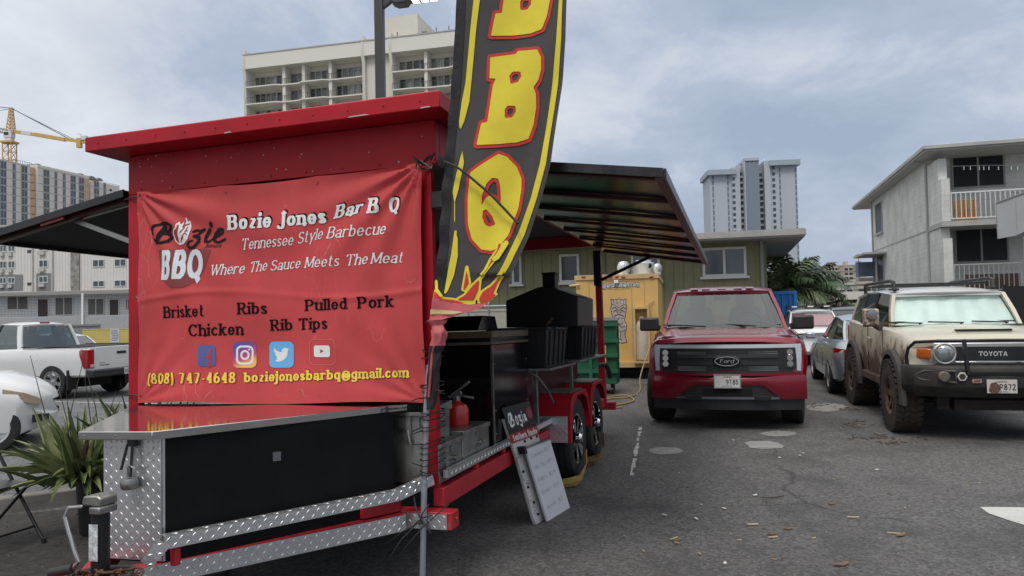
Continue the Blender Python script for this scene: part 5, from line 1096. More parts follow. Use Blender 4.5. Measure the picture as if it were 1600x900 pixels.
# ---------------------------------------------------------------- mud splashed off-roader
def offroader():
    mud = (.115, .072, .042)
    paint = mat('cream_muddy', (.50, .465, .37), .35, coat=.35, dirt=(mud, .31, 6, .5, 1.45, .875)); clean = mat('cream_paint', (.52, .485, .385), .3, coat=.4, var=.04, dirt=(mud, .0, 9, .9, 1.5))
    muddy = mat('muddy_tyre', (.045, .032, .024), .9, var=.5, scale=6, bump=.25, bscale=60); mrim = mat('muddy_rim', (.10, .068, .045), .75, .2, var=.5, scale=9)
    flare = mat('muddy_flare', (.045, .040, .036), .75, var=.4, scale=7); bar = mat('muddy_bumper', (.020, .018, .016), .6, var=.6, scale=6, bump=.1, bscale=40)
    c = thing('offroad_car', 'mud splashed cream off-roader with white roof, bull bar and roof rack', 'off-roader', pose(5.80, 9.32, -math.pi / 2 - .262))
    bpy.context.view_layer.update()
    st = [(.66, .68, 1.17, .80, .86, .80, .90, .03, .10), (.58, .62, 1.225, .84, .89, .82, .92, .035, .08), (.2, .60, 1.27, .86, .905, .83, .95, .04), (-.5, .58, 1.31, .86, .915, .845, .95, .035), (-.62, .56, 1.31, .86, .915, .875, .95, .01), (-1.6, .56, 1.32, .86, .915, .885, .95, .01), (-2.7, .58, 1.36, .86, .915, .885, .98, .01), (-3.25, .62, 1.37, .84, .89, .87, .98, .01), (-3.36, .66, 1.33, .80, .86, .84, .98, .01)]
    body_mesh('body', st, paint, c, ((0, .92, .47), (-2.69, .92, .47)), .52)
    belt = [(-.66, .80, 1.32), (-1.50, .875, 1.335), (-2.25, .875, 1.36), (-3.28, .83, 1.38)]; roof = [(-.98, .70, 1.755), (-1.55, .745, 1.80), (-2.30, .745, 1.80), (-3.20, .72, 1.74)]
    wroof = mat('white_roof', (.62, .63, .62), .3, coat=.3, var=.05)
    cabin(c, belt, roof, paint, K['glass_dark'], crown=.06, pil=(.12, .10), roof_mat=wroof, bow=.07, screen='glass_clear')
    # folding foil sunshade behind the windscreen
    m = MB(); A, B, C, D = [Vector(p) for p in ((-.70, .74, 1.335), (-.70, -.74, 1.335), (-1.02, .655, 1.735), (-1.02, -.655, 1.735))]
    m.grid(lambda u, v: A.lerp(B, u).lerp(C.lerp(D, u), v) + Vector((.055 * (1 - (2 * u - 1) ** 2) + .012 * abs(((u * 6.5) % 1) - .5) * 2 - .01 + .006 * math.sin(u * 23 + v * 5), 0, .012 * math.sin(u * 11) * (v > .9))), 52, 8)
    m.build('sunshade_or_reflection', mat('mint_foil', (.72, .83, .79), .4, .1, bump=.12, bscale=14, var=.08), c)
    m = MB(); m.grid(lambda u, v: Vector((-.58 + .05 * (1 - (2 * u - 1) ** 2) - .1 * v, .80 - 1.6 * u, 1.345)), 8, 1); m.build('cowl', K['black_flat'], c)
    for y in (.58, .05, -.45):
        m = MB(); m.tube([(-.58, y, 1.352), (-.63, y + .05, 1.365), (-.64, y - .38, 1.382)], .010, 6); m.build('wiper', K['black_flat'], c)
    m = MB(); m.loft([[(x, y0 * 1.0, z), (x, -y0, z), (x, -y0 * .93, z + .022), (x, y0 * .93, z + .022)] for x, y0, z in ((.42, .36, 1.268), (.0, .42, 1.312), (-.35, .46, 1.328))]); h = m.build('hood_scoop', clean, c, smooth=40)
    m = MB(); m.box(.36, .435, -.30, .30, 1.292, 1.312); m.build('scoop_grille', K['dark'], h)
    # grille panel, lamps
    m = MB(); m.box(.64, .672, -.62, .62, .905, 1.165); g = m.build('grille_surround', mat('grille_silver', (.45, .45, .44), .35, .5, var=.1), c, bevel=.02)
    m = MB(); m.box(.6725, .678, -.385, .385, .95, 1.115); m.build('grille', mat('grille_black', (.012, .012, .014), .4), g)
    m = MB()
    for r_ in range(8):
        for k_ in range(30):
            y = -.375 + k_ * .0258 + (.0129 if r_ % 2 else 0); z = .96 + r_ * .0205
            if y < .38: m.tube([(.680, y + .011 * math.cos(a), z + .0105 * math.sin(a)) for a in [math.pi / 6 + math.pi / 3 * i for i in range(4)]], .0016, 3, cap=False)
    m.build('grille_mesh', mat('mesh_grey', (.05, .05, .052), .4), g, smooth=0)
    m = MB(); put(m, text_pts('TOYOTA', .085, .075, 0, .05, .09), lambda u, v: (.684, -.145 + .30 * u, 1.005 + .055 * v)); put(m, text_pts('TOYOTA', .085, .075, 0, .05, .09), lambda u, v: (.682, -.143 + .30 * u, 1.003 + .055 * v)); m.build('maker_lettering', mat('letter_silver', (.62, .62, .62), .3, .4), g, smooth=0)
    m = MB(); m.box(.673, .69, -.40, .40, .925, .94); m.build('grille_trim', K['chrome'], g, bevel=.003)
    for s in (1, -1):
        y = s * .505
        m = MB(); m.lathe([(.095, -.02), (.125, .0), (.130, .025), (.118, .04), (.105, .036), (.095, .015)], 'X', 36, (.668, y, 1.035)); hl = m.build('headlight', mat('lamp_ring', (.55, .55, .53), .25, .6), c)
        m = MB(); m.lathe([(.104, .03), (.085, .05), (.05, .062), (.0, .066)], 'X', 28, (.668, y, 1.035)); m.build('headlight_lens', mat('lamp_glass', (.34, .36, .36), .12, .5, var=.3, scale=16, coat=.5), hl)
        m = MB(); m.loft([[(.645 - .16 * ((y_ - .62) / .24) ** 1.6, s * y_, 1.09), (.645 - .16 * ((y_ - .62) / .24) ** 1.6, s * y_, .975), (.59 - .16 * ((y_ - .62) / .24) ** 1.6, s * y_, .975), (.59 - .16 * ((y_ - .62) / .24) ** 1.6, s * y_, 1.09)] for y_ in (.635, .70, .76, .81, .85)]); m.build('turn_signal', K['amber'], c, bevel=.008)
    # bull bar and steel bumper
    m = MB()
    out = [(.60, -.97), (.78, -.86), (.90, -.60), (.93, 0), (.90, .60), (.78, .86), (.60, .97)]
    top = [(x - .02, y * .99) for x, y in out]
    m.loft([[(x, y, z0) for x, y in o] + [(x - .16 if abs(y) < .9 else x - .02, y * .93, z0) for x, y in o[::-1]] for o, z0 in (([(x - .10, y * .94) for x, y in out], .53), (out, .66), (out, .86), (top, .90))])
    bb = m.build('steel_bumper', bar, c, bevel=.01)
    m = MB(); m.box(.905, .9335, -.46, .46, .80, .835); m.build('winch_slot', K['dark'], bb)
    for s in (1, -1):
        m = MB(); S_ = lambda y: .93 - .03 * (abs(y) / .6) ** 2 - (.0 if abs(y) < .6 else (abs(y) - .6) * .46)
        pts = [(.46, .845), (.76, .845), (.85, .79), (.80, .74), (.46, .715)]; pp = [Vector((S_(y) + .016, s * y, z)) for y, z in pts]
        m.tube(pp + [pp[0]], .014, 8, cap=False); m.build('lamp_pocket', mat('pocket_brown', (.07, .058, .048), .7, var=.3), bb)
        m = MB(); m.add([p - Vector((.006, 0, 0)) for p in pp], [(0, 1, 2, 3, 4)] if s < 0 else [(4, 3, 2, 1, 0)]); m.build('pocket', K['black_flat'], bb)
        m = MB(); m.lathe([(.0, .03), (.05, .028), (.062, .015), (.062, -.01)], 'X', 20, (.925, s * .585, .785))
        for z in (.76, .785, .81): m.box(.95, .957, s * .585 - .045, s * .585 + .045, z - .004, z + .004)
        m.build('fog_lamp', mat('fog_dirty', (.13, .11, .09), .5, var=.3, scale=20), bb)
    m = MB(); m.lathe([(.0, .006), (.05, .006), (.055, 0)], 'X', 6, (.938, -.40, .785)); m.build('round_badge', mat('badge_white', (.55, .53, .48), .5, var=.3, scale=40), bb)
    m = MB(); m.lathe([(.0, .0062), (.038, .0062)], 'X', 6, (.9385, -.40, .785)); m.build('badge_face', mat('badge_dark', (.08, .07, .06), .5, var=.5, scale=60), bb)
    m = MB(); put(m, contour(d_rbox(-.05, -.022, .05, .022, .012), -.06, -.03, .06, .03, .006), lambda u, v: (.936, -.25 + u, .735 + v)); m.build('bumper_badge', mat('badge_pink', (.38, .20, .17), .5), bb, smooth=0)
    m = MB(); put(m, text_pts('ARB', .12, .12, 0, .07, .12), lambda u, v: (.9375, -.282 + .064 * u, .723 + .024 * v)); m.build('badge_lettering', K['plate_ink'], bb, smooth=0)
    m = MB()
    for s in (1, -1):
        m.bar((.93, s * .335, .80), (.90, s * .36, 1.215), .06, .035, up=(0, 1, 0))
    loop = [(.90, -.36, 1.195), (.80, -.62, 1.19), (.68, -.82, 1.175), (.62, -.88, 1.10), (.60, -.90, .99), (.61, -.89, .86)]
    m.tube(loop, .020, 10); m.tube([(x, -y, z) for x, y, z in loop], .020, 10); m.tube([(.90, -.38, 1.195), (.915, 0, 1.20), (.90, .38, 1.195)], .020, 10)
    m.build('bull_bar', K['black'], c, smooth=40, bevel=.004)
    pl = plate_text(c, 'licence_plate', 'EP872', face_front(.939, -.0, .675), .305, .155, None, .45, box=(.28, .95), bg=mat('plate_muddy', (.52, .50, .45), .6, dirt=(mud, .0, 14, -.3, .3)))
    m = MB(); put(m, contour(d_off(d_poly([(-.13, -.05), (-.11, .03), (-.06, .045), (-.035, .01), (-.03, -.03), (-.05, -.07), (-.1, -.075)]), .006), -.16, -.1, .02, .07, .008), lambda u, v: (u, -.0035, v)); m.build('mud_splash', mat('mud', mud, .95, var=.4, scale=40), pl, smooth=0)
    # flares, sills, doors, mirrors, rack
    for s in (1, -1):
        for x in (0, -2.69):
            m = MB(); rings = []
            for i in range(13):
                a = R(-8 + 196 * i / 12); r0, r1 = .515, .59; ca, sa = math.cos(a), math.sin(a)
                rings.append([(x + r0 * ca, s * .90, .47 + r0 * sa), (x + r0 * ca, s * .985, .47 + r0 * sa), (x + r1 * ca, s * .965, .47 + r1 * sa), (x + r1 * ca, s * .90, .47 + r1 * sa)])
            m.loft(rings); m.build('wheel_flare', flare, c, bevel=.01)
        m = MB(); m.bar((-.60, s * .87, .56), (-2.12, s * .87, .56), .08, .12); m.build('sill', mat('mud_sill', (.085, .058, .038), .85, var=.4), c, bevel=.02)
        m = MB()
        for x in (-.60, -1.56): m.bar((x, s * .9165, .66), (x, s * .909, 1.30), .008, .004, up=(1, 0, 0))
        m.build('door_gap', K['dark'], c)
        m = MB(); m.bar((-1.28, s * .94, 1.14), (-1.46, s * .94, 1.14), .022, .03); m.lathe([(.0, .002), (.05, .0)], 'Y', 16, (-1.4, s * .917, 1.14)); m.build('door_handle', clean, c, bevel=.006)
        m = MB(); m.loft([[(x, s * (1.03 - w), z0), (x, s * (1.03 + w), z0), (x, s * (1.03 + w), z1), (x, s * (1.03 - w), z1)] for x, w, z0, z1 in ((-.78, .09, 1.34, 1.56), (-.70, .105, 1.32, 1.575), (-.62, .09, 1.34, 1.56))]); mr = m.build('mirror', mat('mirror_muddy', (.46, .42, .36), .5, dirt=(mud, .25, 30, .5, 3.0)), c, bevel=.02)
        m = MB(); m.lathe([(.0, .02), (.045, .016), (.06, 0)], 'X', 16, (-.60, s * 1.03, 1.50)); m.lathe([(.062, .0), (.068, .02), (.055, .02)], 'X', 16, (-.61, s * 1.03, 1.50)); m.build('mirror_lamp', K['lens'], mr)
        m = MB(); m.bar((-.72, s * .89, 1.30), (-.70, s * .98, 1.36), .07, .10); m.build('mirror_arm', flare, mr, bevel=.01)
        m = MB(); m.tube([(-1.10, s * .62, 1.82), (-1.14, s * .63, 1.94), (-1.26, s * .635, 1.965), (-3.0, s * .635, 1.955), (-3.12, s * .63, 1.92), (-3.15, s * .62, 1.80)], .028, 10); rk = m.build('rack_rail', K['plastic'], c)
        m = MB(); m.bar((-1.05, s * .62, 1.84), (-1.28, s * .62, 1.84), .09, .03); m.build('rack_foot', K['plastic'], rk, bevel=.008)
        m = MB(); m.box(-3.42, -3.34, s * .80 - .08, s * .80 + .08, 1.0, 1.28); m.build('tail_light', K['lens_red'], c, bevel=.015)
    for i in range(6):
        x = -1.3 - i * .34; m = MB(); m.bar((x, -.62, 1.91), (x, .62, 1.91), .045, .03); m.build('rack_slat', K['plastic'], c, bevel=.005)
    m = MB(); m.lathe([(.28, 0), (.385, .02), (.40, .09), (.40, .17), (.385, .23), (.2, .235), (0, .23)], 'X', 28, (-3.60, .12, 1.02)); m.build('spare_wheel', K['rubber'], c)
    for s in (1, -1):
        wheel(c, 0, s * .84, .455, .30, s, muddy, mrim, 6, 'fat', rr=.52, steer=R(0), knobs=True, dish=.03); wheel(c, -2.69, s * .84, .455, .30, s, muddy, mrim, 6, 'fat', rr=.52, knobs=True, dish=.03)
    m = MB(); m.box(-3.2, .5, -.55, .55, .42, .62); m.tube([(0, -.75, .42), (0, .75, .42)], .06, 10); m.box(.3, .62, -.40, .40, .36, .48); m.box(.45, .60, -.58, -.45, .36, .56); m.build('underbody', mat('under_mud', (.03, .024, .02), .9, var=.4), c)
    rnd = random.Random(9); m = MB()
    for i in range(60):
        y = rnd.uniform(-.85, .85); x = .6 - rnd.random() * .3; z = .36 - .0; l = rnd.uniform(.005, .03); m.tube([(x, y, .37), (x, y + .004, .37 - l)], .008, 4, .002)
    m.build('hanging_mud', mat('mud_drip', (.03, .024, .02), .9), c)
offroader()
# ---------------------------------------------------------------- ordinary cars
def simple_car(name, label, cat, M, st, belt, roof, paint, wb, tr, wr, ww, rimm, ra, zb=.32, glass='glass_dark', spokes=5, style='fat', crown=.05, rows=(), seat=None, bow=.08, pil=(.09, .06), smooth=32):
    c = thing(name, label, cat, M); bpy.context.view_layer.update()
    hw = max(s[4] for s in st)
    body_mesh('body', st, paint, c, ((0, hw, wr + .02), (-wb, hw, wr + .02)), ra, smooth=smooth)
    if belt: cabin(c, belt, roof, paint, K[glass], crown=crown, tub=dict(rows=rows, seat=seat) if rows else None, bow=bow, pil=pil)
    for s in (1, -1):
        for x in (0, -wb): wheel(c, x, s * tr / 2, wr, ww, s, K['rubber'], rimm, spokes, style)
    if belt:
        for s in (1, -1):
            m = MB(); wy = lambda x: np.interp(-x, [-q[0] for q in st], [q[4] for q in st])
            for x in (belt[0][0] - .42, belt[1][0] - .25): m.bar((x, s * (wy(x) + .001), zb + .12), (x, s * (wy(x) + .001), belt[0][2] - .24), .009, .005, up=(1, 0, 0))
            each(m, 'door_gap', K['dark'], c)
    m = MB(); m.box(st[-1][0] + .7, st[0][0] - .6, -hw * .45, hw * .45, zb - .08, zb + .1); m.build('underbody', K['black_flat'], c)
    return c
GY = YAW   # grid heading
white = mat('car_white', (.66, .67, .67), .28, coat=.5, var=.03, scale=2)
silver_rim = mat('alloy', (.42, .43, .44), .3, .8)
# silver coupe, tail towards us
sv = mat('car_silver', (.34, .38, .42), .26, .55, coat=.6)
st = [(.80, .40, .66, .70, .76, .66, .5, .03, .2), (.6, .28, .78, .82, .86, .72, .52, .04, .08), (0, .24, .88, .84, .875, .76, .56, .04), (-.75, .22, .95, .84, .875, .78, .6, .03), (-1.6, .22, .965, .84, .875, .80, .62, .01), (-2.7, .24, .985, .84, .875, .78, .64, .01), (-3.3, .26, .985, .82, .865, .74, .66, .02), (-3.62, .32, .96, .78, .82, .70, .66, .02, -.0), (-3.72, .40, .90, .72, .76, .66, .64, .01)]
c = simple_car('coupe', 'silver coupe seen from its tail beside the muddy off-roader', 'car', pose(7.42, 16.05, math.pi / 2 + GY + .01), st,
               [(-.70, .72, .955), (-1.75, .775, .97), (-2.45, .74, .985), (-3.0, .62, .99)], [(-1.45, .56, 1.345), (-1.85, .585, 1.385), (-2.2, .575, 1.37), (-2.50, .54, 1.315)], sv, 2.72, 1.52, .325, .225, silver_rim, .385, spokes=5, style='fat', bow=.10, pil=(.08, .035), glass='glass')
for s in (1, -1):
    m = MB(); m.loft([[(x, s * (y - .01), z0), (x - .012, s * y, z0), (x - .012, s * y, z1), (x, s * (y - .01), z1)] for x, y, z0, z1 in ((-3.25, .845, .74, .86), (-3.45, .838, .70, .88), (-3.62, .80, .69, .875), (-3.715, .70, .69, .86), (-3.725, .60, .71, .84))]); m.build('tail_light', K['lens_red'], c, bevel=.01)
    m = MB(); m.bar((-1.95, s * .875, .80), (-1.78, s * .875, .80), .02, .025); m.build('door_handle', sv, c, bevel=.004)
    m = MB(); m.box(-.98, -.82, s * .96 - .09, s * .96 + .10, .93, 1.06); m.build('mirror', sv, c, bevel=.03)
    m = MB(); m.bar((-3.70, s * .1, .40), (-3.70, s * .72, .44), .06, .08); m.build('bumper_step', K['plastic'], c)
m = MB(); m.bar((-.45, -.874, .50), (-3.2, -.874, .55), .012, .02); m.bar((-.45, .874, .50), (-3.2, .874, .55), .012, .02); m.build('side_moulding', sv, c)
# white SUV with a roof rack, nose towards us, behind the coupe
st = [(.80, .45, .98, .75, .82, .74, .72, .03, .2), (.62, .34, 1.06, .86, .90, .80, .72, .04, .08), (0, .32, 1.10, .88, .915, .83, .74, .04), (-.55, .32, 1.12, .88, .915, .85, .76, .03), (-2.0, .32, 1.14, .88, .915, .86, .78, .01), (-3.4, .36, 1.16, .86, .90, .84, .8, .01), (-3.6, .42, 1.12, .80, .86, .8, .8, .01)]
c = simple_car('suv', 'white SUV with black roof rack and pinkish reflection in its windscreen, behind the silver coupe', 'SUV', pose(8.25, 20.0, -math.pi / 2 + GY * .9) @ Matrix.Scale(.88, 4), st,
               [(-.45, .76, 1.12), (-1.5, .84, 1.14), (-2.5, .84, 1.15), (-3.4, .78, 1.16)], [(-1.25, .64, 1.60), (-1.6, .66, 1.64), (-2.5, .66, 1.63), (-3.15, .62, 1.58)], white, 2.75, 1.58, .37, .23, silver_rim, .43, bow=.10, glass='glass_clear')
pink_refl = mat('pink_reflection', (.42, .16, .19), .45, var=.1, scale=3)
m = MB(); A, B, C, D = [Vector(p) for p in ((-.56, .70, 1.14), (-.56, -.70, 1.14), (-1.27, .60, 1.56), (-1.27, -.60, 1.56))]; m.grid(lambda u, v: A.lerp(B, u).lerp(C.lerp(D, u), v) + Vector((.07 * (1 - (2 * u - 1) ** 2), 0, 0)), 10, 4); m.build('sunshade_or_reflection', pink_refl, c)  # pink sheet behind the glass paints in the windscreen's reflection, no real sun blind
for s in (1, -1):
    m = MB(); m.tube([(-1.25, s * .60, 1.66), (-1.38, s * .60, 1.79), (-3.0, s * .60, 1.79), (-3.1, s * .60, 1.64)], .025, 8); m.build('rack_rail', K['plastic'], c)
    m = MB(); m.box(-.78, -.62, s * 1.02 - .1, s * 1.02 + .12, 1.12, 1.28); m.build('mirror', white, c, bevel=.03)
    m = MB(); m.box(.60, .70, s * .62 - .14, s * .62 + .14, .80, .93); m.build('headlight', K['lens'], c, bevel=.02)
for x in (-1.5, -2.0, -2.6): m = MB(); m.bar((x, -.6, 1.78), (x, .6, 1.78), .06, .05); m.build('rack_slat', K['plastic'], c)
for y in (-.5, 0, .5): m = MB(); m.box(-1.47, -1.40, y - .09, y + .09, 1.765, 1.80); m.build('rack_marker', K['white'], c)
# black car further back
st2 = [(.80, .45, .78, .70, .80, .70, .6, .03, .2), (.6, .30, .88, .82, .87, .76, .6, .04, .08), (-.6, .28, .98, .84, .88, .8, .66, .03), (-2.6, .28, 1.0, .84, .88, .8, .68, .01), (-3.5, .34, .98, .8, .84, .74, .68, .01), (-3.6, .42, .9, .74, .8, .7, .66, .01)]
blackp = mat('car_black', (.012, .012, .014), .2, coat=.6)
simple_car('sedan', 'black sedan mostly hidden behind the silver coupe', 'car', pose(10.9, 24.6, math.pi / 2 + GY), st2, [(-.6, .74, .99), (-1.6, .8, 1.0), (-2.5, .8, 1.0), (-3.2, .7, 1.0)], [(-1.35, .6, 1.44), (-1.7, .62, 1.47), (-2.4, .62, 1.46), (-2.75, .58, 1.42)], blackp, 2.7, 1.54, .33, .22, silver_rim, .39)
# white pickup across the road, driving left
def white_pickup():
    M = pose(-12.16, 16.94, math.pi + GY) @ Matrix.Scale(.92, 4); st = [(.85, .45, 1.0, .80, .86, .78, .75, .03, .15), (.6, .40, 1.06, .86, .90, .8, .78, .04, .05), (0, .42, 1.09, .88, .925, .84, .80, .04), (-.6, .42, 1.11, .88, .93, .86, .82, .02), (-2.2, .42, 1.13, .88, .93, .88, .82, .01), (-2.35, .46, 1.13, .88, .93, .885, .84, .004), (-4.2, .50, 1.16, .88, .925, .885, .86, .004), (-4.28, .56, 1.15, .86, .90, .87, .86, .004)]
    seat = mat('seat_pale', (.22, .21, .20), .85)
    c = simple_car('pickup_truck', 'white pickup truck with tailgate towards us, driving off along the road', 'pickup truck', M, st,
                   [(-.55, .80, 1.12), (-1.35, .86, 1.14), (-2.14, .80, 1.15)], [(-1.15, .64, 1.66), (-1.45, .67, 1.69), (-1.98, .66, 1.67)], white, 3.24, 1.60, .385, .25, silver_rim, .46, glass='glass', rows=(-1.85,), seat=seat, pil=(.13, .07), spokes=6, style='fat')
    m = MB(); m.box(-4.12, -2.32, -.80, .80, 1.1615, 1.166); m.build('bed', K['black_flat'], c)
    m = MB()
    for s in (1, -1): m.bar((-2.3, s * .87, 1.175), (-4.24, s * .87, 1.18), .05, .022)
    m.bar((-4.24, -.85, 1.18), (-4.24, .85, 1.18), .05, .022); m.build('bed_rail', K['plastic'], c, bevel=.005)
    m = MB(); m.loft([[(x, y, z) for x, y, z in ((-4.285, -.72, z0), (-4.285, .72, z0), (-4.26, .72, z0), (-4.26, -.72, z0))] for z0 in (.66, 1.165)]); tg = m.build('tailgate', white, c, bevel=.008)
    m = MB(); m.box(-4.30, -4.286, -.13, .13, .985, 1.045); m.build('tailgate_handle', K['plastic'], tg, bevel=.006)
    m = MB(); put(m, text_pts('TACOMA', .1, .1, 0, .08), lambda u, v: (-4.2875, .62 - .28 * u, .735 + .035 * v)); put(m, text_pts('TOYOTA', .08, .08, 0, .1), lambda u, v: (-4.2875, .62 - .16 * u, .79 + .025 * v)); m.build('tailgate_lettering', K['black'], tg, smooth=0)
    for s in (1, -1):
        m = MB(); m.loft([[(xa, s * .915, z), (xa - .06, s * .934, z), (-4.27, s * .925, z), (-4.297, s * .885, z), (-4.297, s * .76, z), (-4.2, s * .76, z)] for z, xa in ((.70, -4.14), (.78, -4.10), (.95, -4.03), (1.08, -4.02), (1.115, -4.06))]); tl_ = m.build('tail_light', K['lens_red'], c, bevel=.01)
        m = MB(); m.box(-4.303, -4.2975, min(s * .77, s * .87), max(s * .77, s * .87), .72, .79); m.build('reverse_light', mat('lamp_white', (.55, .4, .38), .2, coat=.4), tl_)
        m = MB(); m.box(-3.72, -3.68, s * .80 - .13, s * .80 + .13, .22, .66); m.build('mud_flap', K['plastic'], c)
        m = MB(); m.bar((-1.62, s * .94, .96), (-1.44, s * .94, .96), .02, .03); m.build('door_handle', K['plastic'], c)
    m = MB(); m.box(-4.42, -4.2, -.92, .92, .50, .66); bp = m.build('bumper', mat('bumper_black', (.02, .022, .026), .4), c, bevel=.02)
    plate_text(c, 'licence_plate', '452 TTG', face_rear(-4.423, -.10, .585), .30, .15, None, .5, small=False, box=(.06, .94), rainbow=False)
    m = MB(); m.box(-1.98, -1.96, -.13, .13, 1.70, 1.745); m.build('brake_light', K['lens_red'], c, bevel=.005)
    m = MB(); put(m, contour(d_and(d_rbox(-.1, -.09, .1, .09, .06), d_not(d_rbox(-.094, -.084, .094, .084, .055))), -.11, -.1, .11, .1, .008), lambda u, v: (-2.75 + u, .9285, .94 + v)); m.build('fuel_door', mat('seam_grey', (.3, .3, .3), .5), c, smooth=0)
    m = MB(); m.tube([(-4.35, -.3, .42), (-4.5, -.3, .42)], .04, 8); m.build('exhaust', K['steel_dull'], c)
white_pickup()
# white hatchback parked at the kerb on the left, nose to the right
st = [(.62, .40, .58, .50, .60, .50, .48, .02, .20), (.60, .32, .64, .62, .70, .58, .48, .03, .24), (.50, .24, .72, .74, .79, .64, .48, .04, .18), (.35, .20, .80, .80, .83, .68, .5, .05, .08), (.1, .20, .90, .82, .845, .72, .56, .05, .0), (-.35, .20, 1.0, .82, .848, .76, .6, .04), (-.7, .20, 1.02, .82, .85, .80, .62, .01), (-2.2, .22, 1.04, .82, .85, .8, .66, .01), (-3.0, .26, 1.06, .80, .83, .78, .68, .01), (-3.15, .34, 1.0, .74, .78, .72, .68, .01)]
c = simple_car('hatchback', 'white hatchback at the left edge with silver wheel cover, nose towards the plants', 'car', pose(-6.88, 9.98, .42), st,
               [(-.3, .72, 1.0), (-1.3, .78, 1.03), (-2.2, .78, 1.05), (-2.95, .72, 1.06)], [(-1.25, .58, 1.44), (-1.6, .62, 1.48), (-2.3, .62, 1.47), (-2.75, .58, 1.40)], white, 2.5, 1.46, .315, .20, mat('wheel_cover', (.46, .47, .48), .35, .4), .375, spokes=7, style='cover')
for s in (1, -1):
    m = MB(); m.loft([[(x, s * y, z0), (x - .02, s * (y + .012), z0), (x - .02, s * (y + .012), z1), (x, s * y, z1)] for x, y, z0, z1 in ((.50, .52, .56, .62), (.46, .64, .57, .67), (.34, .755, .62, .74), (.14, .805, .72, .80))]); m.build('headlight', mat('hazy_lens', (.45, .36, .26), .2, coat=.5, var=.2), c, bevel=.01)
    m = MB(); m.loft([[(x, s * y, z0), (x + .01, s * (y + .01), z0), (x + .01, s * (y + .01), z1), (x, s * y, z1)] for x, y, z0, z1 in ((.56, .42, .34, .42), (.50, .58, .34, .44), (.42, .70, .34, .44))]); m.build('lower_grille', K['plastic'], c)
# another white car behind the hatchback with a red tail lamp, and a white sedan behind the pickup
st3 = [(.80, .45, .78, .70, .80, .70, .6, .03, .2), (.6, .30, .90, .82, .87, .76, .6, .04, .08), (-.6, .28, 1.0, .84, .88, .8, .66, .03), (-2.6, .28, 1.02, .84, .88, .8, .68, .01), (-3.5, .34, 1.04, .82, .86, .76, .68, .01), (-3.68, .42, .96, .74, .8, .72, .66, .01)]
cb, cr_ = [(-.6, .74, 1.0), (-1.6, .8, 1.02), (-2.5, .8, 1.03), (-3.3, .7, 1.04)], [(-1.35, .6, 1.44), (-1.7, .62, 1.48), (-2.4, .62, 1.46), (-2.85, .58, 1.40)]
c = simple_car('sedan', 'white car at the far left edge showing only its red tail lamp', 'car', pose(-13.9, 13.2, math.pi + GY) @ Matrix.Scale(.92, 4), st3, cb, cr_, white, 2.7, 1.54, .33, .22, silver_rim, .39)
for s in (1, -1): m = MB(); m.box(-3.70, -3.45, s * .76 - .12, s * .76 + .12, .74, .90); m.build('tail_light', K['lens_red'], c, bevel=.02)
c = simple_car('sedan', 'white sedan with red tail lamp half hidden behind the white pickup', 'car', pose(-15.5, 23.0, math.pi + GY) @ Matrix.Scale(.80, 4), st3, cb, cr_, white, 2.7, 1.54, .33, .22, silver_rim, .39)
for s in (1, -1): m = MB(); m.box(-3.70, -3.45, s * .76 - .12, s * .76 + .12, .80, .94); m.build('tail_light', K['lens_red'], c, bevel=.02)
# ------------------------------------------------------------------ buildings round the lot
def fr(px, Y, ang=YAW, z=0.):                     # facade frame: x to the right along the wall, y away from us, z up
    return Matrix.Translation(((px - 800) / FPX * Y, Y, z)) @ Matrix.Rotation(ang, 4, 'Z')
def on(M, px, py, yl=0.):                         # photo pixel -> (x, z) on the wall plane y = yl of that frame
    I = M.inverted(); o = I @ Vector((0, 0, CAM_H)); d = I.to_3x3() @ ray(px, py); p = o + d * ((yl - o.y) / d.y); return p.x, p.z
_wm = {}
def window(parent, x, z, w, h, frame, pane, y=0., split=2, sill=False, name='window', depth=.06, fw=.06, louvre=0, rot=None):
    """one window: frame mesh with its pane as a sub-part; equal sizes share their meshes"""
    key = (round(w, 3), round(h, 3), frame.name, pane.name, split, sill, name, louvre, fw)
    if key in _wm:
        f0, p0 = _wm[key]; f = f0.copy(); col.objects.link(f); f.parent = parent
        p = p0.copy(); col.objects.link(p); p.parent = f
    else:
        m = MB(); d = depth
        m.box(0, w, -d, 0, 0, fw); m.box(0, w, -d, 0, h - fw, h)
        for i in range(split + 1): c = i * (w - fw) / split; m.box(c, c + fw, -d * .96, 0, fw, h - fw)
        if sill: m.box(-.08, w + .08, -d - .08, 0, -.07, -.001)
        f = m.build(name, frame, parent); m = MB()
        if louvre:
            for i in range(louvre): q = fw + (h - 2 * fw) * i / louvre; m.add([(fw, -.045, q), (w - fw, -.045, q), (w - fw, -.01, q + (h - 2 * fw) / louvre * 1.1), (fw, -.01, q + (h - 2 * fw) / louvre * 1.1)], [(0, 1, 2, 3)])
        m.add([(fw, -.008, fw), (w - fw, -.008, fw), (w - fw, -.008, h - fw), (fw, -.008, h - fw)], [(0, 1, 2, 3)])
        p = m.build('pane', pane, f, smooth=0); _wm[key] = (f, p)
    f.matrix_local = (rot or Matrix()) @ Matrix.Translation((x, y, z)) if rot is not None else Matrix.Translation((x, y, z)); return f
def part(name, parent, material, *boxes, bevel=0):
    m = MB()
    for b in boxes: m.box(*b)
    return m.build(name, material, parent, bevel=bevel)
G_dark = mat('window_dark', (.02, .024, .028), .08, spec=.6); G_blue = mat('window_bluegrey', (.06, .085, .105), .10, spec=.8, var=.5, scale=.12); G_cur = mat('window_curtain', (.17, .17, .16), .25, var=.7, scale=.9)
wf = mat('window_frame_white', (.58, .58, .56), .5)
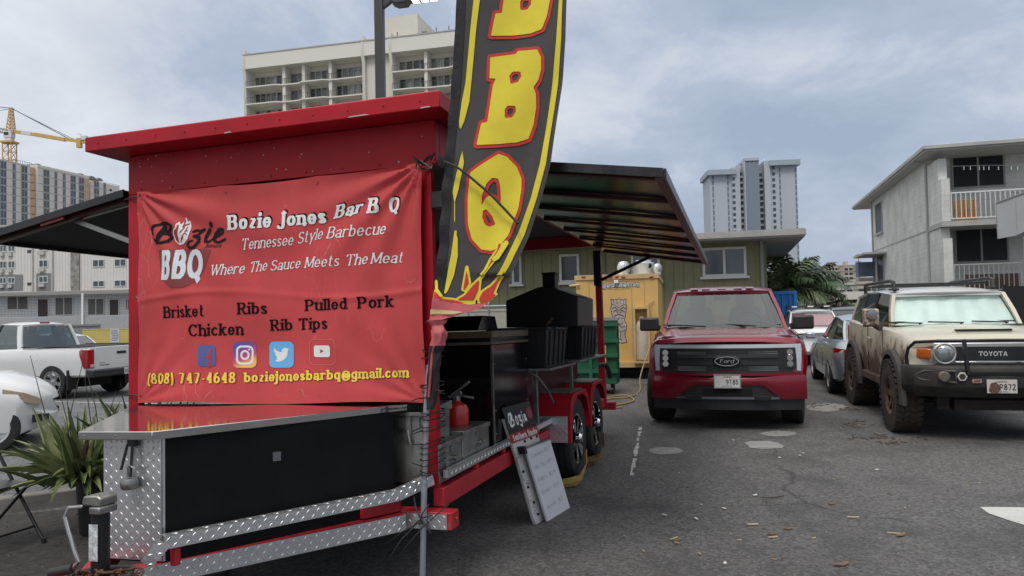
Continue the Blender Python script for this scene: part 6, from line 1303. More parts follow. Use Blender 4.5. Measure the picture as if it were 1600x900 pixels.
# ---- green boarded building
def green_building():
    M = fr(1150, 22.6); wall = mat('olive_boards', (.205, .205, .115), .7, var=.13, scale=1.6, dirt=((.08, .085, .06), -.02, 3, .2, 4)); g = thing('green_building', 'olive green boarded building with flat overhanging roof behind the food truck', 'building', M)
    xr = on(M, 1198, 420)[0]; ze = on(M, 1150, 379)[1]; xl = -19
    part('wall', g, wall, (xl, xr, 0, 12, 0, ze))
    m = MB(); x = xr - .02
    while x > xl: m.box(x - .014, x + .0, -.012, 0, 0, ze); x -= .305
    m.build('batten', mat('olive_batten', (.15, .152, .085), .75), g)
    rx = on(M, 1258, 368, -1.2)[0]
    m = MB(); m.box(xl - .5, rx, -1.2, 13.2, ze + .004, ze + .05); m.build('soffit', mat('soffit_grey', (.20, .20, .185), .8, var=.15, scale=1.2), g)
    m = MB(); m.box(xl - .52, rx + .03, -1.23, 13.23, ze + .052, ze + .20); m.box(xl - .5, rx, -1.2, 13.2, ze + .201, ze + .235); m.build('roof', mat('roof_edge', (.33, .32, .30), .7, var=.15, scale=2), g)
    for px0, py0, px1, py1, s in ((1097, 388, 1167, 431, 2), (874, 398, 906, 441, 1), (800, 400, 816, 444, 1), (986, 396, 1032, 441, 2)):
        a, b = on(M, px0, py0), on(M, px1, py1); window(g, a[0], b[1], b[0] - a[0], a[1] - b[1], wf, G_blue if s == 2 else G_dark, y=-.012, split=s, fw=.075, sill=True)
    a = on(M, 1190, 400)[0]; m = MB(); m.tube([(a, -.08, 0), (a, -.08, ze - .05), (a, -.5, ze - .0)], .05, 10); m.build('downspout', mat('downspout_grey', (.22, .23, .23), .5), g)
    for px in (945, 712):
        a = on(M, px, 400)[0]; m = MB(); m.box(a - .02, a + .02, -.05, -.0125, 0, ze); m.build('conduit', mat('conduit', (.15, .16, .11), .6), g)
    a = on(M, 1180, 362, 3.)[0]; m = MB(); m.tube([(a, 3, ze + .2), (a, 3, ze + .45), (a + .15, 3, ze + .6)], .06, 8); m.lathe([(.12, ze + .2), (.10, ze + .35), (0, ze + .4)], 'Z', 10, (a - .25, 3, 0)); m.build('roof_pipe', mat('pipe_pale', (.4, .38, .35), .7), g)
green_building()
# ---- yellow food truck
def food_truck():
    M = fr(900, 17.4, -.222); t = thing('food_truck', 'yellow food truck with roof vents and a carved figure painted on its back', 'food truck', M)
    yl = mat('truck_yellow', (.60, .38, .13), .45, var=.10, scale=2, dirt=((.35, .22, .10), -.06, 5, .2, 1.5), coat=.15)
    a, b = on(M, 900, 432), on(M, 1031, 572); w = b[0]; zt = a[1]; zb = b[1]
    zb = max(.28, zb)
    m = MB(); m.box(0, w, 0, 5.2, zb, zt); m.build('body', yl, t, bevel=.02)
    edge = mat('truck_trim', (.52, .36, .17), .5, var=.15)
    part('top_rail', t, edge, (-.03, w + .03, -.03, .0, zt - .09, zt + .015), (w + .001, w + .03, 0, 5.2, zt - .09, zt + .015)); part('roof_skin', t, mat('truck_roof', (.60, .52, .38), .6), (-.02, w + .02, .001, 5.2, zt + .001, zt + .02))
    part('bumper', t, edge, (-.02, w + .02, -.12, -.001, zb - .02, zb + .10)); part('underbody', t, K['dark'], (.1, w - .1, .1, 5.1, .18, zb - .002))
    for px in (912, 954, 964, 974, 1018):
        x, z = on(M, px, 433); m = MB(); m.box(x - .045, x + .045, -.045, -.031, z - .018, z + .014); m.build('marker_light', mat('marker_dark_red', (.22, .02, .02), .3), t)
    seam = mat('truck_seam', (.25, .15, .06), .7)
    m = MB()
    def rect(px0, py0, px1, py1):
        p, q = on(M, px0, py0), on(M, px1, py1)
        for c in ((p[0], q[0], p[1] - .008, p[1]), (p[0], p[0] + .008, q[1], p[1]), (q[0] - .008, q[0], q[1], p[1])): m.box(c[0], c[1], -.004, -.001, c[2], c[3])
    rect(920, 441, 1010, 565); rect(940, 452, 990, 560); m.build('door_seam', seam, t)
    x, z = on(M, 963, 440); part('camera_box', t, K['white'], (x - .05, x + .05, -.08, -.001, z - .045, z + .03), bevel=.01)
    Pm = lambda off: (lambda u, v: (lambda q: (q[0], -off, q[1]))(on(M, u, v)))
    f = line_px((931, 450), (999, 447.5), 8)
    m = MB(); put(m, text_pts('GonpandHulhah.com', .12, .10, 0, .07, .06, grow=.10), lambda u, v: Pm(.004)(*f(u, v))); m.build('lettering_outline', mat('dark_print', (.05, .05, .05), .6), t, smooth=0)
    m = MB(); put(m, text_pts('GonpandHulhah.com', .10, .08, 0, .07, .10), lambda u, v: Pm(.006)(*f(u, v))); m.build('lettering', mat('grey_print', (.55, .56, .54), .6), t, smooth=0)
    zt_ = lambda pts: [(880 + x / 3.461, 380 + y / 3.461) for x, y in pts]
    tk = d_or(d_poly(zt_([(258, 302), (275, 308), (300, 302), (325, 308), (340, 302), (338, 325), (343, 345), (335, 395), (330, 415), (342, 440), (340, 470), (332, 490), (340, 520), (343, 535), (318, 540), (300, 535), (285, 540), (280, 525), (284, 490), (282, 455), (275, 430), (268, 400), (258, 355), (262, 330)])))
    m = MB(); put(m, contour(d_off(tk, .7), 950, 464, 984, 540, .7), Pm(.004)); m.build('figure_outline', K['black_flat'], t, smooth=0)
    m = MB(); put(m, contour(d_off(tk, -.3), 950, 464, 984, 540, .7), Pm(.006)); m.build('carved_figure', mat('figure_pale', (.42, .35, .31), .6, var=.3, scale=6), t, smooth=0)
    m = MB(); ln = lambda pts, w_: d_line(zt_(pts), w_)
    lines = d_or(ln([(262, 330), (280, 335), (300, 350), (320, 335), (340, 330)], .5), ln([(265, 355), (280, 345), (298, 365)], .7), ln([(338, 355), (322, 345), (304, 365)], .7), ln([(272, 372), (285, 362), (297, 378)], .6), ln([(332, 372), (318, 362), (306, 378)], .6), ln([(275, 395), (300, 385), (328, 395)], .9), ln([(280, 408), (300, 402), (325, 408)], .6),
                 ln([(285, 430), (310, 440), (325, 425)], .5), ln([(300, 440), (315, 455), (335, 450)], .6), ln([(290, 470), (312, 478), (335, 470)], .6), ln([(310, 485), (312, 525)], .5), ln([(285, 520), (300, 515), (318, 525)], .5), ln([(270, 308), (275, 328)], .4), ln([(290, 308), (292, 330)], .4), ln([(310, 308), (309, 330)], .4), ln([(328, 308), (325, 328)], .4))
    put(m, contour(lines, 950, 464, 984, 540, .6), Pm(.008)); m.build('figure_lines', mat('figure_ink', (.05, .045, .045), .6), t, smooth=0)
    # gas cage
    p, q = on(M, 990, 483), on(M, 1017.5, 563); x0, x1, z1, z0 = p[0], q[0], p[1], q[1]
    m = MB(); d = .34
    for a_ in ((x0, x0 + .05, -d, -d + .05, z0, z1), (x1 - .05, x1, -d, -d + .05, z0, z1), (x0, x1, -d, -.001, z1, z1 + .04), (x0, x1, -d, -.001, z0 - .04, z0), (x0, x0 + .04, -.06, -.001, z0, z1), (x1 - .04, x1, -.06, -.001, z0, z1)): m.box(*a_)
    m.build('gas_cage', edge, t)
    m = MB(); c = (x0 + x1) / 2; rr = (x1 - x0) * .36; h = z1 - z0; m.lathe([(rr * .7, z0 + .0), (rr, z0 + .04), (rr, z0 + h * .66), (rr * .8, z0 + h * .74), (.05, z0 + h * .78), (.05, z0 + h * .86), (0, z0 + h * .86)], 'Z', 20, (c, -.18, 0)); m.build('gas_cylinder', mat('tank_cream', (.48, .42, .34), .5, var=.15, scale=5), t)
    m = MB(); x, z = on(M, 1008, 478); m.tube([(x - .1, -.05, z - .07), (x + .2, -.05, z + .13)], .015, 6); m.build('cage_latch', edge, t)
    p = on(M, 890, 447); m = MB(); m.tube([(p[0], -.05, p[1]), (p[0] + .25, -.05, p[1] + .02)], .025, 8); m.build('side_bracket', edge, t)
    # vents
    alu = mat('vent_alu', (.62, .63, .63), .35, .6)
    for px, r_, h in ((975, .165, .28), (1028, .115, .20)):
        x = on(M, px, 430, .9)[0]; m = MB(); n = 18; rings = []
        m.lathe([(r_ * .7, zt + .02), (r_ * .7, zt + .08), (0, zt + .08)], 'Z', 16, (x, .9, 0)); c = Vector((x, .9, zt + .08))
        for i in range(n):
            a0 = 2 * math.pi * i / n; pts = []
            for k_ in range(6):
                ph = k_ / 5; rr = r_ * (.62 + .38 * math.sin(math.pi * (ph * .85 + .1))); zz = h * ph
                pts.append((c + Vector((rr * math.cos(a0), rr * math.sin(a0), zz)), c + Vector((rr * .93 * math.cos(a0 + .30), rr * .93 * math.sin(a0 + .30), zz))))
            m.add([p_ for ab in pts for p_ in ab], [(2 * k_, 2 * k_ + 1, 2 * k_ + 3, 2 * k_ + 2) for k_ in range(5)])
        m.lathe([(0, h + .02), (r_ * .62, h), (r_ * .6, h - .02)], 'Z', 18, c); m.build('turbine_vent', alu, t)
    x0, x1 = on(M, 988, 420, 1.1)[0], on(M, 1023, 420, 1.1)[0]; cx = (x0 + x1) / 2; rr = (x1 - x0) / 2
    m = MB(); m.lathe([(rr * .85, zt + .02), (rr * .88, zt + .06), (rr, zt + .32), (rr * .97, zt + .33), (rr * .72, zt + .33), (rr * .70, zt + .40), (0, zt + .41)], 'Z', 28, (cx, 1.1, 0)); v = m.build('exhaust_fan', alu, t)
    m = MB(); m.lathe([(0, -.005), (.055, -.005), (.06, 0)], 'Y', 16, (cx + rr * .55, 1.1 - rr * .80, zt + .25)); m.build('fan_port', K['dark'], v)
    part('roof_box', t, mat('roof_box', (.62, .58, .48), .6), (on(M, 960, 430, .5)[0], on(M, 973, 430, .5)[0], .5, .9, zt + .02, zt + .10))
food_truck()
# ---- dumpster
def dumpster():
    M = fr(900, 14.2, YAW + .13); d = thing('dumpster', 'dark green wheeled dumpster with black lid behind the trailer', 'dumpster', M)
    x1 = on(M, 964, 560)[0]; zt = on(M, 950, 503)[1]; z0 = .20; x0 = x1 - 1.9
    gm = mat('dumpster_green', (.012, .11, .052), .55, var=.2, scale=3, dirt=((.04, .06, .04), .0, 5, .1, 1.2))
    m = MB(); m.prism_x([(0, z0), (.95, z0), (.95, zt + .03), (-.10, zt)], x0, x1); m.build('body', gm, d, bevel=.012)
    m = MB()
    for z in (.42, .72, 1.0): m.box(x0 - .02, x1 + .02, -.06 - .09 * (z - z0) / (zt - z0), -.001 if False else .02, z, z + .07)
    for x in (x1 - .5, x1 - 1.0, x1 - 1.5): m.box(x - .03, x + .03, -.08, .02, z0, zt - .02)
    for y in (.3, .65): m.box(x1 + .001, x1 + .03, y - .03, y + .03, z0, zt - .02)
    m.box(x0 - .03, x1 + .03, -.14, -.06, zt - .08, zt - .001); m.build('rib', gm, d)
    m = MB(); m.prism_x([(-.14, zt + .002), (1.0, zt + .04), (1.0, zt + .075), (-.14, zt + .035)], x0 - .04, x1 + .04); m.build('lid', mat('lid_grey', (.045, .05, .052), .55, var=.2), d, bevel=.008)
    m = MB(); m.box(x1 - .32, x1 - .20, -.086, -.0855, .55, .95); m.build('warning_sticker', mat('yellow_sticker', (.55, .42, .04), .6, var=.4, scale=30), d)
    for x in (x0 + .15, x1 - .1):
        for y in (.12, .8):
            m = MB(); m.lathe([(0, -.025), (.075, -.025), (.08, 0), (.075, .025), (0, .025)], 'X', 16, (x, y, .08)); m.box(x - .035, x + .035, y - .03, y + .03, .12, z0 - .001); m.build('caster', K['plastic'], d)
dumpster()
# ---- blue container
M = fr(1196, 25.5); bc = thing('shipping_container', 'bright blue shipping container between the green building and the palm', 'container', M)
xr = on(M, 1245, 470)[0]; zt = on(M, 1220, 455)[1]; bl = mat('container_blue', (.03, .20, .60), .5, var=.08, scale=1)
m = MB(); n = 36; L0 = -3.0; pts = []
x = L0; k = 0
while x < xr - .12: pts += [(x, .03 if k % 2 else 0), (min(xr - .1, x + .09), .03 if k % 2 else 0)]; x += .11; k += 1
m.loft([[(a, b, z) for a, b in pts] + [(xr - .1, 2.4, z), (L0, 2.4, z)] for z in (.15, zt - .1)]); m.build('wall', bl, bc, smooth=0)
part('frame', bc, mat('container_frame', (.03, .22, .62), .5), (L0, xr, -.03, 2.43, zt - .099, zt), (xr - .099, xr, -.03, .06, .1, zt - .1), (L0, xr, -.03, 2.43, .0, .149))
# ---- two storey apartment block on the right
def right_block():
    M = fr(1456, 30.5); b = thing('apartment_building', 'pale painted block apartment building with balconies and dark louvred windows on the right', 'building', M)
    blk = bpy.data.materials.new('painted_block'); blk.use_nodes = True; nt = blk.node_tree; N, L = nt.nodes, nt.links; bs = N['Principled BSDF']; bs.inputs['Roughness'].default_value = .8
    tc = N.new('ShaderNodeTexCoord'); sp = N.new('ShaderNodeSeparateXYZ'); L.new(tc.outputs['Object'], sp.inputs[0]); ad = N.new('ShaderNodeMath'); L.new(sp.outputs[0], ad.inputs[0]); L.new(sp.outputs[1], ad.inputs[1]); cb = N.new('ShaderNodeCombineXYZ'); L.new(ad.outputs[0], cb.inputs[0]); L.new(sp.outputs[2], cb.inputs[1])
    br = N.new('ShaderNodeTexBrick'); L.new(cb.outputs[0], br.inputs[0]); br.inputs['Scale'].default_value = 1; br.inputs['Brick Width'].default_value = .42; br.inputs['Row Height'].default_value = .205; br.inputs['Mortar Size'].default_value = .008
    br.inputs['Color1'].default_value = (.62, .62, .595, 1); br.inputs['Color2'].default_value = (.59, .59, .565, 1); br.inputs['Mortar'].default_value = (.50, .50, .48, 1)
    nz = N.new('ShaderNodeTexNoise'); nz.inputs['Scale'].default_value = 1.1; nz.inputs['Detail'].default_value = 6; L.new(tc.outputs['Object'], nz.inputs[0]); r_ = N.new('ShaderNodeMapRange'); L.new(nz.outputs[0], r_.inputs[0]); r_.inputs[1].default_value = .35; r_.inputs[2].default_value = .65; r_.inputs[3].default_value = .84; r_.inputs[4].default_value = 1.08
    mx = N.new('ShaderNodeMix'); mx.data_type = 'RGBA'; mx.blend_type = 'MULTIPLY'; mx.inputs[0].default_value = 1; L.new(br.outputs[0], mx.inputs[6]); L.new(r_.outputs[0], mx.inputs[7]); L.new(mx.outputs[2], bs.inputs['Base Color'])
    ze, zs, zb = 7.50, 4.62, 1.85; D = 13.2; LX = 14.; bal = 2.0
    part('wall', b, blk, (0, LX, 0, D, 0, ze)); 
    part('wing_wall', b, blk, (.0, .30, -bal, -.001, zs + .12, ze - 1.1), (.0, .30, -bal + .35, -.001, ze - 1.099, ze - .25), (.0, .32, -bal, -.001, 0, zs - .55), (.0, .32, -bal + .3, -.001, zs - .549, zs - .11))
    trim = mat('trim_grey', (.38, .38, .365), .8, var=.12, scale=1.5)
    part('balcony_slab', b, trim, (-.05, LX, -bal - .12, -.001, zs - .10, zs + .10)); part('balcony_slab', b, trim, (-.05, LX, -bal - .12, -.001, zb - .12, zb + .08))
    part('ledge', b, trim, (-.02, -.0, .0, D, zs - .04, zs + .02))
    rf = mat('roof_grey', (.40, .40, .385), .75, var=.15, scale=1)
    m = MB(); m.box(-.55, LX, -bal - .15, D + 3.4, ze + .003, ze + .06); m.build('soffit', mat('soffit_pale', (.45, .45, .43), .8), b)
    m = MB(); m.box(-.62, LX, -bal - .25, D + 3.5, ze + .061, ze + .22); m.box(-.45, LX, -bal, D + 3.2, ze + .221, ze + .27); m.build('roof', rf, b, bevel=.02)
    lou = mat('louvre_dark', (.035, .038, .042), .35, var=.2, scale=3)
    for px0, py0, px1, py1 in ((1485, 241, 1571, 291), (1490, 355, 1577, 409)):
        p, q = on(M, px0, py0), on(M, px1, py1); window(b, p[0], q[1], q[0] - p[0], p[1] - q[1], mat('frame_grey', (.30, .29, .27), .6), lou, y=-.001, split=2, louvre=14, fw=.07)
    rl = Matrix.Rotation(math.pi / 2, 4, 'Z')
    for z0, z1 in ((zs + .85, ze - .3), (zb + .3, zs - .35)):
        window(b, 0, 0, 1.9, z1 - z0, trim, lou, split=1, louvre=16, name='side_window', fw=.06, sill=True).matrix_local = Matrix.Translation((-.002, 12.0, z0)) @ Matrix.Rotation(-math.pi / 2, 4, 'Z')
    part('canopy', b, trim, (-1.1, -.001, 9.3, 13.3, zs - .38, zs - .28))
    m = MB(); m.tube([(-.06, .12, 0), (-.06, .12, ze - .1), (-.5, .12, ze - .02)], .045, 8); m.tube([(-.06, D - .1, 0), (-.06, D - .1, ze)], .045, 8); each(m, 'downspout', trim, b)
    # railings
    wr = mat('railing_white', (.66, .66, .65), .5); gr_ = mat('railing_grey', (.36, .36, .35), .6)
    def railing(name, z0, h, x0, x1, material):
        m = MB(); y = -bal - .05; m.box(x0, x1, y - .025, y + .025, z0 + h - .05, z0 + h); m.box(x0, x1, y - .02, y + .02, z0 + .08, z0 + .12); x = x0 + .02
        while x < x1: m.box(x - .014, x + .014, y - .014, y + .014, z0 + .121, z0 + h - .051); x += .165
        m.box(x0 + 2.63, x0 + 2.75, y - .04, y + .04, z0 - .15, z0 + h - .051)
        r_ = m.build(name, material, b); return r_
    railing('railing', zs + .10, 1.12, .30, LX, wr); railing('railing', zb + .08, 1.12, .32, LX, gr_)
    p, q = on(M, 1489, 305, -1.6), on(M, 1527, 336, -1.6); wp = thing('woven_screen', 'orange brown woven panel standing behind the white balcony railing', 'panel', M @ Matrix.Translation((p[0], -1.6, zs + .101)))
    m = MB(); w_ = q[0] - p[0]; m.box(0, w_, 0, .03, 0, .85); m.build('weave', mat('panel_wood', (.36, .18, .065), .7, var=.15, scale=5), wp); m = MB()
    for i in range(7): m.box(.02 + i * w_ / 7.2, .035 + i * w_ / 7.2, -.006, -.001, .01, .84)
    m.build('panel_slat', mat('panel_dark', (.22, .10, .04), .7), wp)
    p, q = on(M, 1507, 424, -1.5), on(M, 1595, 446, -1.5); bb = thing('brown_screen', 'dark brown board screen behind the lower grey railing', 'screen', M @ Matrix.Translation((p[0], -1.5, zb + .081))); m = MB(); n = 22; w_ = (q[0] - p[0])
    for i in range(n): m.box(i * w_ / n, (i + .93) * w_ / n, 0, .03, 0, .72)
    m.build('boards', mat('brown_boards', (.055, .035, .03), .7, var=.25, scale=8), bb)
    # clothes line with pegs
    p, q = on(M, 1486, 260, -1.7), on(M, 1600, 262, -1.7); cl = thing('clothes_line', 'thin clothes line with white pegs under the balcony roof', 'clothes line', M)
    m = MB(); m.tube([(p[0], -1.7, p[1]), ((p[0] + q[0]) / 2, -1.7, p[1] - .05), (q[0] + 1, -1.7, q[1])], .01, 5); m.build('line', gr_, cl); m = MB()
    for px in (1506, 1516, 1530, 1537, 1545, 1560, 1580, 1590): x, z = on(M, px, 262, -1.7); m.box(x - .012, x + .012, -1.72, -1.68, z - .09, z + .05)
    m.build('peg', wr, cl)
    # solid grey stair side in front of the balconies
    Ms = fr(1557, 26.5); s = thing('stair_panel', 'pale grey solid stair side at the right edge in front of the balconies', 'stair panel', Ms); P = [on(Ms, *q) for q in ((1557, 316), (1640, 286), (1640, 366), (1600, 362), (1588, 368), (1560, 373))]
    m = MB(); m.prism_y(P, 0, .12); m.build('panel', mat('stair_grey', (.34, .35, .355), .7, var=.08, scale=1), s); m = MB(); m.bar((P[0][0], -.02, P[0][1]), (P[1][0], -.02, P[1][1]), .05, .04); m.bar((P[0][0] + .6, -.003, P[0][1] - 1.2), (P[0][0] + .6, -.003, P[0][1]), .02, .006); m.build('coping', mat('stair_coping', (.28, .28, .28), .7), s)
    m = MB(); x = P[2][0] - .6; m.box(x - .1, x + .1, .2, .4, 0, P[2][1]); m.box(x - .1, x + .1, -1.6, -1.4, 0, .3) if 0 else None; m.build('support', trim, s)
    # blue grey covered railing at the far corner
    p, q = on(M, 1355, 403, D), on(M, 1370, 432, D); f = thing('far_balcony', 'small blue grey screened balcony at the far end of the pale apartment building', 'balcony', M); m = MB()
    m.box(-.9, -.03, D - .3, D + .8, q[1] - .25, q[1] - .05); m.build('slab', trim, f); part('screen', f, mat('bluegrey_cloth', (.13, .16, .22), .8, var=.2), (-.9, -.86, D - .3, D + .8, q[1], p[1] - .25), (-.859, -.03, D - .3, D - .26, q[1], p[1] - .25)); m = MB()
    for x in (-.88, -.05): m.bar((x, D - .28, q[1] - .05), (x, D - .28, p[1] + .2), .03)
    m.bar((-.9, D - .28, p[1] + .2), (-.03, D - .28, p[1] + .2), .03); m.bar((-.88, D - .28, p[1] + .2), (-.88, D + .8, p[1] + .2), .03); m.build('rail', mat('rail_dark', (.1, .11, .13), .5), f)
    # black fence below
    Mf = fr(1568, 25.); z1 = on(Mf, 1590, 447)[1]; f = thing('black_fence', 'black screened fence at the right edge behind the off-roader', 'fence', Mf); m = MB(); m.box(0, 6, 0, .04, .1, z1); m.build('screen', K['black_flat'], f)
    for x in (0, .9, 2.8, 4.7): m = MB(); m.box(x - .04, x + .04, -.06, -.001, 0, z1 + (.9 if x == .9 else .05)); m.build('post', K['black'], f)
right_block()
# ---- grey tower and what stands round it
def grey_tower():
    Y = 373.; M = fr(1108, Y, -.10); t = thing('grey_tower', 'tall pale grey apartment tower with a darker central shaft', 'tower', M); X = lambda px: on(M, px, 300)[0]; Z = lambda py, px=1180: on(M, px, py)[1]
    pale, mid, dk, cap = mat('tower_pale', (.40, .43, .47), .8, var=.03, scale=.05), mat('tower_mid', (.30, .335, .38), .8), mat('tower_shaft', (.185, .215, .265), .8), mat('tower_cap', (.31, .35, .40), .8)
    A = lambda x0, x1, y0, y1, top: (X(x0), X(x1), y0, y1, 0, Z(top, (x0 + x1) / 2))
    part('wing', t, pale, A(1109.5, 1143, 0, 22, 270)); part('wing', t, pale, A(1203.5, 1246, 0, 22, 257))
    part('wall', t, pale, A(1143.1, 1156, -1.2, 20, 262)); part('wall', t, pale, A(1194, 1203.4, -1.2, 20, 252)); part('wall', t, mid, A(1156.1, 1163, 1.5, 20, 262), A(1184.5, 1193.9, 2.5, 20, 264))
    part('shaft', t, dk, A(1163.1, 1184.4, -3.5, 18, 253)); m = MB(); a = A(1161.5, 1185, -4, 18, 249); m.box(a[0], a[1], a[2], a[3], Z(252.9), a[5]); m.box(X(1161.5), X(1163), -3.9, 1, 0, Z(253)); m.build('shaft_cap', pale, t)
    for p0, p1, py in ((1105.5, 1150, 266), (1202, 1250, 251)):
        m = MB(); zt = Z(py, (p0 + p1) / 2); m.box(X(p0), X(p1), -2.5, 23, zt - 2.6, zt); m.build('roof_cap', cap, t)
    part('roof_box', t, pale, (X(1158), X(1161), 2, 6, Z(262), Z(256)))
    gl = mat('tower_window', (.05, .06, .075), .25); ledge = mat('tower_ledge', (.34, .37, .41), .8); zt = Z(272, 1145); fl = 3.0; n = int((zt - 4) / fl)
    for i in range(24):
        z = zt - 3.4 - i * fl
        for px, top in ((1143.8, 0), (1205.2, 5)):
            m_key = ('tw', px); x = X(px)
            o = _wm.get('tower_pane')
            if o is None: mm = MB(); mm.box(0, 1.35, -.12, 0, 0, 1.5); o = mm.build('window', gl, t); _wm['tower_pane'] = o
            else: o = o.copy(); col.objects.link(o); o.parent = t
            o.matrix_local = Matrix.Translation((X(px + (0 if px < 1160 else 2)), -1.25 if px < 1160 else -.05, z + top))
    for px, w_, yy, top, nm in ((1156.6, 1.9, 1.45, 264, 'balcony_strip'), (1185.6, 2.4, 2.45, 265, 'balcony_strip')):
        z0 = Z(top, px); m = MB()
        for i in range(25): m.box(X(px), X(px) + w_, yy - .1, yy, z0 - 3 - i * fl, z0 - 1.5 - i * fl)
        each(m, nm, gl, t); m = MB()
        for i in range(25): m.box(X(px) - .1, X(px) + w_ + .1, yy - .9, yy - .11, z0 - 4.4 - i * fl, z0 - 3.4 - i * fl)
        each(m, 'balcony_front', ledge, t)
    for px, top in ((1113.2, 274), (1136.5, 274), (1218, 262), (1243, 262)):
        m = MB(); z0 = Z(top, px); m.box(X(px), X(px) + .75, -.08, 0, 3, z0)
        m.build('dark_strip', mat('strip_grey', (.13, .15, .18), .6), t); m = MB()
        for i in range(24): m.box(X(px) + .05, X(px) + .70, -.16, -.081, z0 - 3 - i * fl, z0 - 2.1 - i * fl)
        each(m, 'strip_panel', ledge, t)
    m = MB(); x = X(1196.5); m.tube([(x, 1, Z(252)), (x, 1, Z(247))], .25, 6); m.build('mast', K['white'], t)
grey_tower()
def condo(name, label, px0, px1, pytop, Y, ang, wall, floors, bays, depth=16, glassy=None, ledge=True):
    M = fr(px0, Y, ang); b = thing(name, label, 'building', M); x1, zt = on(M, px1, pytop); part('wall', b, wall, (0, x1, 0, depth, 0, zt)); fh = zt / floors if floors < 12 else 3.0
    lim = min(floors, int(zt / fh) - 1)
    gl = glassy or G_dark
    for j in range(bays):
        x0, xe = x1 * (j + .12) / bays, x1 * (j + .88) / bays; m = MB()
        for i in range(lim): z = zt - 1.0 - (i + .72) * fh; m.box(x0, xe, -.1, 0, z, z + fh * .55)
        each(m, 'window', gl, b)
    if ledge:
        m = MB()
        for i in range(lim): z = zt - 1.0 - (i + .98) * fh; m.box(x1 * .04, x1 * .96, -1.1, 0, z, z + .9)
        each(m, 'balcony', wall, b)
    part('roof', b, wall, (-.2, x1 + .2, -.3, depth + .2, zt + .001, zt + .6), (x1 * .3, x1 * .6, 2, 8, zt + .601, zt + 3)); return b
wb_ = mat('condo_warm', (.44, .40, .34), .8); wc = mat('condo_cream', (.47, .45, .41), .8); wt = mat('condo_tan', (.36, .30, .24), .8); teal = mat('condo_teal', (.07, .15, .17), .2)
condo('condo_tower', 'slim brown and white balcony tower just right of the big grey tower', 1251, 1262, 416, 470, -.1, wt, 30, 2)
condo('condo_block', 'teal glass distant condo block left of the wide cream one', 1272, 1290, 417, 520, -.1, mat('condo_teal_wall', (.30, .36, .36), .6), 16, 3, glassy=teal)
condo('condo_block', 'wide cream distant condo block above the tan house', 1290.5, 1319, 415, 500, -.1, wc, 16, 6)
condo('condo_block', 'distant condo block with a plain tan end wall', 1319.5, 1333, 415, 490, -.1, wb_, 16, 2, ledge=False)
condo('condo_tower', 'slim distant tan tower beside the far balcony screen', 1340, 1353, 414, 520, -.1, wt, 20, 2)
condo('low_block', 'low white distant block below the cream condo', 1288, 1333, 445, 180, -.12, wc, 4, 4, ledge=False)
condo('low_block', 'low pale distant block left of the far balcony screen', 1340, 1372, 443, 200, -.12, wb_, 4, 3, ledge=False)
def tan_house():
    M = fr(1288, 55.); h = thing('tan_house', 'low tan house with a wide white flat roof behind the palm', 'house', M); x1 = on(M, 1385, 470)[0]; z1, z0 = on(M, 1330, 456)[1], on(M, 1330, 464)[1]
    part('wall', h, mat('house_tan', (.30, .25, .20), .8, var=.1), (0, x1, 0, 9, 0, z0 - .2)); part('roof', h, mat('house_roof', (.62, .60, .56), .7), (-.8, x1 + .8, -1.5, 10, z0 - .19, z1))
    for px in (1297, 1314): x = on(M, px, 470)[0]; m = MB(); m.box(x - .12, x + .12, -1.3, -1.1, 0, z0 - .195); m.build('column', K['white'], h)
    for px0, px1 in ((1305, 1312), (1316, 1319), (1331, 1350)): a, b_ = on(M, px0, 466), on(M, px1, 480); window(h, a[0], b_[1], b_[0] - a[0], a[1] - b_[1], mat('frame_tan', (.35, .31, .26), .6), G_dark, y=-.001, split=1)
tan_house()
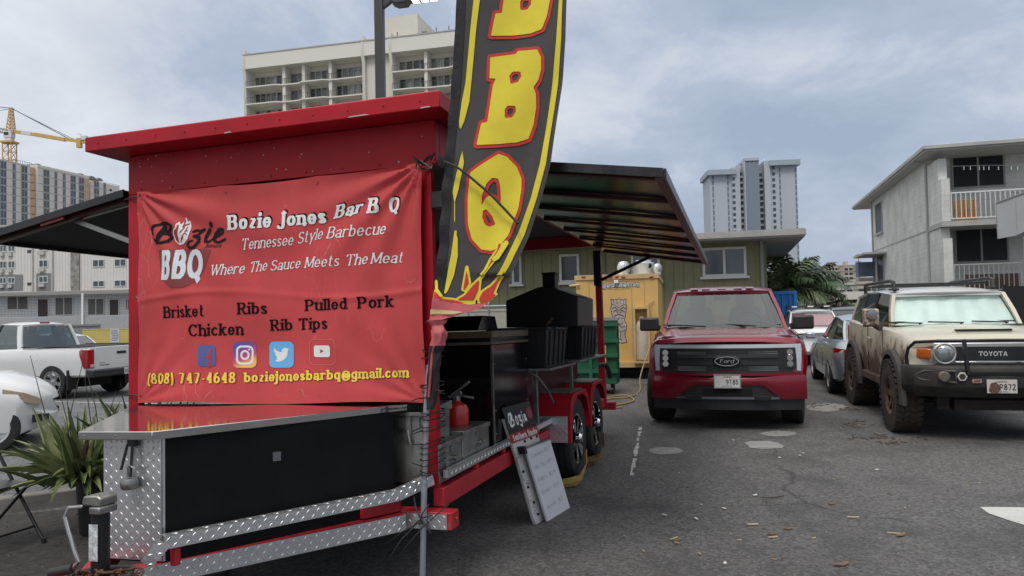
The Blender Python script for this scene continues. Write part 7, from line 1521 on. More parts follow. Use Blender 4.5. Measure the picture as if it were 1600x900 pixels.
# ---- cream balcony high-rise in the centre
def cream_tower():
    Y = 126.; M = fr(386, Y, -.245); t = thing('balcony_tower', 'cream high-rise with rows of glazed balconies rising behind the trailer', 'high-rise', M)
    wall = mat('cream_concrete', (.60, .57, .50), .85, var=.06, scale=.25); trim = mat('cream_trim', (.66, .64, .57), .8)
    zt = on(M, 386, 92)[1]; zt = on(M, 480, 76)[1]; Xp = lambda px, py=110: on(M, px, py)[0]; fh = 2.95; xa, xb, xc, xd = 0, Xp(568), Xp(611), Xp(735); dep = 2.3
    part('wall', t, wall, (xa, xd, dep, 16, 0, zt - 2.4)); part('core_wall', t, wall, (xb + .3, xc - .3, .6, dep - .001, 0, zt - 2.4))
    part('parapet', t, trim, (xa - .2, xd, -.3, 16.2, zt - 2.4 + .002, zt)); part('parapet_cap', t, mat('cap_grey', (.40, .39, .36), .8), (xa - .25, xd, -.4, 16.3, zt + .001, zt + .18))
    for x in (xa, xb, xc): m = MB(); m.prism_x([(-.35, zt + .9), (-.35, zt - 2.6), (.0, zt - 3.4), (.0, 0), (dep, 0), (dep, zt + .9)], x - .25, x + .25); m.build('fin', trim, t)
    part('penthouse', t, wall, (Xp(574), Xp(640), 4, 16, zt + .19, on(M, 600, 23)[1] + 1.2)); p = None; 
    gl = [mat('balcony_glass_%s' % a, c, .12, var=.6, scale=.8) for a, c in (('grey', (.14, .15, .15)), ('dark', (.035, .04, .045)), ('pale', (.30, .30, .28)))]; rail = mat('tower_rail', (.05, .05, .05), .5); ft = mat('tower_frame', (.40, .39, .36), .6)
    rnd = random.Random(4); slab_m = trim
    for (x0, x1, divs) in ((xa + .25, xb - .25, (.32, .49, .72)), (xc + .25, xd, (.42, .8))):
        w = x1 - x0
        for f in divs: m = MB(); m.box(x0 + w * f - .28, x0 + w * f + .28, .5, dep - .001, 0, zt - 2.41); m.build('partition', trim, t)
        cuts = [0] + list(divs) + [1]
        for i in range(7):
            z = zt - 2.6 - (i + 1) * fh
            m = MB(); pts = []
            for k_ in range(len(cuts) - 1):
                a, b_ = x0 + w * cuts[k_], x0 + w * cuts[k_ + 1]; pts += [(a + .0, .3 if k_ % 2 else -.25), (a + (b_ - a) * .8, .3 if k_ % 2 else -.25)]
            pts += [(x1, .2)]; m.loft([[(x, y, zz) for x, y in pts] + [(x1, dep - .002, zz), (x0, dep - .002, zz)] for zz in (z - .14, z + .06)]); m.build('balcony_slab', slab_m, t)
            m = MB()
            for q in range(len(pts) - 1): m.bar((pts[q][0], pts[q][1] + .08, z + 1.05), (pts[q + 1][0], pts[q + 1][1] + .08, z + 1.05), .05)
            x = x0
            while x < x1: 
                y = np.interp(x, [p[0] for p in pts], [p[1] for p in pts]) + .08; m.box(x - .02, x + .02, y - .02, y + .02, z + .061, z + 1.03); x += .42
            m.build('railing', rail, t)
            for k_ in range(len(cuts) - 1):
                a, b_ = x0 + w * cuts[k_] + .3, x0 + w * cuts[k_ + 1] - .3; n = max(2, int((b_ - a) / 1.05))
                for q in range(n):
                    window(t, a + (b_ - a) * q / n, z + .10, round((b_ - a) / n * .94, 2), 2.25, ft, rnd.choice(gl), y=dep - .003, split=1, name='balcony_door', fw=.09, depth=.10)
    for px in (680, 700, 619): x = Xp(px, 60); m = MB(); m.box(x - .06, x + .06, .5, .62, zt + .19, zt + 1.2); m.build('roof_post', rail, t)
    for px, py in ((626, 33), (632, 37), (627, 45), (632, 50), (633, 55)): m = MB(); x = Xp(px, py); m.box(Xp(640) + .001, Xp(640) + .9, 6 + (px - 626), 6.3 + (px - 626), on(M, px, py)[1], on(M, px, py)[1] + .3); m.build('antenna', K['steel_dull'], t)
cream_tower()
# ---- beige high-rise on the left: its long side runs away from us
def beige_tower():
    M = fr(-40, 285., R(75)) ; Y0 = 285.
    # x runs along the long wall, away to the right
    a = at_y(-40, 235, 285.); b_ = at_y(185, 290, 360.); ang = math.atan2(b_.y - a.y, b_.x - a.x); M = Matrix.Translation((a.x, a.y, 0)) @ Matrix.Rotation(ang, 4, 'Z')
    t = thing('beige_tower', 'beige high-rise with blue grey window columns and orange panels on the far left', 'high-rise', M)
    L_ = (Vector((b_.x, b_.y)) - Vector((a.x, a.y))).length; zt = on(M, 90, 268)[1]; X = lambda px: on(M, px, 350)[0]
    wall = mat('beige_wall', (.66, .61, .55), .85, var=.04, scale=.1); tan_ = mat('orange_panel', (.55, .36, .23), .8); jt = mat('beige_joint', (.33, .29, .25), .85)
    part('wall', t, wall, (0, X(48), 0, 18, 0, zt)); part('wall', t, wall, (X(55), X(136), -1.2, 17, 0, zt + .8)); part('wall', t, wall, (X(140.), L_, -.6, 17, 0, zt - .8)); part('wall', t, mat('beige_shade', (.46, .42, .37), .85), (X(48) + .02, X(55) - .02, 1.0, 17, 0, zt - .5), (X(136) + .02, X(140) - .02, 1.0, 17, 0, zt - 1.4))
    fl = 3.35
    grey = [mat('tower_glass_%s' % n, c, .15, var=.5, scale=.3) for n, c in (('dark', (.11, .13, .14)), ('blue', (.21, .26, .29)))]; fm = mat('tower_mullion', (.36, .37, .37), .5)
    rnd = random.Random(6)
    for p0, p1, yy in ((-20, -8, 0), (0, 10, 0), (19.5, 24.5, 0), (33, 43, 0), (64, 73.5, -1.2), (81.5, 86, -1.2), (94.5, 99, -1.2), (106.5, 115, -1.2), (119.5, 128, -1.2), (145, 153, -.6), (160, 164, -.6)):
        x0, x1 = X(p0), X(p1); w = round(x1 - x0, 1)
        for i in range(14):
            window(t, x0, zt - 3.7 - i * fl, w, 3.0, fm, grey[0] if w < 8 else rnd.choice(grey), y=yy - .002, split=2 if w < 9 else 3, fw=.16, depth=.15)
    for p0, p1, yy in ((47.2, 54.5, 0), (129, 136, -1.2)):
        for i in range(13): part('orange_panel', t, tan_, (X(p0) + .1, X(p1) - .1, yy - .25, yy - .01, zt - 3.7 - i * fl, zt - .65 - i * fl))
    m = MB()
    for i in range(15): z = zt - .5 - i * fl; m.box(0, X(47), -.06, -.001, z, z + .16); m.box(X(55.2), X(128.5), -1.26, -1.201, z, z + .16); m.box(X(140.5), L_, -.66, -.601, z, z + .16)
    m.build('joint', jt, t)
    for px in (170, 171): x = X(px); m = MB(); m.box(x, x + 1.2, -.72, -.601, zt - 4 - (px - 170) * fl, zt - 3 - (px - 170) * fl); each(m, 'vent', K['dark'], t)
    rp = mat('roof_plant', (.16, .17, .17), .7)
    for px, w, h in ((62, 4, 1.2), (80, 3, .9), (92, 3, .8), (128, 5, 1.2), (145, 5, 1.1), (158, 4, 1.0)): x = X(px); m = MB(); m.prism_y([(x, zt + .75), (x + w, zt + .75), (x + w * .6, zt + .8 + h), (x + w * .2, zt + .8 + h)], 2, 8); m.build('roof_unit', rp, t)
    m = MB(); m.box(X(24), X(53), 1, 1.1, zt + 1.3, zt + 1.45)
    for i in range(9): x = X(24) + i * (X(53) - X(24)) / 8; m.box(x - .06, x + .06, 1, 1.1, zt, zt + 1.3)
    m.build('roof_rail', rp, t)
beige_tower()
# ---- tower crane
def crane():
    Y = 400.; P = lambda px, py, y=Y: at_y(px, py, y); c = thing('tower_crane', 'yellow tower crane standing above the beige high-rise', 'crane', Matrix.Translation((P(15, 400).x, Y, 0))); o = Vector((P(15, 400).x, Y, 0)); Q = lambda px, py: P(px, py) - o
    yel, wht = mat('crane_yellow', (.55, .34, .10), .5), mat('crane_white', (.62, .62, .60), .5)
    def lattice(a, b, w0, w1, n, r_, m):
        a, b = Vector(a), Vector(b); d = (b - a).normalized(); u = d.cross(Vector((0, 1, 0))).normalized(); v = Vector((0, 1, 0)); C = [(1, 1), (-1, 1), (-1, -1), (1, -1)]
        pt = lambda f, i: a.lerp(b, f) + (u * C[i % 4][0] + v * C[i % 4][1]) * (w0 + (w1 - w0) * f) * .5
        for i in range(4): m.bar(pt(0, i), pt(1, i), r_)
        for k_ in range(n):
            for i in range(4): m.bar(pt(k_ / n, i), pt((k_ + 1) / n, i + 1), r_ * .6); m.bar(pt(k_ / n, i), pt(k_ / n, i + 1), r_ * .6)
    m = MB(); lattice((0, 0, 0), Q(15, 224), 4.6, 4.6, 22, .42, m); m.build('mast', yel, c)
    m = MB(); a = Q(15, 224); m.box(a.x - 3.4, a.x + 3.4, -3, 3, a.z, a.z + 1.0); m.build('collar', yel, c)
    m = MB(); a, b = Q(15, 221), Q(15, 206); m.box(a.x - 1.6, a.x + 1.6, -1.6, 1.6, a.z, a.z + 2); m.box(a.x - 2.2, a.x + 2.0, -1.8, 1.8, a.z + 2, b.z); m.build('cab', wht, c); m = MB(); m.box(b.x - 1.9, b.x + .6, -1.9, -1.81, b.z - 2.1, b.z - .5); m.build('cab_window', G_dark, c)
    m = MB(); lattice(Q(17, 205), Q(17.5, 168), 3.2, 1.1, 7, .36, m); m.build('peak', yel, c)
    m = MB(); m.bar(Q(21, 205.5), Q(137, 223), 1.0, 1.6); m.bar(Q(55, 210.3), Q(102, 218.5), 1.5, 1.9); a, b = Q(124, 219), Q(124, 231); m.box(a.x - 1.2, a.x + 1.2, -1, 1, b.z, a.z + 1); m.build('counter_jib', yel, c)
    m = MB(); m.bar(Q(34, 206.8), Q(49, 209.2), 1.2, 1.8); a = Q(132, 216); m.box(a.x - 1.5, a.x + 1.5, -1, 1, a.z - 1, a.z + 1.2); m.bar(Q(126, 221), Q(126, 209), .25); m.bar(Q(120, 209), Q(127, 209.5), .3); each(m, 'winch', wht, c)
    m = MB()
    m.tube([Q(23, 205), Q(120, 218)], .12, 4) if 0 else None
    for i in range(14): a, b = Q(24 + i * 7, 206 + i * 1.05), Q(24 + i * 7, 202.5 + i * 1.05); m.bar(a, b, .14)
    m.bar(Q(24, 202.5), Q(118, 216.5), .14); m.build('walkway_rail', wht, c)
    m = MB(); m.tube([Q(18, 169), Q(108, 217)], .22, 5); m.tube([Q(18, 169.5), Q(114, 217)], .16, 5); m.tube([Q(17, 169), Q(-60, 161)], .2, 5); m.tube([Q(17, 170), Q(-60, 180)], .15, 5); m.build('stay_cable', K['plastic'], c)
    m = MB(); lattice(Q(10, 205), Q(-70, 196), 2.0, 2.0, 10, .35, m); m.build('jib', mat('jib_grey', (.35, .35, .34), .5), c)
crane()
# ---- four storey pale apartments, low white row building, walls
def pale_apartments():
    Y = 136.; M = fr(-60, Y, -.10); b = thing('pale_apartments', 'pale ribbed four storey apartment block behind the low white building', 'building', M); X = lambda px: on(M, px, 430)[0]; Z = lambda py: on(M, 100, py)[1]; x1 = X(300)
    wall = mat('pale_ribbed', (.64, .62, .58), .8, var=.05, scale=.4); zt = Z(352)
    part('wall', b, wall, (0, x1, 0, 12, 0, zt)); m = MB(); x = 0
    while x < x1: m.box(x, x + .07, -.05, -.001, 0, zt); x += .62
    m.build('rib', mat('pale_rib', (.615, .597, .56), .8), b); part('roof', b, mat('pale_roof', (.40, .39, .37), .8), (-.3, x1 + .3, -.4, 12.3, zt + .001, zt + .4))
    gp = mat('grey_panel', (.20, .20, .20), .8)
    for p0, p1, q0, q1 in ((57, 83, 426, 454), (0, 36, 427, 452)): part('grey_panel', b, gp, (X(p0), X(p1), -.09, -.051, Z(q1), Z(q0)))
    m = MB(); m.box(X(112), X(125), -.3, -.051, 0, zt - .1); m.build('stair_screen', mat('screen_grey', (.26, .25, .22), .9, var=.5, scale=1.5), b)
    acm = mat('air_con', (.46, .45, .43), .7)
    for row, py0, py1 in ((0, 380, 391), (1, 405, 417), (2, 431, 441)):
        for px in (-30, 0, 13, 61, 145, 179):
            if row == 0 and px > 130 or (row == 1 and px in (0, 13)): py0_, py1_ = py0, py1
            p0, p1 = X(px), X(px + (11 if px < 20 else 14 if px == 61 else 19)); oy = {0: 0, 1: 0, 2: 0}[row] + (7 if px > 100 and row == 2 else 0) + (2 if px > 100 else 0)
            h = Z(py0 + oy) - Z(py1 + oy); window(b, p0, Z(py1 + oy), round(p1 - p0, 1), round(h, 1), wf, mat('apt_glass', (.055, .075, .085), .12) if 'apt_glass' not in bpy.data.materials else bpy.data.materials['apt_glass'], y=-.0525 - (.04 if row == 2 and px < 100 else 0), split=2, fw=.14)
            if px < 130 : part('air_conditioner', b, acm, (p0 + .1, p1 - .5, -.45, -.10, Z(py1 + oy) - .75, Z(py1 + oy) - .15))
    for px, py in ((47, 391), (47, 442)): part('vent', b, G_dark, (X(px - 4), X(px + 3), -.1, -.055, Z(py + 2), Z(py - 2)))
    for px in (83, 52): m = MB(); x = X(px); m.tube([(x, -.25, 0), (x, -.25, zt)], .12, 8); m.build('downpipe', mat('pipe_white', (.52, .51, .49), .6), b)
pale_apartments()
def row_building():
    Y = 90.; M = fr(-120, Y, -.06); b = thing('row_building', 'low white block building with a long eave and louvred windows across the road', 'building', M); X = lambda px: on(M, px, 475)[0]; Z = lambda py: on(M, 100, py)[1]; x1 = X(330)
    wall = mat('white_block', (.62, .63, .63), .8, var=.06, scale=.6); zt, zf, z0 = Z(460), Z(494), Z(506)
    part('wall', b, wall, (0, x1, 0, 9, 0, zt)); m = MB()
    for i in range(1, 9): m.box(0, x1, -.012, -.001, zf + (zt - zf) * i / 8, zf + (zt - zf) * i / 8 + .04)
    x = .3
    while x < x1: m.box(x, x + .035, -.014, -.0125, zf, zt); x += .42
    m.build('block_joint', mat('block_joint', (.36, .37, .38), .8), b)
    part('roof', b, mat('row_roof', (.42, .41, .39), .8, var=.1), (-.5, x1 + .5, -1.9, 9.5, zt + .001, zt + .35)); part('fascia', b, mat('row_fascia', (.27, .26, .25), .8), (-.5, x1 + .5, -1.95, -1.901, zt - .1, zt + .30))
    part('walkway', b, mat('walk_slab', (.38, .38, .38), .8), (-.5, x1 + .5, -1.9, -.015, zf - .25, zf)); part('parapet', b, mat('walk_wall', (.33, .34, .355), .8, var=.08), (-.5, x1 + .5, -2.1, -1.901, 0, Z(495)))
    lv = mat('row_louvre', (.13, .125, .12), .5, var=.1, scale=2)
    for p0, p1, q0, q1 in ((11, 45, 461, 483), (86, 114.5, 464, 493), (137, 163.5, 467, 494), (196, 203, 469, 487), (-60, -30, 461, 483), (215, 240, 467, 494)): window(b, X(p0), Z(q1), X(p1) - X(p0), Z(q0) - Z(q1), wf, lv, y=-.016, split=2, louvre=12, fw=.10)
    for p0, p1, q0, q1 in ((60, 75.5, 467, 494), (172, 185.5, 470, 495)):
        d = part('door', b, mat('door_brown', (.055, .035, .028), .6), (X(p0), X(p1), -.06, -.016, zf, Z(q0))); m = MB(); m.box(X(p0) - .1, X(p0), -.1, -.016, zf, Z(q0) + .1); m.box(X(p1), X(p1) + .1, -.1, -.016, zf, Z(q0) + .1); m.box(X(p0), X(p1), -.1, -.016, Z(q0), Z(q0) + .1); m.build('door_frame', wf, d)
    for px in (147.5,): m = MB(); x = X(px); m.box(x - .11, x + .11, -2.3, -2.11, 0, zt); m.build('eave_post', K['white'], b)
row_building()
M = fr(128, 47., -.1); yw = thing('yellow_wall', 'yellow painted block wall across the road with a notice board', 'wall', M); x1, zt = on(M, 330, 512); m = MB(); m.box(0, x1, 0, .25, 0, zt); m.build('wall', mat('wall_yellow', (.52, .43, .13), .8, var=.06, scale=.8), yw); part('coping', yw, mat('wall_cap', (.48, .40, .14), .8), (-.02, x1, -.02, .27, zt + .001, zt + .05))
m = MB()
for i in range(1, 6): m.box(0, x1, -.006, -.001, zt * i / 6, zt * i / 6 + .015)
m.build('block_joint', mat('yellow_joint', (.42, .34, .10), .8), yw)
p, q = on(M, 173, 514), on(M, 187, 535); sg = thing('notice_board', 'white notice board with blue lettering on the yellow wall', 'sign', M @ Matrix.Translation((p[0], -.03, q[1]))); w, h = q[0] - p[0], p[1] - q[1]; m = MB(); m.box(0, w, 0, .02, 0, h); m.build('board', mat('board_white', (.50, .51, .52), .6), sg); m = MB(); rnd = random.Random(8)
for i in range(7): a = rnd.uniform(.06, .2); m.box(w * a, w * (1 - rnd.uniform(.06, .2)), -.004, -.001, h * (.86 - i * .12), h * (.91 - i * .12))
m.build('board_lines', mat('board_blue', (.10, .13, .22), .6), sg)
M = fr(96, 52., -.1); mf = thing('metal_fence', 'grey corrugated metal fence left of the yellow wall', 'fence', M); x1, zt = on(M, 156, 507); m = MB(); pts = []
for i in range(int(x1 / .2) + 1): pts += [(i * .2, 0), (i * .2 + .1, .04)]
m.loft([[(a, b, z) for a, b in pts] + [(a, b + .02, z) for a, b in pts[::-1]] for z in (0, zt)]); m.build('sheet', mat('fence_grey', (.24, .245, .25), .6, .2), mf, smooth=0); part('rail', mf, mat('fence_rail', (.18, .18, .18), .6), (0, x1, -.05, -.001, zt - .1, zt + .03))
# ---- chain link fence and pale wall seen through the trailer
M = fr(700, 19.5); cf = thing('chain_fence', 'chain link fence with grey posts behind the smoker', 'fence', M); z1 = on(M, 780, 478)[1]; x1 = on(M, 905, 478)[0]; m = MB(); x = -2.
while x < x1: m.tube([(x, 0, .05), (x + z1 - .05, 0, z1)], .004, 3, cap=False); m.tube([(x + z1 - .05, .008, .05), (x, .008, z1)], .004, 3, cap=False); x += .075
m.build('mesh', K['galv'], cf, smooth=0)
for x in (-1.9, .55, on(M, 763, 480)[0], 3.2): m = MB(); m.tube([(x, .03, 0), (x, .03, z1 + .06)], .03, 10); m.ball((x, .03, z1 + .07), .035, 8); m.build('post', K['galv'], cf)
m = MB(); m.tube([(-2, .02, z1), (x1, .02, z1)], .022, 8); m.build('top_rail', K['galv'], cf)
M = fr(700, 21.2); pw = thing('block_wall', 'low cream block wall behind the chain link fence', 'wall', M); z1 = on(M, 780, 486)[1]; part('wall', pw, mat('cream_block', (.42, .40, .30), .85, var=.12, scale=2), (-6, 3.4, 0, .2, 0, z1)); part('coping', pw, mat('cream_cap', (.46, .44, .36), .85), (-6, 3.4, -.02, .22, z1 + .001, z1 + .06))
# ---- street lamp
def lamp():
    Y = 16.5; p = at_y(600, 470, Y); l = thing('street_lamp', 'dark square street lamp post with a lit LED head rising behind the trailer', 'street lamp', Matrix.Translation((p.x, Y, 0)) @ Matrix.Rotation(-.12, 4, 'Z')); dk = mat('lamp_bronze', (.055, .055, .058), .45, .3); zt = at_y(600, -20, Y).z; w = .10
    m = MB(); m.box(-w, w, -w, w, 0, zt); m.build('pole', dk, l, bevel=.02); m = MB(); m.box(-.2, .2, -.2, .2, 0, .03); m.lathe([(.19, .03), (.14, .14), (0, .14)], 'Z', 16); m.build('base_plate', dk, l)
    za = at_y(625, 4, Y).z; x0, x1 = .30, 1.12
    m = MB(); m.prism_y([(w + .001, za - .14), (w + .12, za - .06), (x0, za), (x0, za + .13), (w + .001, za + .10)], -.06, .06); m.build('arm', dk, l, bevel=.01)
    m = MB(); m.prism_y([(x0, za - .04), (x0 + .12, za - .10), (x0 + .34, za - .09), (x0 + .40, za - .01), (x1, za + .02), (x1 + .03, za + .05), (x1, za + .09), (x0, za + .13)], -.17, .17); m.build('lamp_head', dk, l, bevel=.015)
    m = MB()
    for i in range(3):
        for j in range(2): m.box(x0 + .46 + i * .20, x0 + .62 + i * .20, -.13 + j * .14, -.01 + j * .14, za - .012 + i * .008, za + .0 + i * .008)
    each(m, 'led_panel', mat('led', (.8, .78, .7), .4, emit=(1, .93, .8, 1.6)), l)
lamp()
# ---- overhead wires
pw = thing('power_line', 'thin overhead power lines crossing the sky beside the right apartment building', 'power line'); m = MB()
for py0, py1, Y0, Y1 in ((420, 418, 95, 90), (428, 431, 95, 90), (457, 463, 70, 70), (462, 470, 70, 70)): a, b = at_y(1160, py0 + (0 if py0 < 450 else -20), Y0), at_y(1420, py1 if py0 < 450 else py1 - 22, Y1); m.tube([a.lerp(b, i / 12) - Vector((0, 0, .5 * math.sin(math.pi * i / 12))) for i in range(13)], .035 if py0 < 450 else .03, 4)
m.build('wire', K['plastic'], pw)
# ------------------------------------------------------------------ plants
leafm = lambda n, c, v=.35: mat(n, c, .45, var=v, scale=6, spec=.4)
def blade(m, base, d, L, w, droop, up=Vector((0, 0, 1)), seg=7, fold=.35, teeth=False):
    """a tapering fleshy leaf with a folded section"""
    d = d.normalized(); side = d.cross(up).normalized(); pts = []; p = Vector(base); v = d.copy(); top, bot = [], []
    rows = []
    for i in range(seg + 1):
        f = i / seg; ww = w * (1 - f ** 1.6) * (.75 + .25 * min(1, f * 4)) + .002; n = side.cross(v).normalized()
        rows.append([p - side * ww * .5 + n * ww * fold, p - n * ww * .12, p + side * ww * .5 + n * ww * fold, p - n * ww * .30])
        p = p + v * (L / seg); v = (v + Vector((0, 0, -droop / seg))).normalized()
    m.loft([[r[0], r[1], r[2], r[3]] for r in rows])
def aloe(name, label, x, y, z, n, Lr, tall, seed, mats):
    rnd = random.Random(seed); t = thing(name, label, 'plant', Matrix.Translation((x, y, z)))
    for k_, mt in enumerate(mats):
        m = MB()
        for i in range(n if mt is not dry else n // 7):
            a = rnd.uniform(0, 2 * math.pi); el = rnd.uniform(.2, 1.4) if rnd.random() < .8 else rnd.uniform(-.2, .3); L = rnd.uniform(*Lr) * (.75 + .25 * math.sin(el))
            d = Vector((math.cos(a) * math.cos(el), math.sin(a) * math.cos(el), math.sin(el))); r_ = rnd.uniform(0, .27)
            blade(m, Vector((math.cos(a) * r_, math.sin(a) * r_, rnd.uniform(0, .14))), d, L, rnd.uniform(.05, .09), rnd.uniform(.1, 1.0))
        m.build('leaves', mt, t, smooth=60)
    m = MB(); rnd = random.Random(seed + 1)
    for i in range(tall):
        a = rnd.uniform(0, 6.28); b = Vector((rnd.uniform(-.2, .2), rnd.uniform(-.15, .15), .1)); h = rnd.uniform(.55, .95); m.tube([b, b + Vector((math.cos(a) * .05, math.sin(a) * .05, h * .5)), b + Vector((math.cos(a) * .16, math.sin(a) * .12, h))], .006, 5, .002)
    if tall: m.build('flower_stalk', mat('dry_stalk', (.10, .085, .06), .8), t)
    return t
al = [leafm('aloe_green', (.17, .215, .085)), leafm('aloe_pale', (.27, .30, .14)), leafm('aloe_dark', (.10, .14, .058))]; dry = leafm('aloe_dry', (.20, .15, .085))
P0 = at_z(147, 838, 0)
def pot(label, x, y, r, h):
    p = thing('plant_pot', label, 'plant pot', Matrix.Translation((x, y, 0)), 'black plant pots'); m = MB(); m.lathe([(0, .0), (r * .8, 0), (r * .84, .02), (r * .97, h - .06), (r * 1.05, h - .055), (r * 1.05, h), (r * .97, h), (r * .95, h - .03), (0, h - .03)], 'Z', 28); m.build('bucket', K['plastic'], p); m = MB(); m.lathe([(r * .94, h - .028), (0, h - .01)], 'Z', 20); m.build('soil', mat('pot_soil', (.03, .022, .016), .95, bump=.4, bscale=50), p)
pot('black plastic pot under the big aloe beside the trailer nose', P0.x + .02, P0.y + .12, .21, .50)
aloe('aloe_plant', 'large spiky green aloe spilling out of the front black pot', P0.x - .12, P0.y + .08, .40, 56, (.26, .56), 7, 4, al + [al[1], dry])
P1 = P0 + Vector((.10, .62, 0)); pot('black plastic pot behind the front one, mostly hidden by leaves', P1.x, P1.y, .2, .42)
aloe('aloe_plant', 'upright narrow leaved aloe behind the large one, against the counter', P1.x, P1.y, .40, 22, (.35, .7), 4, 12, al)
P2 = at_z(215, 730, 0) ; aloe('grass_plant', 'tuft of long thin upright leaves by the left trailer post', P2.x - .15, P2.y + .4, .0, 12, (.6, 1.0), 2, 31, [al[0], al[2]])
# palms
def palm(label, px, py, Y, seed, nf, R0):
    c = at_y(px, py, Y); t = thing('palm_tree', label, 'palm', Matrix.Translation((c.x, Y, 0)), 'palms behind the parked cars'); rnd = random.Random(seed); h = c.z; m = MB(); m.tube([(0, 0, 0), (.06, 0, h * .5), (0, 0, h)], .14, 10, .09); m.build('trunk', mat('palm_trunk', (.14, .12, .09), .9, var=.3), t)
    for k_, mt in enumerate((leafm('palm_green', (.06, .10, .045)), leafm('palm_light', (.11, .15, .07)), leafm('palm_deep', (.035, .062, .03)))):
        m = MB()
        for i in range(nf):
            a = rnd.uniform(0, 6.28); el = rnd.uniform(.15, 1.35); d = Vector((math.cos(a) * math.cos(el), math.sin(a) * math.cos(el), math.sin(el))); L = R0 * rnd.uniform(.75, 1.15); p = Vector((0, 0, h)); v = d; n = 20; pts = [p]
            for s in range(n): v = (v + Vector((0, 0, -.07))).normalized(); p = p + v * (L / n); pts.append(p)
            m.tube(pts, .022, 4, .006)
            for s in range(2, n):
                f = s / n; tv = (pts[s + 1] - pts[s]).normalized() if s < n else v; sd = tv.cross(Vector((0, 0, 1))).normalized(); l = L * .36 * math.sin(math.pi * (.12 + .83 * f)) + .05
                for q in (1, -1):
                    for e in (0, .5):
                        b = pts[s].lerp(pts[s + 1], e); dd = (sd * q * .8 + tv * .62 + Vector((0, 0, rnd.uniform(-.45, .15)))).normalized(); w = tv * .032; tip = b + dd * l + Vector((0, 0, -l * .28)); mid = b + dd * l * .55; m.add([b - w, b + w, mid + w * .9, tip, mid - w * .9], [(0, 1, 2, 4), (4, 2, 3)])
        m.build('fronds', mt, t, smooth=0)
palm('dark palm with drooping fronds beside the blue container', 1222, 452, 31, 3, 10, 2.2); palm('second palm with drooping fronds nearer the tan house', 1258, 458, 33, 8, 9, 2.0)
def bush(label, px, py, Y, r, seed, cols, n=900):
    c = at_y(px, py, Y); t = thing('bush', label, 'bush', Matrix.Translation((c.x, Y, 0))); rnd = random.Random(seed); m = MB(); m.tube([(0, 0, 0), (.03, 0, c.z)], .05, 6); m.build('stem', mat('bush_stem', (.08, .06, .04), .9), t)
    for mt in cols:
        m = MB()
        for i in range(n // len(cols)):
            a, b = rnd.uniform(0, 6.28), math.acos(rnd.uniform(-1, 1)); rr = r * rnd.uniform(.35, 1) ** .6 * (1 + .25 * math.sin(a * 3) * math.sin(b * 4)); p = Vector((rr * math.sin(b) * math.cos(a), rr * math.sin(b) * math.sin(a), max(.05, c.z + rr * .8 * math.cos(b)))); u = Vector((rnd.uniform(-1, 1), rnd.uniform(-1, 1), rnd.uniform(-1, 1))).normalized(); v = u.cross(Vector((rnd.uniform(-1, 1), rnd.uniform(-1, 1), 1))).normalized(); l = rnd.uniform(.08, .15)
            m.add([p - u * l, p + v * l * .45, p + u * l, p - v * l * .45], [(0, 1, 2, 3)])
        m.build('foliage', mt, t, smooth=0)
bush('dark brown green bush left of the muddy off-roader', 1305, 492, 30, .75, 5, [leafm('bush_olive', (.055, .05, .025)), leafm('bush_dark', (.03, .035, .018))])
bush('bright green leafy shrub by the tan house', 1338, 487, 42, .7, 6, [leafm('shrub_bright', (.12, .20, .04)), leafm('shrub_mid', (.07, .13, .03))], 500)
# ------------------------------------------------------------------ kerb, road, markings
km = mat('kerb_concrete', (.15, .14, .13), .9, var=.3, scale=5, bump=.2, bscale=60)
ks = [(-14.0, 2.6), (-8.2, 4.5), (-5.6, 6.0), (-4.45, 6.38), (-3.9, 6.72), (-3.3, 7.6), (-2.8, 9.2)]
m = MB(); rings = []
for i, p in enumerate(ks):
    a, b = Vector(ks[max(0, i - 1)]), Vector(ks[min(len(ks) - 1, i + 1)]); d = (b - a).normalized(); n = Vector((d.y, -d.x)); q = Vector(p)
    rings.append([(q.x - n.x * .18, q.y - n.y * .18, -.02), (q.x - n.x * .18, q.y - n.y * .18, .11), (q.x - n.x * .15, q.y - n.y * .15, .13), (q.x - n.x * 0, q.y - n.y * 0, .13), (q.x + n.x * .02, q.y + n.y * .02, -.02)])
m.loft(rings); struct(m.build('kerb', km, bevel=.01))
m = MB(); m.add([(x, y, .004) for x, y in [(-13.6, 2.75), (-8.2, 4.7), (-5.6, 6.2), (-4.45, 6.58), (-3.9, 6.92), (-3.4, 7.7), (-2.9, 9.3)] + [(-2.5, 30), (-40, 42), (-120, 60), (-120, 8)]], [tuple(range(11))[::-1]]); rd = m.build('road', asphalt('road_asphalt', (.125, .127, .13), .4), smooth=0); struct(rd)
m = MB()
for a, b, w in (((-6.5, 14.0), (-60, 30.6), .10),): m.bar((a[0], a[1], .0075), (b[0], b[1], .0075), w, .001)
struct(m.build('road_marking', mat('road_paint', (.34, .34, .33), .7, var=.3, scale=4)))
soil = mat('dark_grit', (.038, .034, .031), .95, var=.5, scale=14, bump=.6, bscale=90)
m = MB(); m.add([(x, y, .0065) for x, y in ((-9.5, 1.2), (-1.6, 2.0), (-1.9, 5.0), (-2.6, 6.6), (-3.6, 6.6), (-4.45, 6.30), (-5.6, 5.92), (-8.2, 4.42))], [tuple(range(8))]); struct(m.build('grit_verge', soil, smooth=0))
rnd = random.Random(17); m = MB()
for i in range(900):
    x, y = rnd.uniform(-5, -2.0), rnd.uniform(4.0, 6.6); s = rnd.uniform(.004, .014)
    if y > 6.2 - (x + 5) * -.0 and x < -4: continue
    p = Vector((x, y, .007)); m.add([p + Vector((s * rnd.uniform(-1, 1), s * rnd.uniform(-1, 1), s * rnd.uniform(-.2, .9))) for _ in range(4)], [(0, 1, 2), (0, 2, 3), (0, 3, 1), (1, 3, 2)])
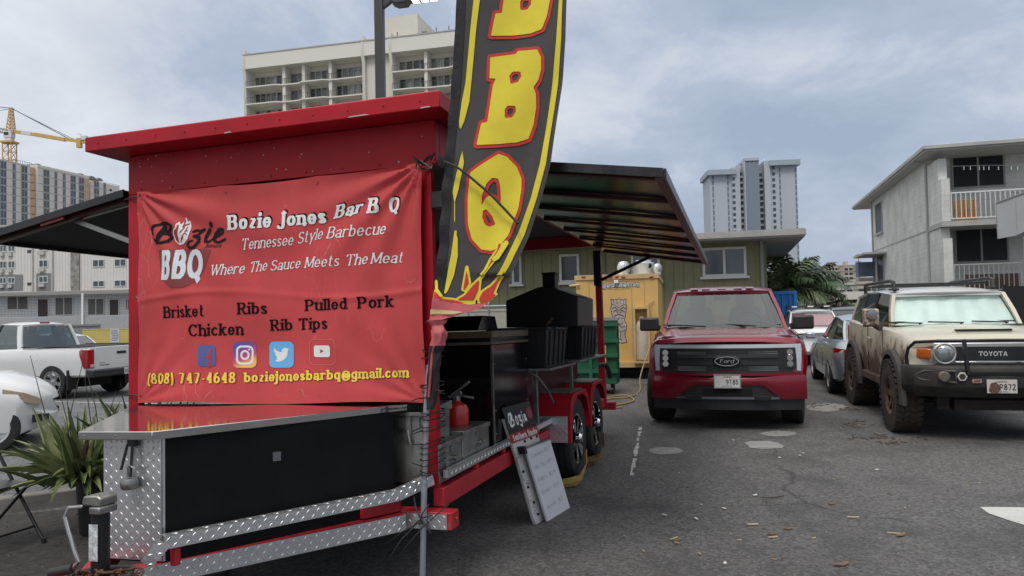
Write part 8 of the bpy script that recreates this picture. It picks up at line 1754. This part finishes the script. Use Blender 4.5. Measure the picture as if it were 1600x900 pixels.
g = m.build('gravel', mat('grit_stone', (.07, .065, .06), .9, var=.5, scale=30), smooth=0); g['kind'] = 'stuff'; g['label'] = 'loose dark grit on the verge beside the trailer'; g['category'] = 'gravel'
# concrete patches and paint on the lot
pat = mat('patch_concrete', (.235, .23, .22), .9, var=.3, scale=5, bump=.2, bscale=70)
def patch(name, px, py, w, h, seed, material=pat, pts=None, z=.005):
    rnd = random.Random(seed)
    if pts is None: pts = [(px + w * math.cos(a) * (1 + rnd.uniform(-.1, .1)), py + h * math.sin(a) * (1 + rnd.uniform(-.1, .1))) for a in [2 * math.pi * i / 70 for i in range(70)]]
    q = [at_z(*p) for p in pts]; q = [(p.x, p.y, z) for p in q]; a2 = sum(q[i - 1][0] * q[i][1] - q[i][0] * q[i - 1][1] for i in range(len(q)))
    m = MB(); m.add(q, [tuple(range(len(q))) if a2 > 0 else tuple(range(len(q)))[::-1]]); o = m.build(name, material, smooth=0); struct(o)
patch('concrete_patch', 1041, 705, 27, 6, 1); patch('concrete_patch', 1217, 678, 28, 4.2, 2); patch('concrete_patch', 1196, 696, 0, 0, 3, pts=[(1163, 692), (1172, 690), (1200, 689.5), (1215, 692), (1225, 697), (1222, 701), (1190, 702.5), (1172, 700)])
patch('concrete_patch', 0, 0, 0, 0, 4, pts=[(1531, 793), (1560, 793), (1610, 794), (1680, 800), (1680, 835), (1610, 824), (1580, 815), (1545, 803)], material=mat('pale_patch', (.46, .46, .44), .85, var=.12, scale=3)); patch('concrete_patch', 1290, 637, 32, 6.5, 5)
m = MB(); a, b = at_z(1001, 668), at_z(985, 748); k_ = 0
rnd = random.Random(5); d = b - a; s = d.cross(Vector((0, 0, 1))).normalized()
for i in range(26):
    if rnd.random() < .18: continue
    p, q = a + d * (i / 26), a + d * ((i + .9) / 26); w = rnd.uniform(.010, .028); o = rnd.uniform(-.006, .006); m.add([Vector((c.x, c.y, .005)) for c in (p + s * (o - w), p + s * (o + w), q + s * (o + w * .8), q + s * (o - w))], [(0, 1, 2, 3)])
struct(m.build('parking_line', mat('worn_line', (.50, .50, .48), .8, var=.3, scale=12), smooth=0))
mudm = mat('dried_mud', (.07, .05, .035), .95, var=.4, scale=12, bump=.5, bscale=60)
rm = random.Random(44); m = MB()
for (px, py, w, h, n) in ((1275, 634, 34, 4, 40), (1372, 684, 40, 5, 45), (1335, 662, 30, 5, 30), (1400, 692, 24, 4, 25), (1330, 640, 24, 3, 25)):
    for i in range(n):
        p = at_z(px + rm.gauss(0, w * .5), py + rm.gauss(0, h * .5)); r_ = rm.uniform(.008, .04); k_ = rm.uniform(.004, .010)
        m.add([(p.x + r_ * math.cos(a) * rm.uniform(.6, 1.3), p.y + r_ * math.sin(a) * rm.uniform(.6, 1.3), .0055) for a in (0, 1, 2, 3.1, 4.2, 5.3)] + [(p.x, p.y, .006 + k_)], [(j, (j + 1) % 6, 6) for j in range(6)])
g = m.build('dried_mud', mudm, smooth=0); g['kind'] = 'stuff'; g['label'] = 'crumbs of dried mud dropped near the muddy off-roader'; g['category'] = 'mud'
# ------------------------------------------------------------------ menu board leaning on the trailer
def menu_board():
    bl, br = at_z(838, 820), at_z(876, 797); 
    u = (br - bl); w0 = u.length
    tl_ = at_y(788, 655, 5.55); tr_ = tl_ + u
    o = bl; t = thing('menu_board', 'leaning plastic menu board with whiteboard panel and black red header, against the trailer rail', 'menu board'); X = lambda a, b, off=0.: (bl.lerp(br, a)).lerp(tl_.lerp(tr_, a), b) + nrm * off
    nrm = (br - bl).cross(tl_ - bl).normalized()
    if nrm.y > 0: nrm = -nrm
    # the near leaf
    def slab(name, a0, a1, b0, b1, d0, d1, mt, bev=0): m = MB(); m.loft([[X(a0, b0, d), X(a1, b0, d), X(a1, b1, d), X(a0, b1, d)] for d in (d0, d1)]); return m.build(name, mt, t, bevel=bev)
    wp = mat('board_plastic', (.52, .51, .49), .55, var=.15, scale=9)
    m = MB(); ed = [(0, .0), (-.02, .06), (.04, .62), (0, 1), (1, 1), (1, .0)]; m.loft([[X(a, b, d) for a, b in ed] for d in (-.03, .0)]); m.build('back_leaf', wp, t, bevel=.006)
    slab('whiteboard', .20, 1.16, .0, .70, .035, .055, mat('whiteboard', (.60, .62, .66), .25, var=.04, scale=6), .004)
    slab('board_rail', .18, 1.18, -.03, .0, .03, .062, K['steel_dull']); slab('board_rail', .18, 1.18, .70, .715, .03, .06, K['steel_dull']); slab('board_clip', .12, .2, .66, .73, .004, .06, K['plastic'])
    slab('header', .0, 1.0, .86, 1.10, .001, .008, mat('header_black', (.014, .012, .013), .4)); slab('header_band', .0, 1.0, .775, .859, .001, .008, mat('header_red', (.33, .015, .02), .4))
    def wr(s, a0, b0, a1, b1, h, off, mt, name, **k): m = MB(); put(m, text_pts(s, **k), lambda u_, v_: X(a0 + (a1 - a0) * u_ + k.get('sh', 0) * v_, b0 + (b1 - b0) * u_ + h * v_, off)); m.build(name, mt, t, smooth=0)
    wr('Southern Smoke', .06, .79, .95, .79, .055, .0095, K['white'], 'band_lettering', k=.12, t=.07, serif=.05, step=.06)
    m = MB(); sc_ = d_or(d_line([(.12, .93), (.2, 1.02)], .018), d_line([(.08, .96), (.13, 1.03), (.22, 1.035), (.24, 1.01), (.17, .985), (.25, .97), (.24, .935), (.16, .92), (.1, .93)], .012), d_line(arc(.36, .96, .035, .035, 0, 360), .012), d_line([(.44, .99), (.52, .995), (.46, .955), (.53, .945), (.50, .90), (.45, .91)], .012), d_line([(.58, .99), (.585, .93)], .013), d_circ(.585, 1.02, .012), d_line([(.64, .955), (.70, .965), (.69, .99), (.645, .985), (.65, .94), (.71, .94)], .011))
    put(m, contour(sc_, .04, .87, .78, 1.07, .007), lambda a, b: X(a, b, .0095)); m.build('header_script', K['white'], t, smooth=0)
    m = MB(); put(m, contour(d_or(d_circ(.82, .995, .05), d_circ(.91, 1.0, .05), d_poly([(.77, .985), (.96, .99), (.87, .925)])), .74, .9, .98, 1.07, .007), lambda a, b: X(a, b, .0095)); m.build('heart', mat('heart_red', (.30, .03, .04), .5), t, smooth=0)
    ink = mat('marker_ink', (.20, .20, .22), .6)
    for s, b in (('Chicken $17', .60), ('Rib Tips $18', .49), ('Ribs $19', .37), ('Brisket $20', .25), ('drink $2', .10)): wr(s, .30, b, 1.0, b + .012, .04, .0562, ink, 'handwriting', k=.028, t=.022, serif=0, step=.06)
    m = MB()
    for a, b in ((.45, .755), (.7, .76), (.92, .758), (.1, .5), (.1, .35), (.14, .2), (.16, .08)): p = [X(a + x, b + y, .0012) for x, y in ((-.04, -.012), (.04, -.012), (.04, .012), (-.04, .012))]; m.add(p, [(0, 1, 2, 3)])
    m.build('slot', K['dark'], t, smooth=0); rnd = random.Random(3); m = MB()
    for i in range(9): a, b = rnd.uniform(0, .12), rnd.uniform(.05, .72); m.tube([X(a + .04 * math.sin(k_ * 1.7 + i) * 1.2, b + .008 * k_, .0015) for k_ in range(6)], .0022, 4)
    m.build('scribble', mat('scribble', (.25, .25, .25), .6), t)
menu_board()
# ------------------------------------------------------------------ straps chocking the tyres
def strap(label, y, seed, mt):
    w = thing('tyre_strap', label, 'strap', T_MAT, 'straps wedged under the trailer tyres'); rnd = random.Random(seed); zc = .0253 * y
    for k_ in range(3):
        m = MB(); o = .02 * k_; pts = [(-.10 - o, y - .30 - o, zc + .015 + o * .3), (.05, y - .36 - o, zc + .02 + o * .5), (.18 + o, y - .30, zc + .03 + o), (.21 + o * .5, y - .12, zc + .10 + o), (.205, y + .0, zc + .20 + o)]
        rows = []
        for i, p in enumerate(pts):
            a, b = Vector(pts[max(0, i - 1)]), Vector(pts[min(4, i + 1)]); d = (b - a).normalized(); s = Vector((0, 0, 1)) * (.6 if i < 3 else .5) + Vector((.4, .3, 0)) * (1 if i < 2 else .3); s = (s - d * s.dot(d)).normalized() * .026; n = d.cross(s).normalized() * .003; p = Vector(p)
            rows.append([p - s - n, p + s - n, p + s + n, p - s + n])
        m.loft(rows); m.build('webbing', mt, w, smooth=60)
strap('frayed yellow strap wedged under the front trailer tyre', 2.69, 1, mat('strap_yellow', (.36, .25, .07), .9, var=.35, scale=20)); strap('brown yellow strap wedged against the rear trailer tyre', 3.56, 2, mat('strap_brown', (.16, .10, .04), .9, var=.5, scale=20))
# ------------------------------------------------------------------ folding chair at the left edge
def chair():
    c = at_z(-6, 856); t = thing('folding_chair', 'black metal folding chair at the left edge of the lot', 'folding chair', Matrix.Translation((-3.86, 5.40, .008)) @ Matrix.Rotation(R(72), 4, 'Z')); k = mat('chair_black', (.016, .016, .018), .35)
    m = MB(); m.loft([[(x, y, z + .012 * (1 - 4 * (x / .4) ** 2)) for x, y in ((-.20, -.19), (.20, -.19), (.21, .0), (.20, .2), (-.20, .2), (-.21, .0))] for z in (.435, .455)]); m.build('seat', k, t, bevel=.008)
    for s in (1, -1):
        m = MB(); m.tube([(s * .225, -.28, .01), (s * .225, .16, .62), (s * .215, .21, .86)], .0125, 10); m.build('leg', k, t); m = MB(); m.tube([(s * .20, .30, .01), (s * .20, -.16, .43)], .0125, 10); m.build('leg', k, t)
        for p in ((s * .225, -.28), (s * .20, .30)): m = MB(); m.lathe([(.016, 0), (.017, .035), (0, .036)], 'Z', 10, (p[0], p[1], 0)); m.build('foot', K['plastic'], t)
    m = MB(); m.tube([(-.2, .235, .07), (.2, .235, .07)], .009, 8); m.tube([(-.225, -.2, .12), (.225, -.2, .12)], .009, 8); each(m, 'stretcher', k, t)
    m = MB(); m.grid(lambda u, v: Vector((-.215 + .43 * u, .20 + .02 * v + .03 * math.sin(math.pi * u), .70 + .17 * v)), 8, 3); m.build('backrest', k, t)
chair()
# ------------------------------------------------------------------ hose, chips and leaves
def hose():
    t = thing('garden_hose', 'thin yellow hose looping over the asphalt beside the red pickup', 'hose'); P = [(1013, 570), (1008, 592), (1000, 610), (985, 620), (960, 622), (942, 626), (948, 634), (968, 632), (990, 626), (980, 618), (955, 620), (938, 630), (955, 637), (975, 636)]; p = [at_z(*q, .02) for q in P[2:]]; a = at_y(1014, 545, 16.6); pts = [a, Vector((p[0].x + .1, p[0].y + .5, .25))] + p; out = []
    for i in range(len(pts) - 1):
        q0, q1, q2, q3 = pts[max(0, i - 1)], pts[i], pts[i + 1], pts[min(len(pts) - 1, i + 2)]
        for k_ in range(6): s = k_ / 6; out.append(.5 * ((2 * q1) + (q2 - q0) * s + (2 * q0 - 5 * q1 + 4 * q2 - q3) * s * s + (3 * q1 - q0 - 3 * q2 + q3) * s ** 3))
    m = MB(); m.tube(out, .014, 7); m.build('hose', mat('hose_yellow', (.30, .22, .08), .6), t)
hose()
rnd = random.Random(21)
tn = [mat('chip_pale', (.42, .34, .22), .8, var=.3, scale=40), mat('chip_brown', (.17, .10, .055), .85, var=.3, scale=40), mat('twig_dark', (.04, .03, .025), .9), mat('scrap_white', (.60, .60, .57), .7)]
def chip(px, py, L, w, a, mt, label, cat, group, curl=.0):
    L *= .75; w *= .7; curl *= .5; p = at_z(px, py); m = MB(); n = 5; rows = []
    for i in range(n + 1):
        f = i / n - .5; ww = w * (1 - (2 * f) ** 4 * .7) * (1 + rnd.uniform(-.2, .2)) * .5; x = L * f; rows.append([(x, -ww + curl * f * f * L, .001 + abs(curl) * L * f * f), (x, ww + curl * f * f * L, .002 + abs(curl) * L * f * f), (x, ww + curl * f * f * L, .008 + abs(curl) * L * f * f), (x, -ww + curl * f * f * L, .007 + abs(curl) * L * f * f)])
    m.loft(rows); nm = {'wood chip': 'wood_chip', 'leaf': 'dry_leaf', 'twig': 'twig', 'scrap': 'paper_scrap'}[cat]; o = m.build(nm, mt, smooth=40); o.matrix_world = Matrix.Translation((p.x, p.y, .005)) @ Matrix.Rotation(a, 4, 'Z'); tag(o, label, cat, group)
wg, lg, tg, sg_ = 'wood chips on the asphalt', 'dry leaves on the asphalt', 'twigs on the asphalt', 'white scraps on the asphalt'
chip(1176, 821, .12, .035, .1, tn[0], 'pale wood chip left of the middle of the empty lot', 'wood chip', wg); chip(1333, 810, .12, .025, -.1, tn[0], 'pale thin wood chip nearest the muddy off-roader', 'wood chip', wg, .3)
for px, py, L in ((1300, 789, .08), (1058, 846, .09), (1408, 838, .14), (1206, 836, .08), (1316, 884, .15), (1232, 828, .10)): chip(px, py, L, .04, rnd.uniform(-.6, .6), tn[1], 'small brown curled chip lying on the asphalt', 'wood chip', wg, .5)
chip(1208, 841, .1, .02, .2, tn[0], 'pale sliver beside a brown chip in the middle of the lot', 'wood chip', wg); chip(1053, 843, .12, .015, .7, tn[0], 'pale splinter near the bottom centre of the lot', 'wood chip', wg); chip(1398, 835, .13, .015, -.4, tn[0], 'pale splinter right of the middle of the lot', 'wood chip', wg)
chip(890, 768, .30, .07, .5, tn[0], 'tan scrap beside the front trailer tyre', 'wood chip', wg, .2) if 0 else None
for i in range(26): px, py = rnd.uniform(960, 1590), rnd.uniform(735, 893); chip(px, py, rnd.uniform(.03, .06), rnd.uniform(.008, .02), rnd.uniform(0, 3), tn[rnd.choice((0, 0, 1))], 'tiny splinter scattered on the asphalt', 'wood chip', wg, .4)
chip(1208, 779, .28, .008, .15, tn[2], 'dark forked twig lying across the middle of the lot', 'twig', tg, .3); chip(1198, 785, .12, .007, 1.3, tn[2], 'short dark twig crossing the longer one', 'twig', tg, .2)
for px, py in ((1146, 689), (1250, 713), (1255, 709), (1218, 716), (1133, 882), (1038, 806), (1088, 812), (1370, 735), (1132, 796), (1180, 775)): chip(px, py, rnd.uniform(.04, .07), .03, rnd.uniform(0, 3), tn[3], 'tiny white scrap on the asphalt', 'scrap', sg_, .3)
rs = random.Random(77); m = MB()
for i in range(7000):
    px, py = rs.uniform(560, 1600), 650 + 249 * rs.random() ** .8; p = at_z(px, py); s = rs.uniform(.0015, .0055) if i > 500 else rs.uniform(.004, .009)
    m.add([Vector((p.x, p.y, .003)) + Vector((s * rs.uniform(-1, 1), s * rs.uniform(-1, 1), s * rs.uniform(0, .9))) for _ in range(4)], [(0, 1, 2), (0, 2, 3), (0, 3, 1), (1, 3, 2)])
g = m.build('gravel', mat('loose_stone', (.19, .18, .17), .9, var=.8, scale=22), smooth=0); g['kind'] = 'stuff'; g['label'] = 'loose grit and small stones over the asphalt'; g['category'] = 'gravel'
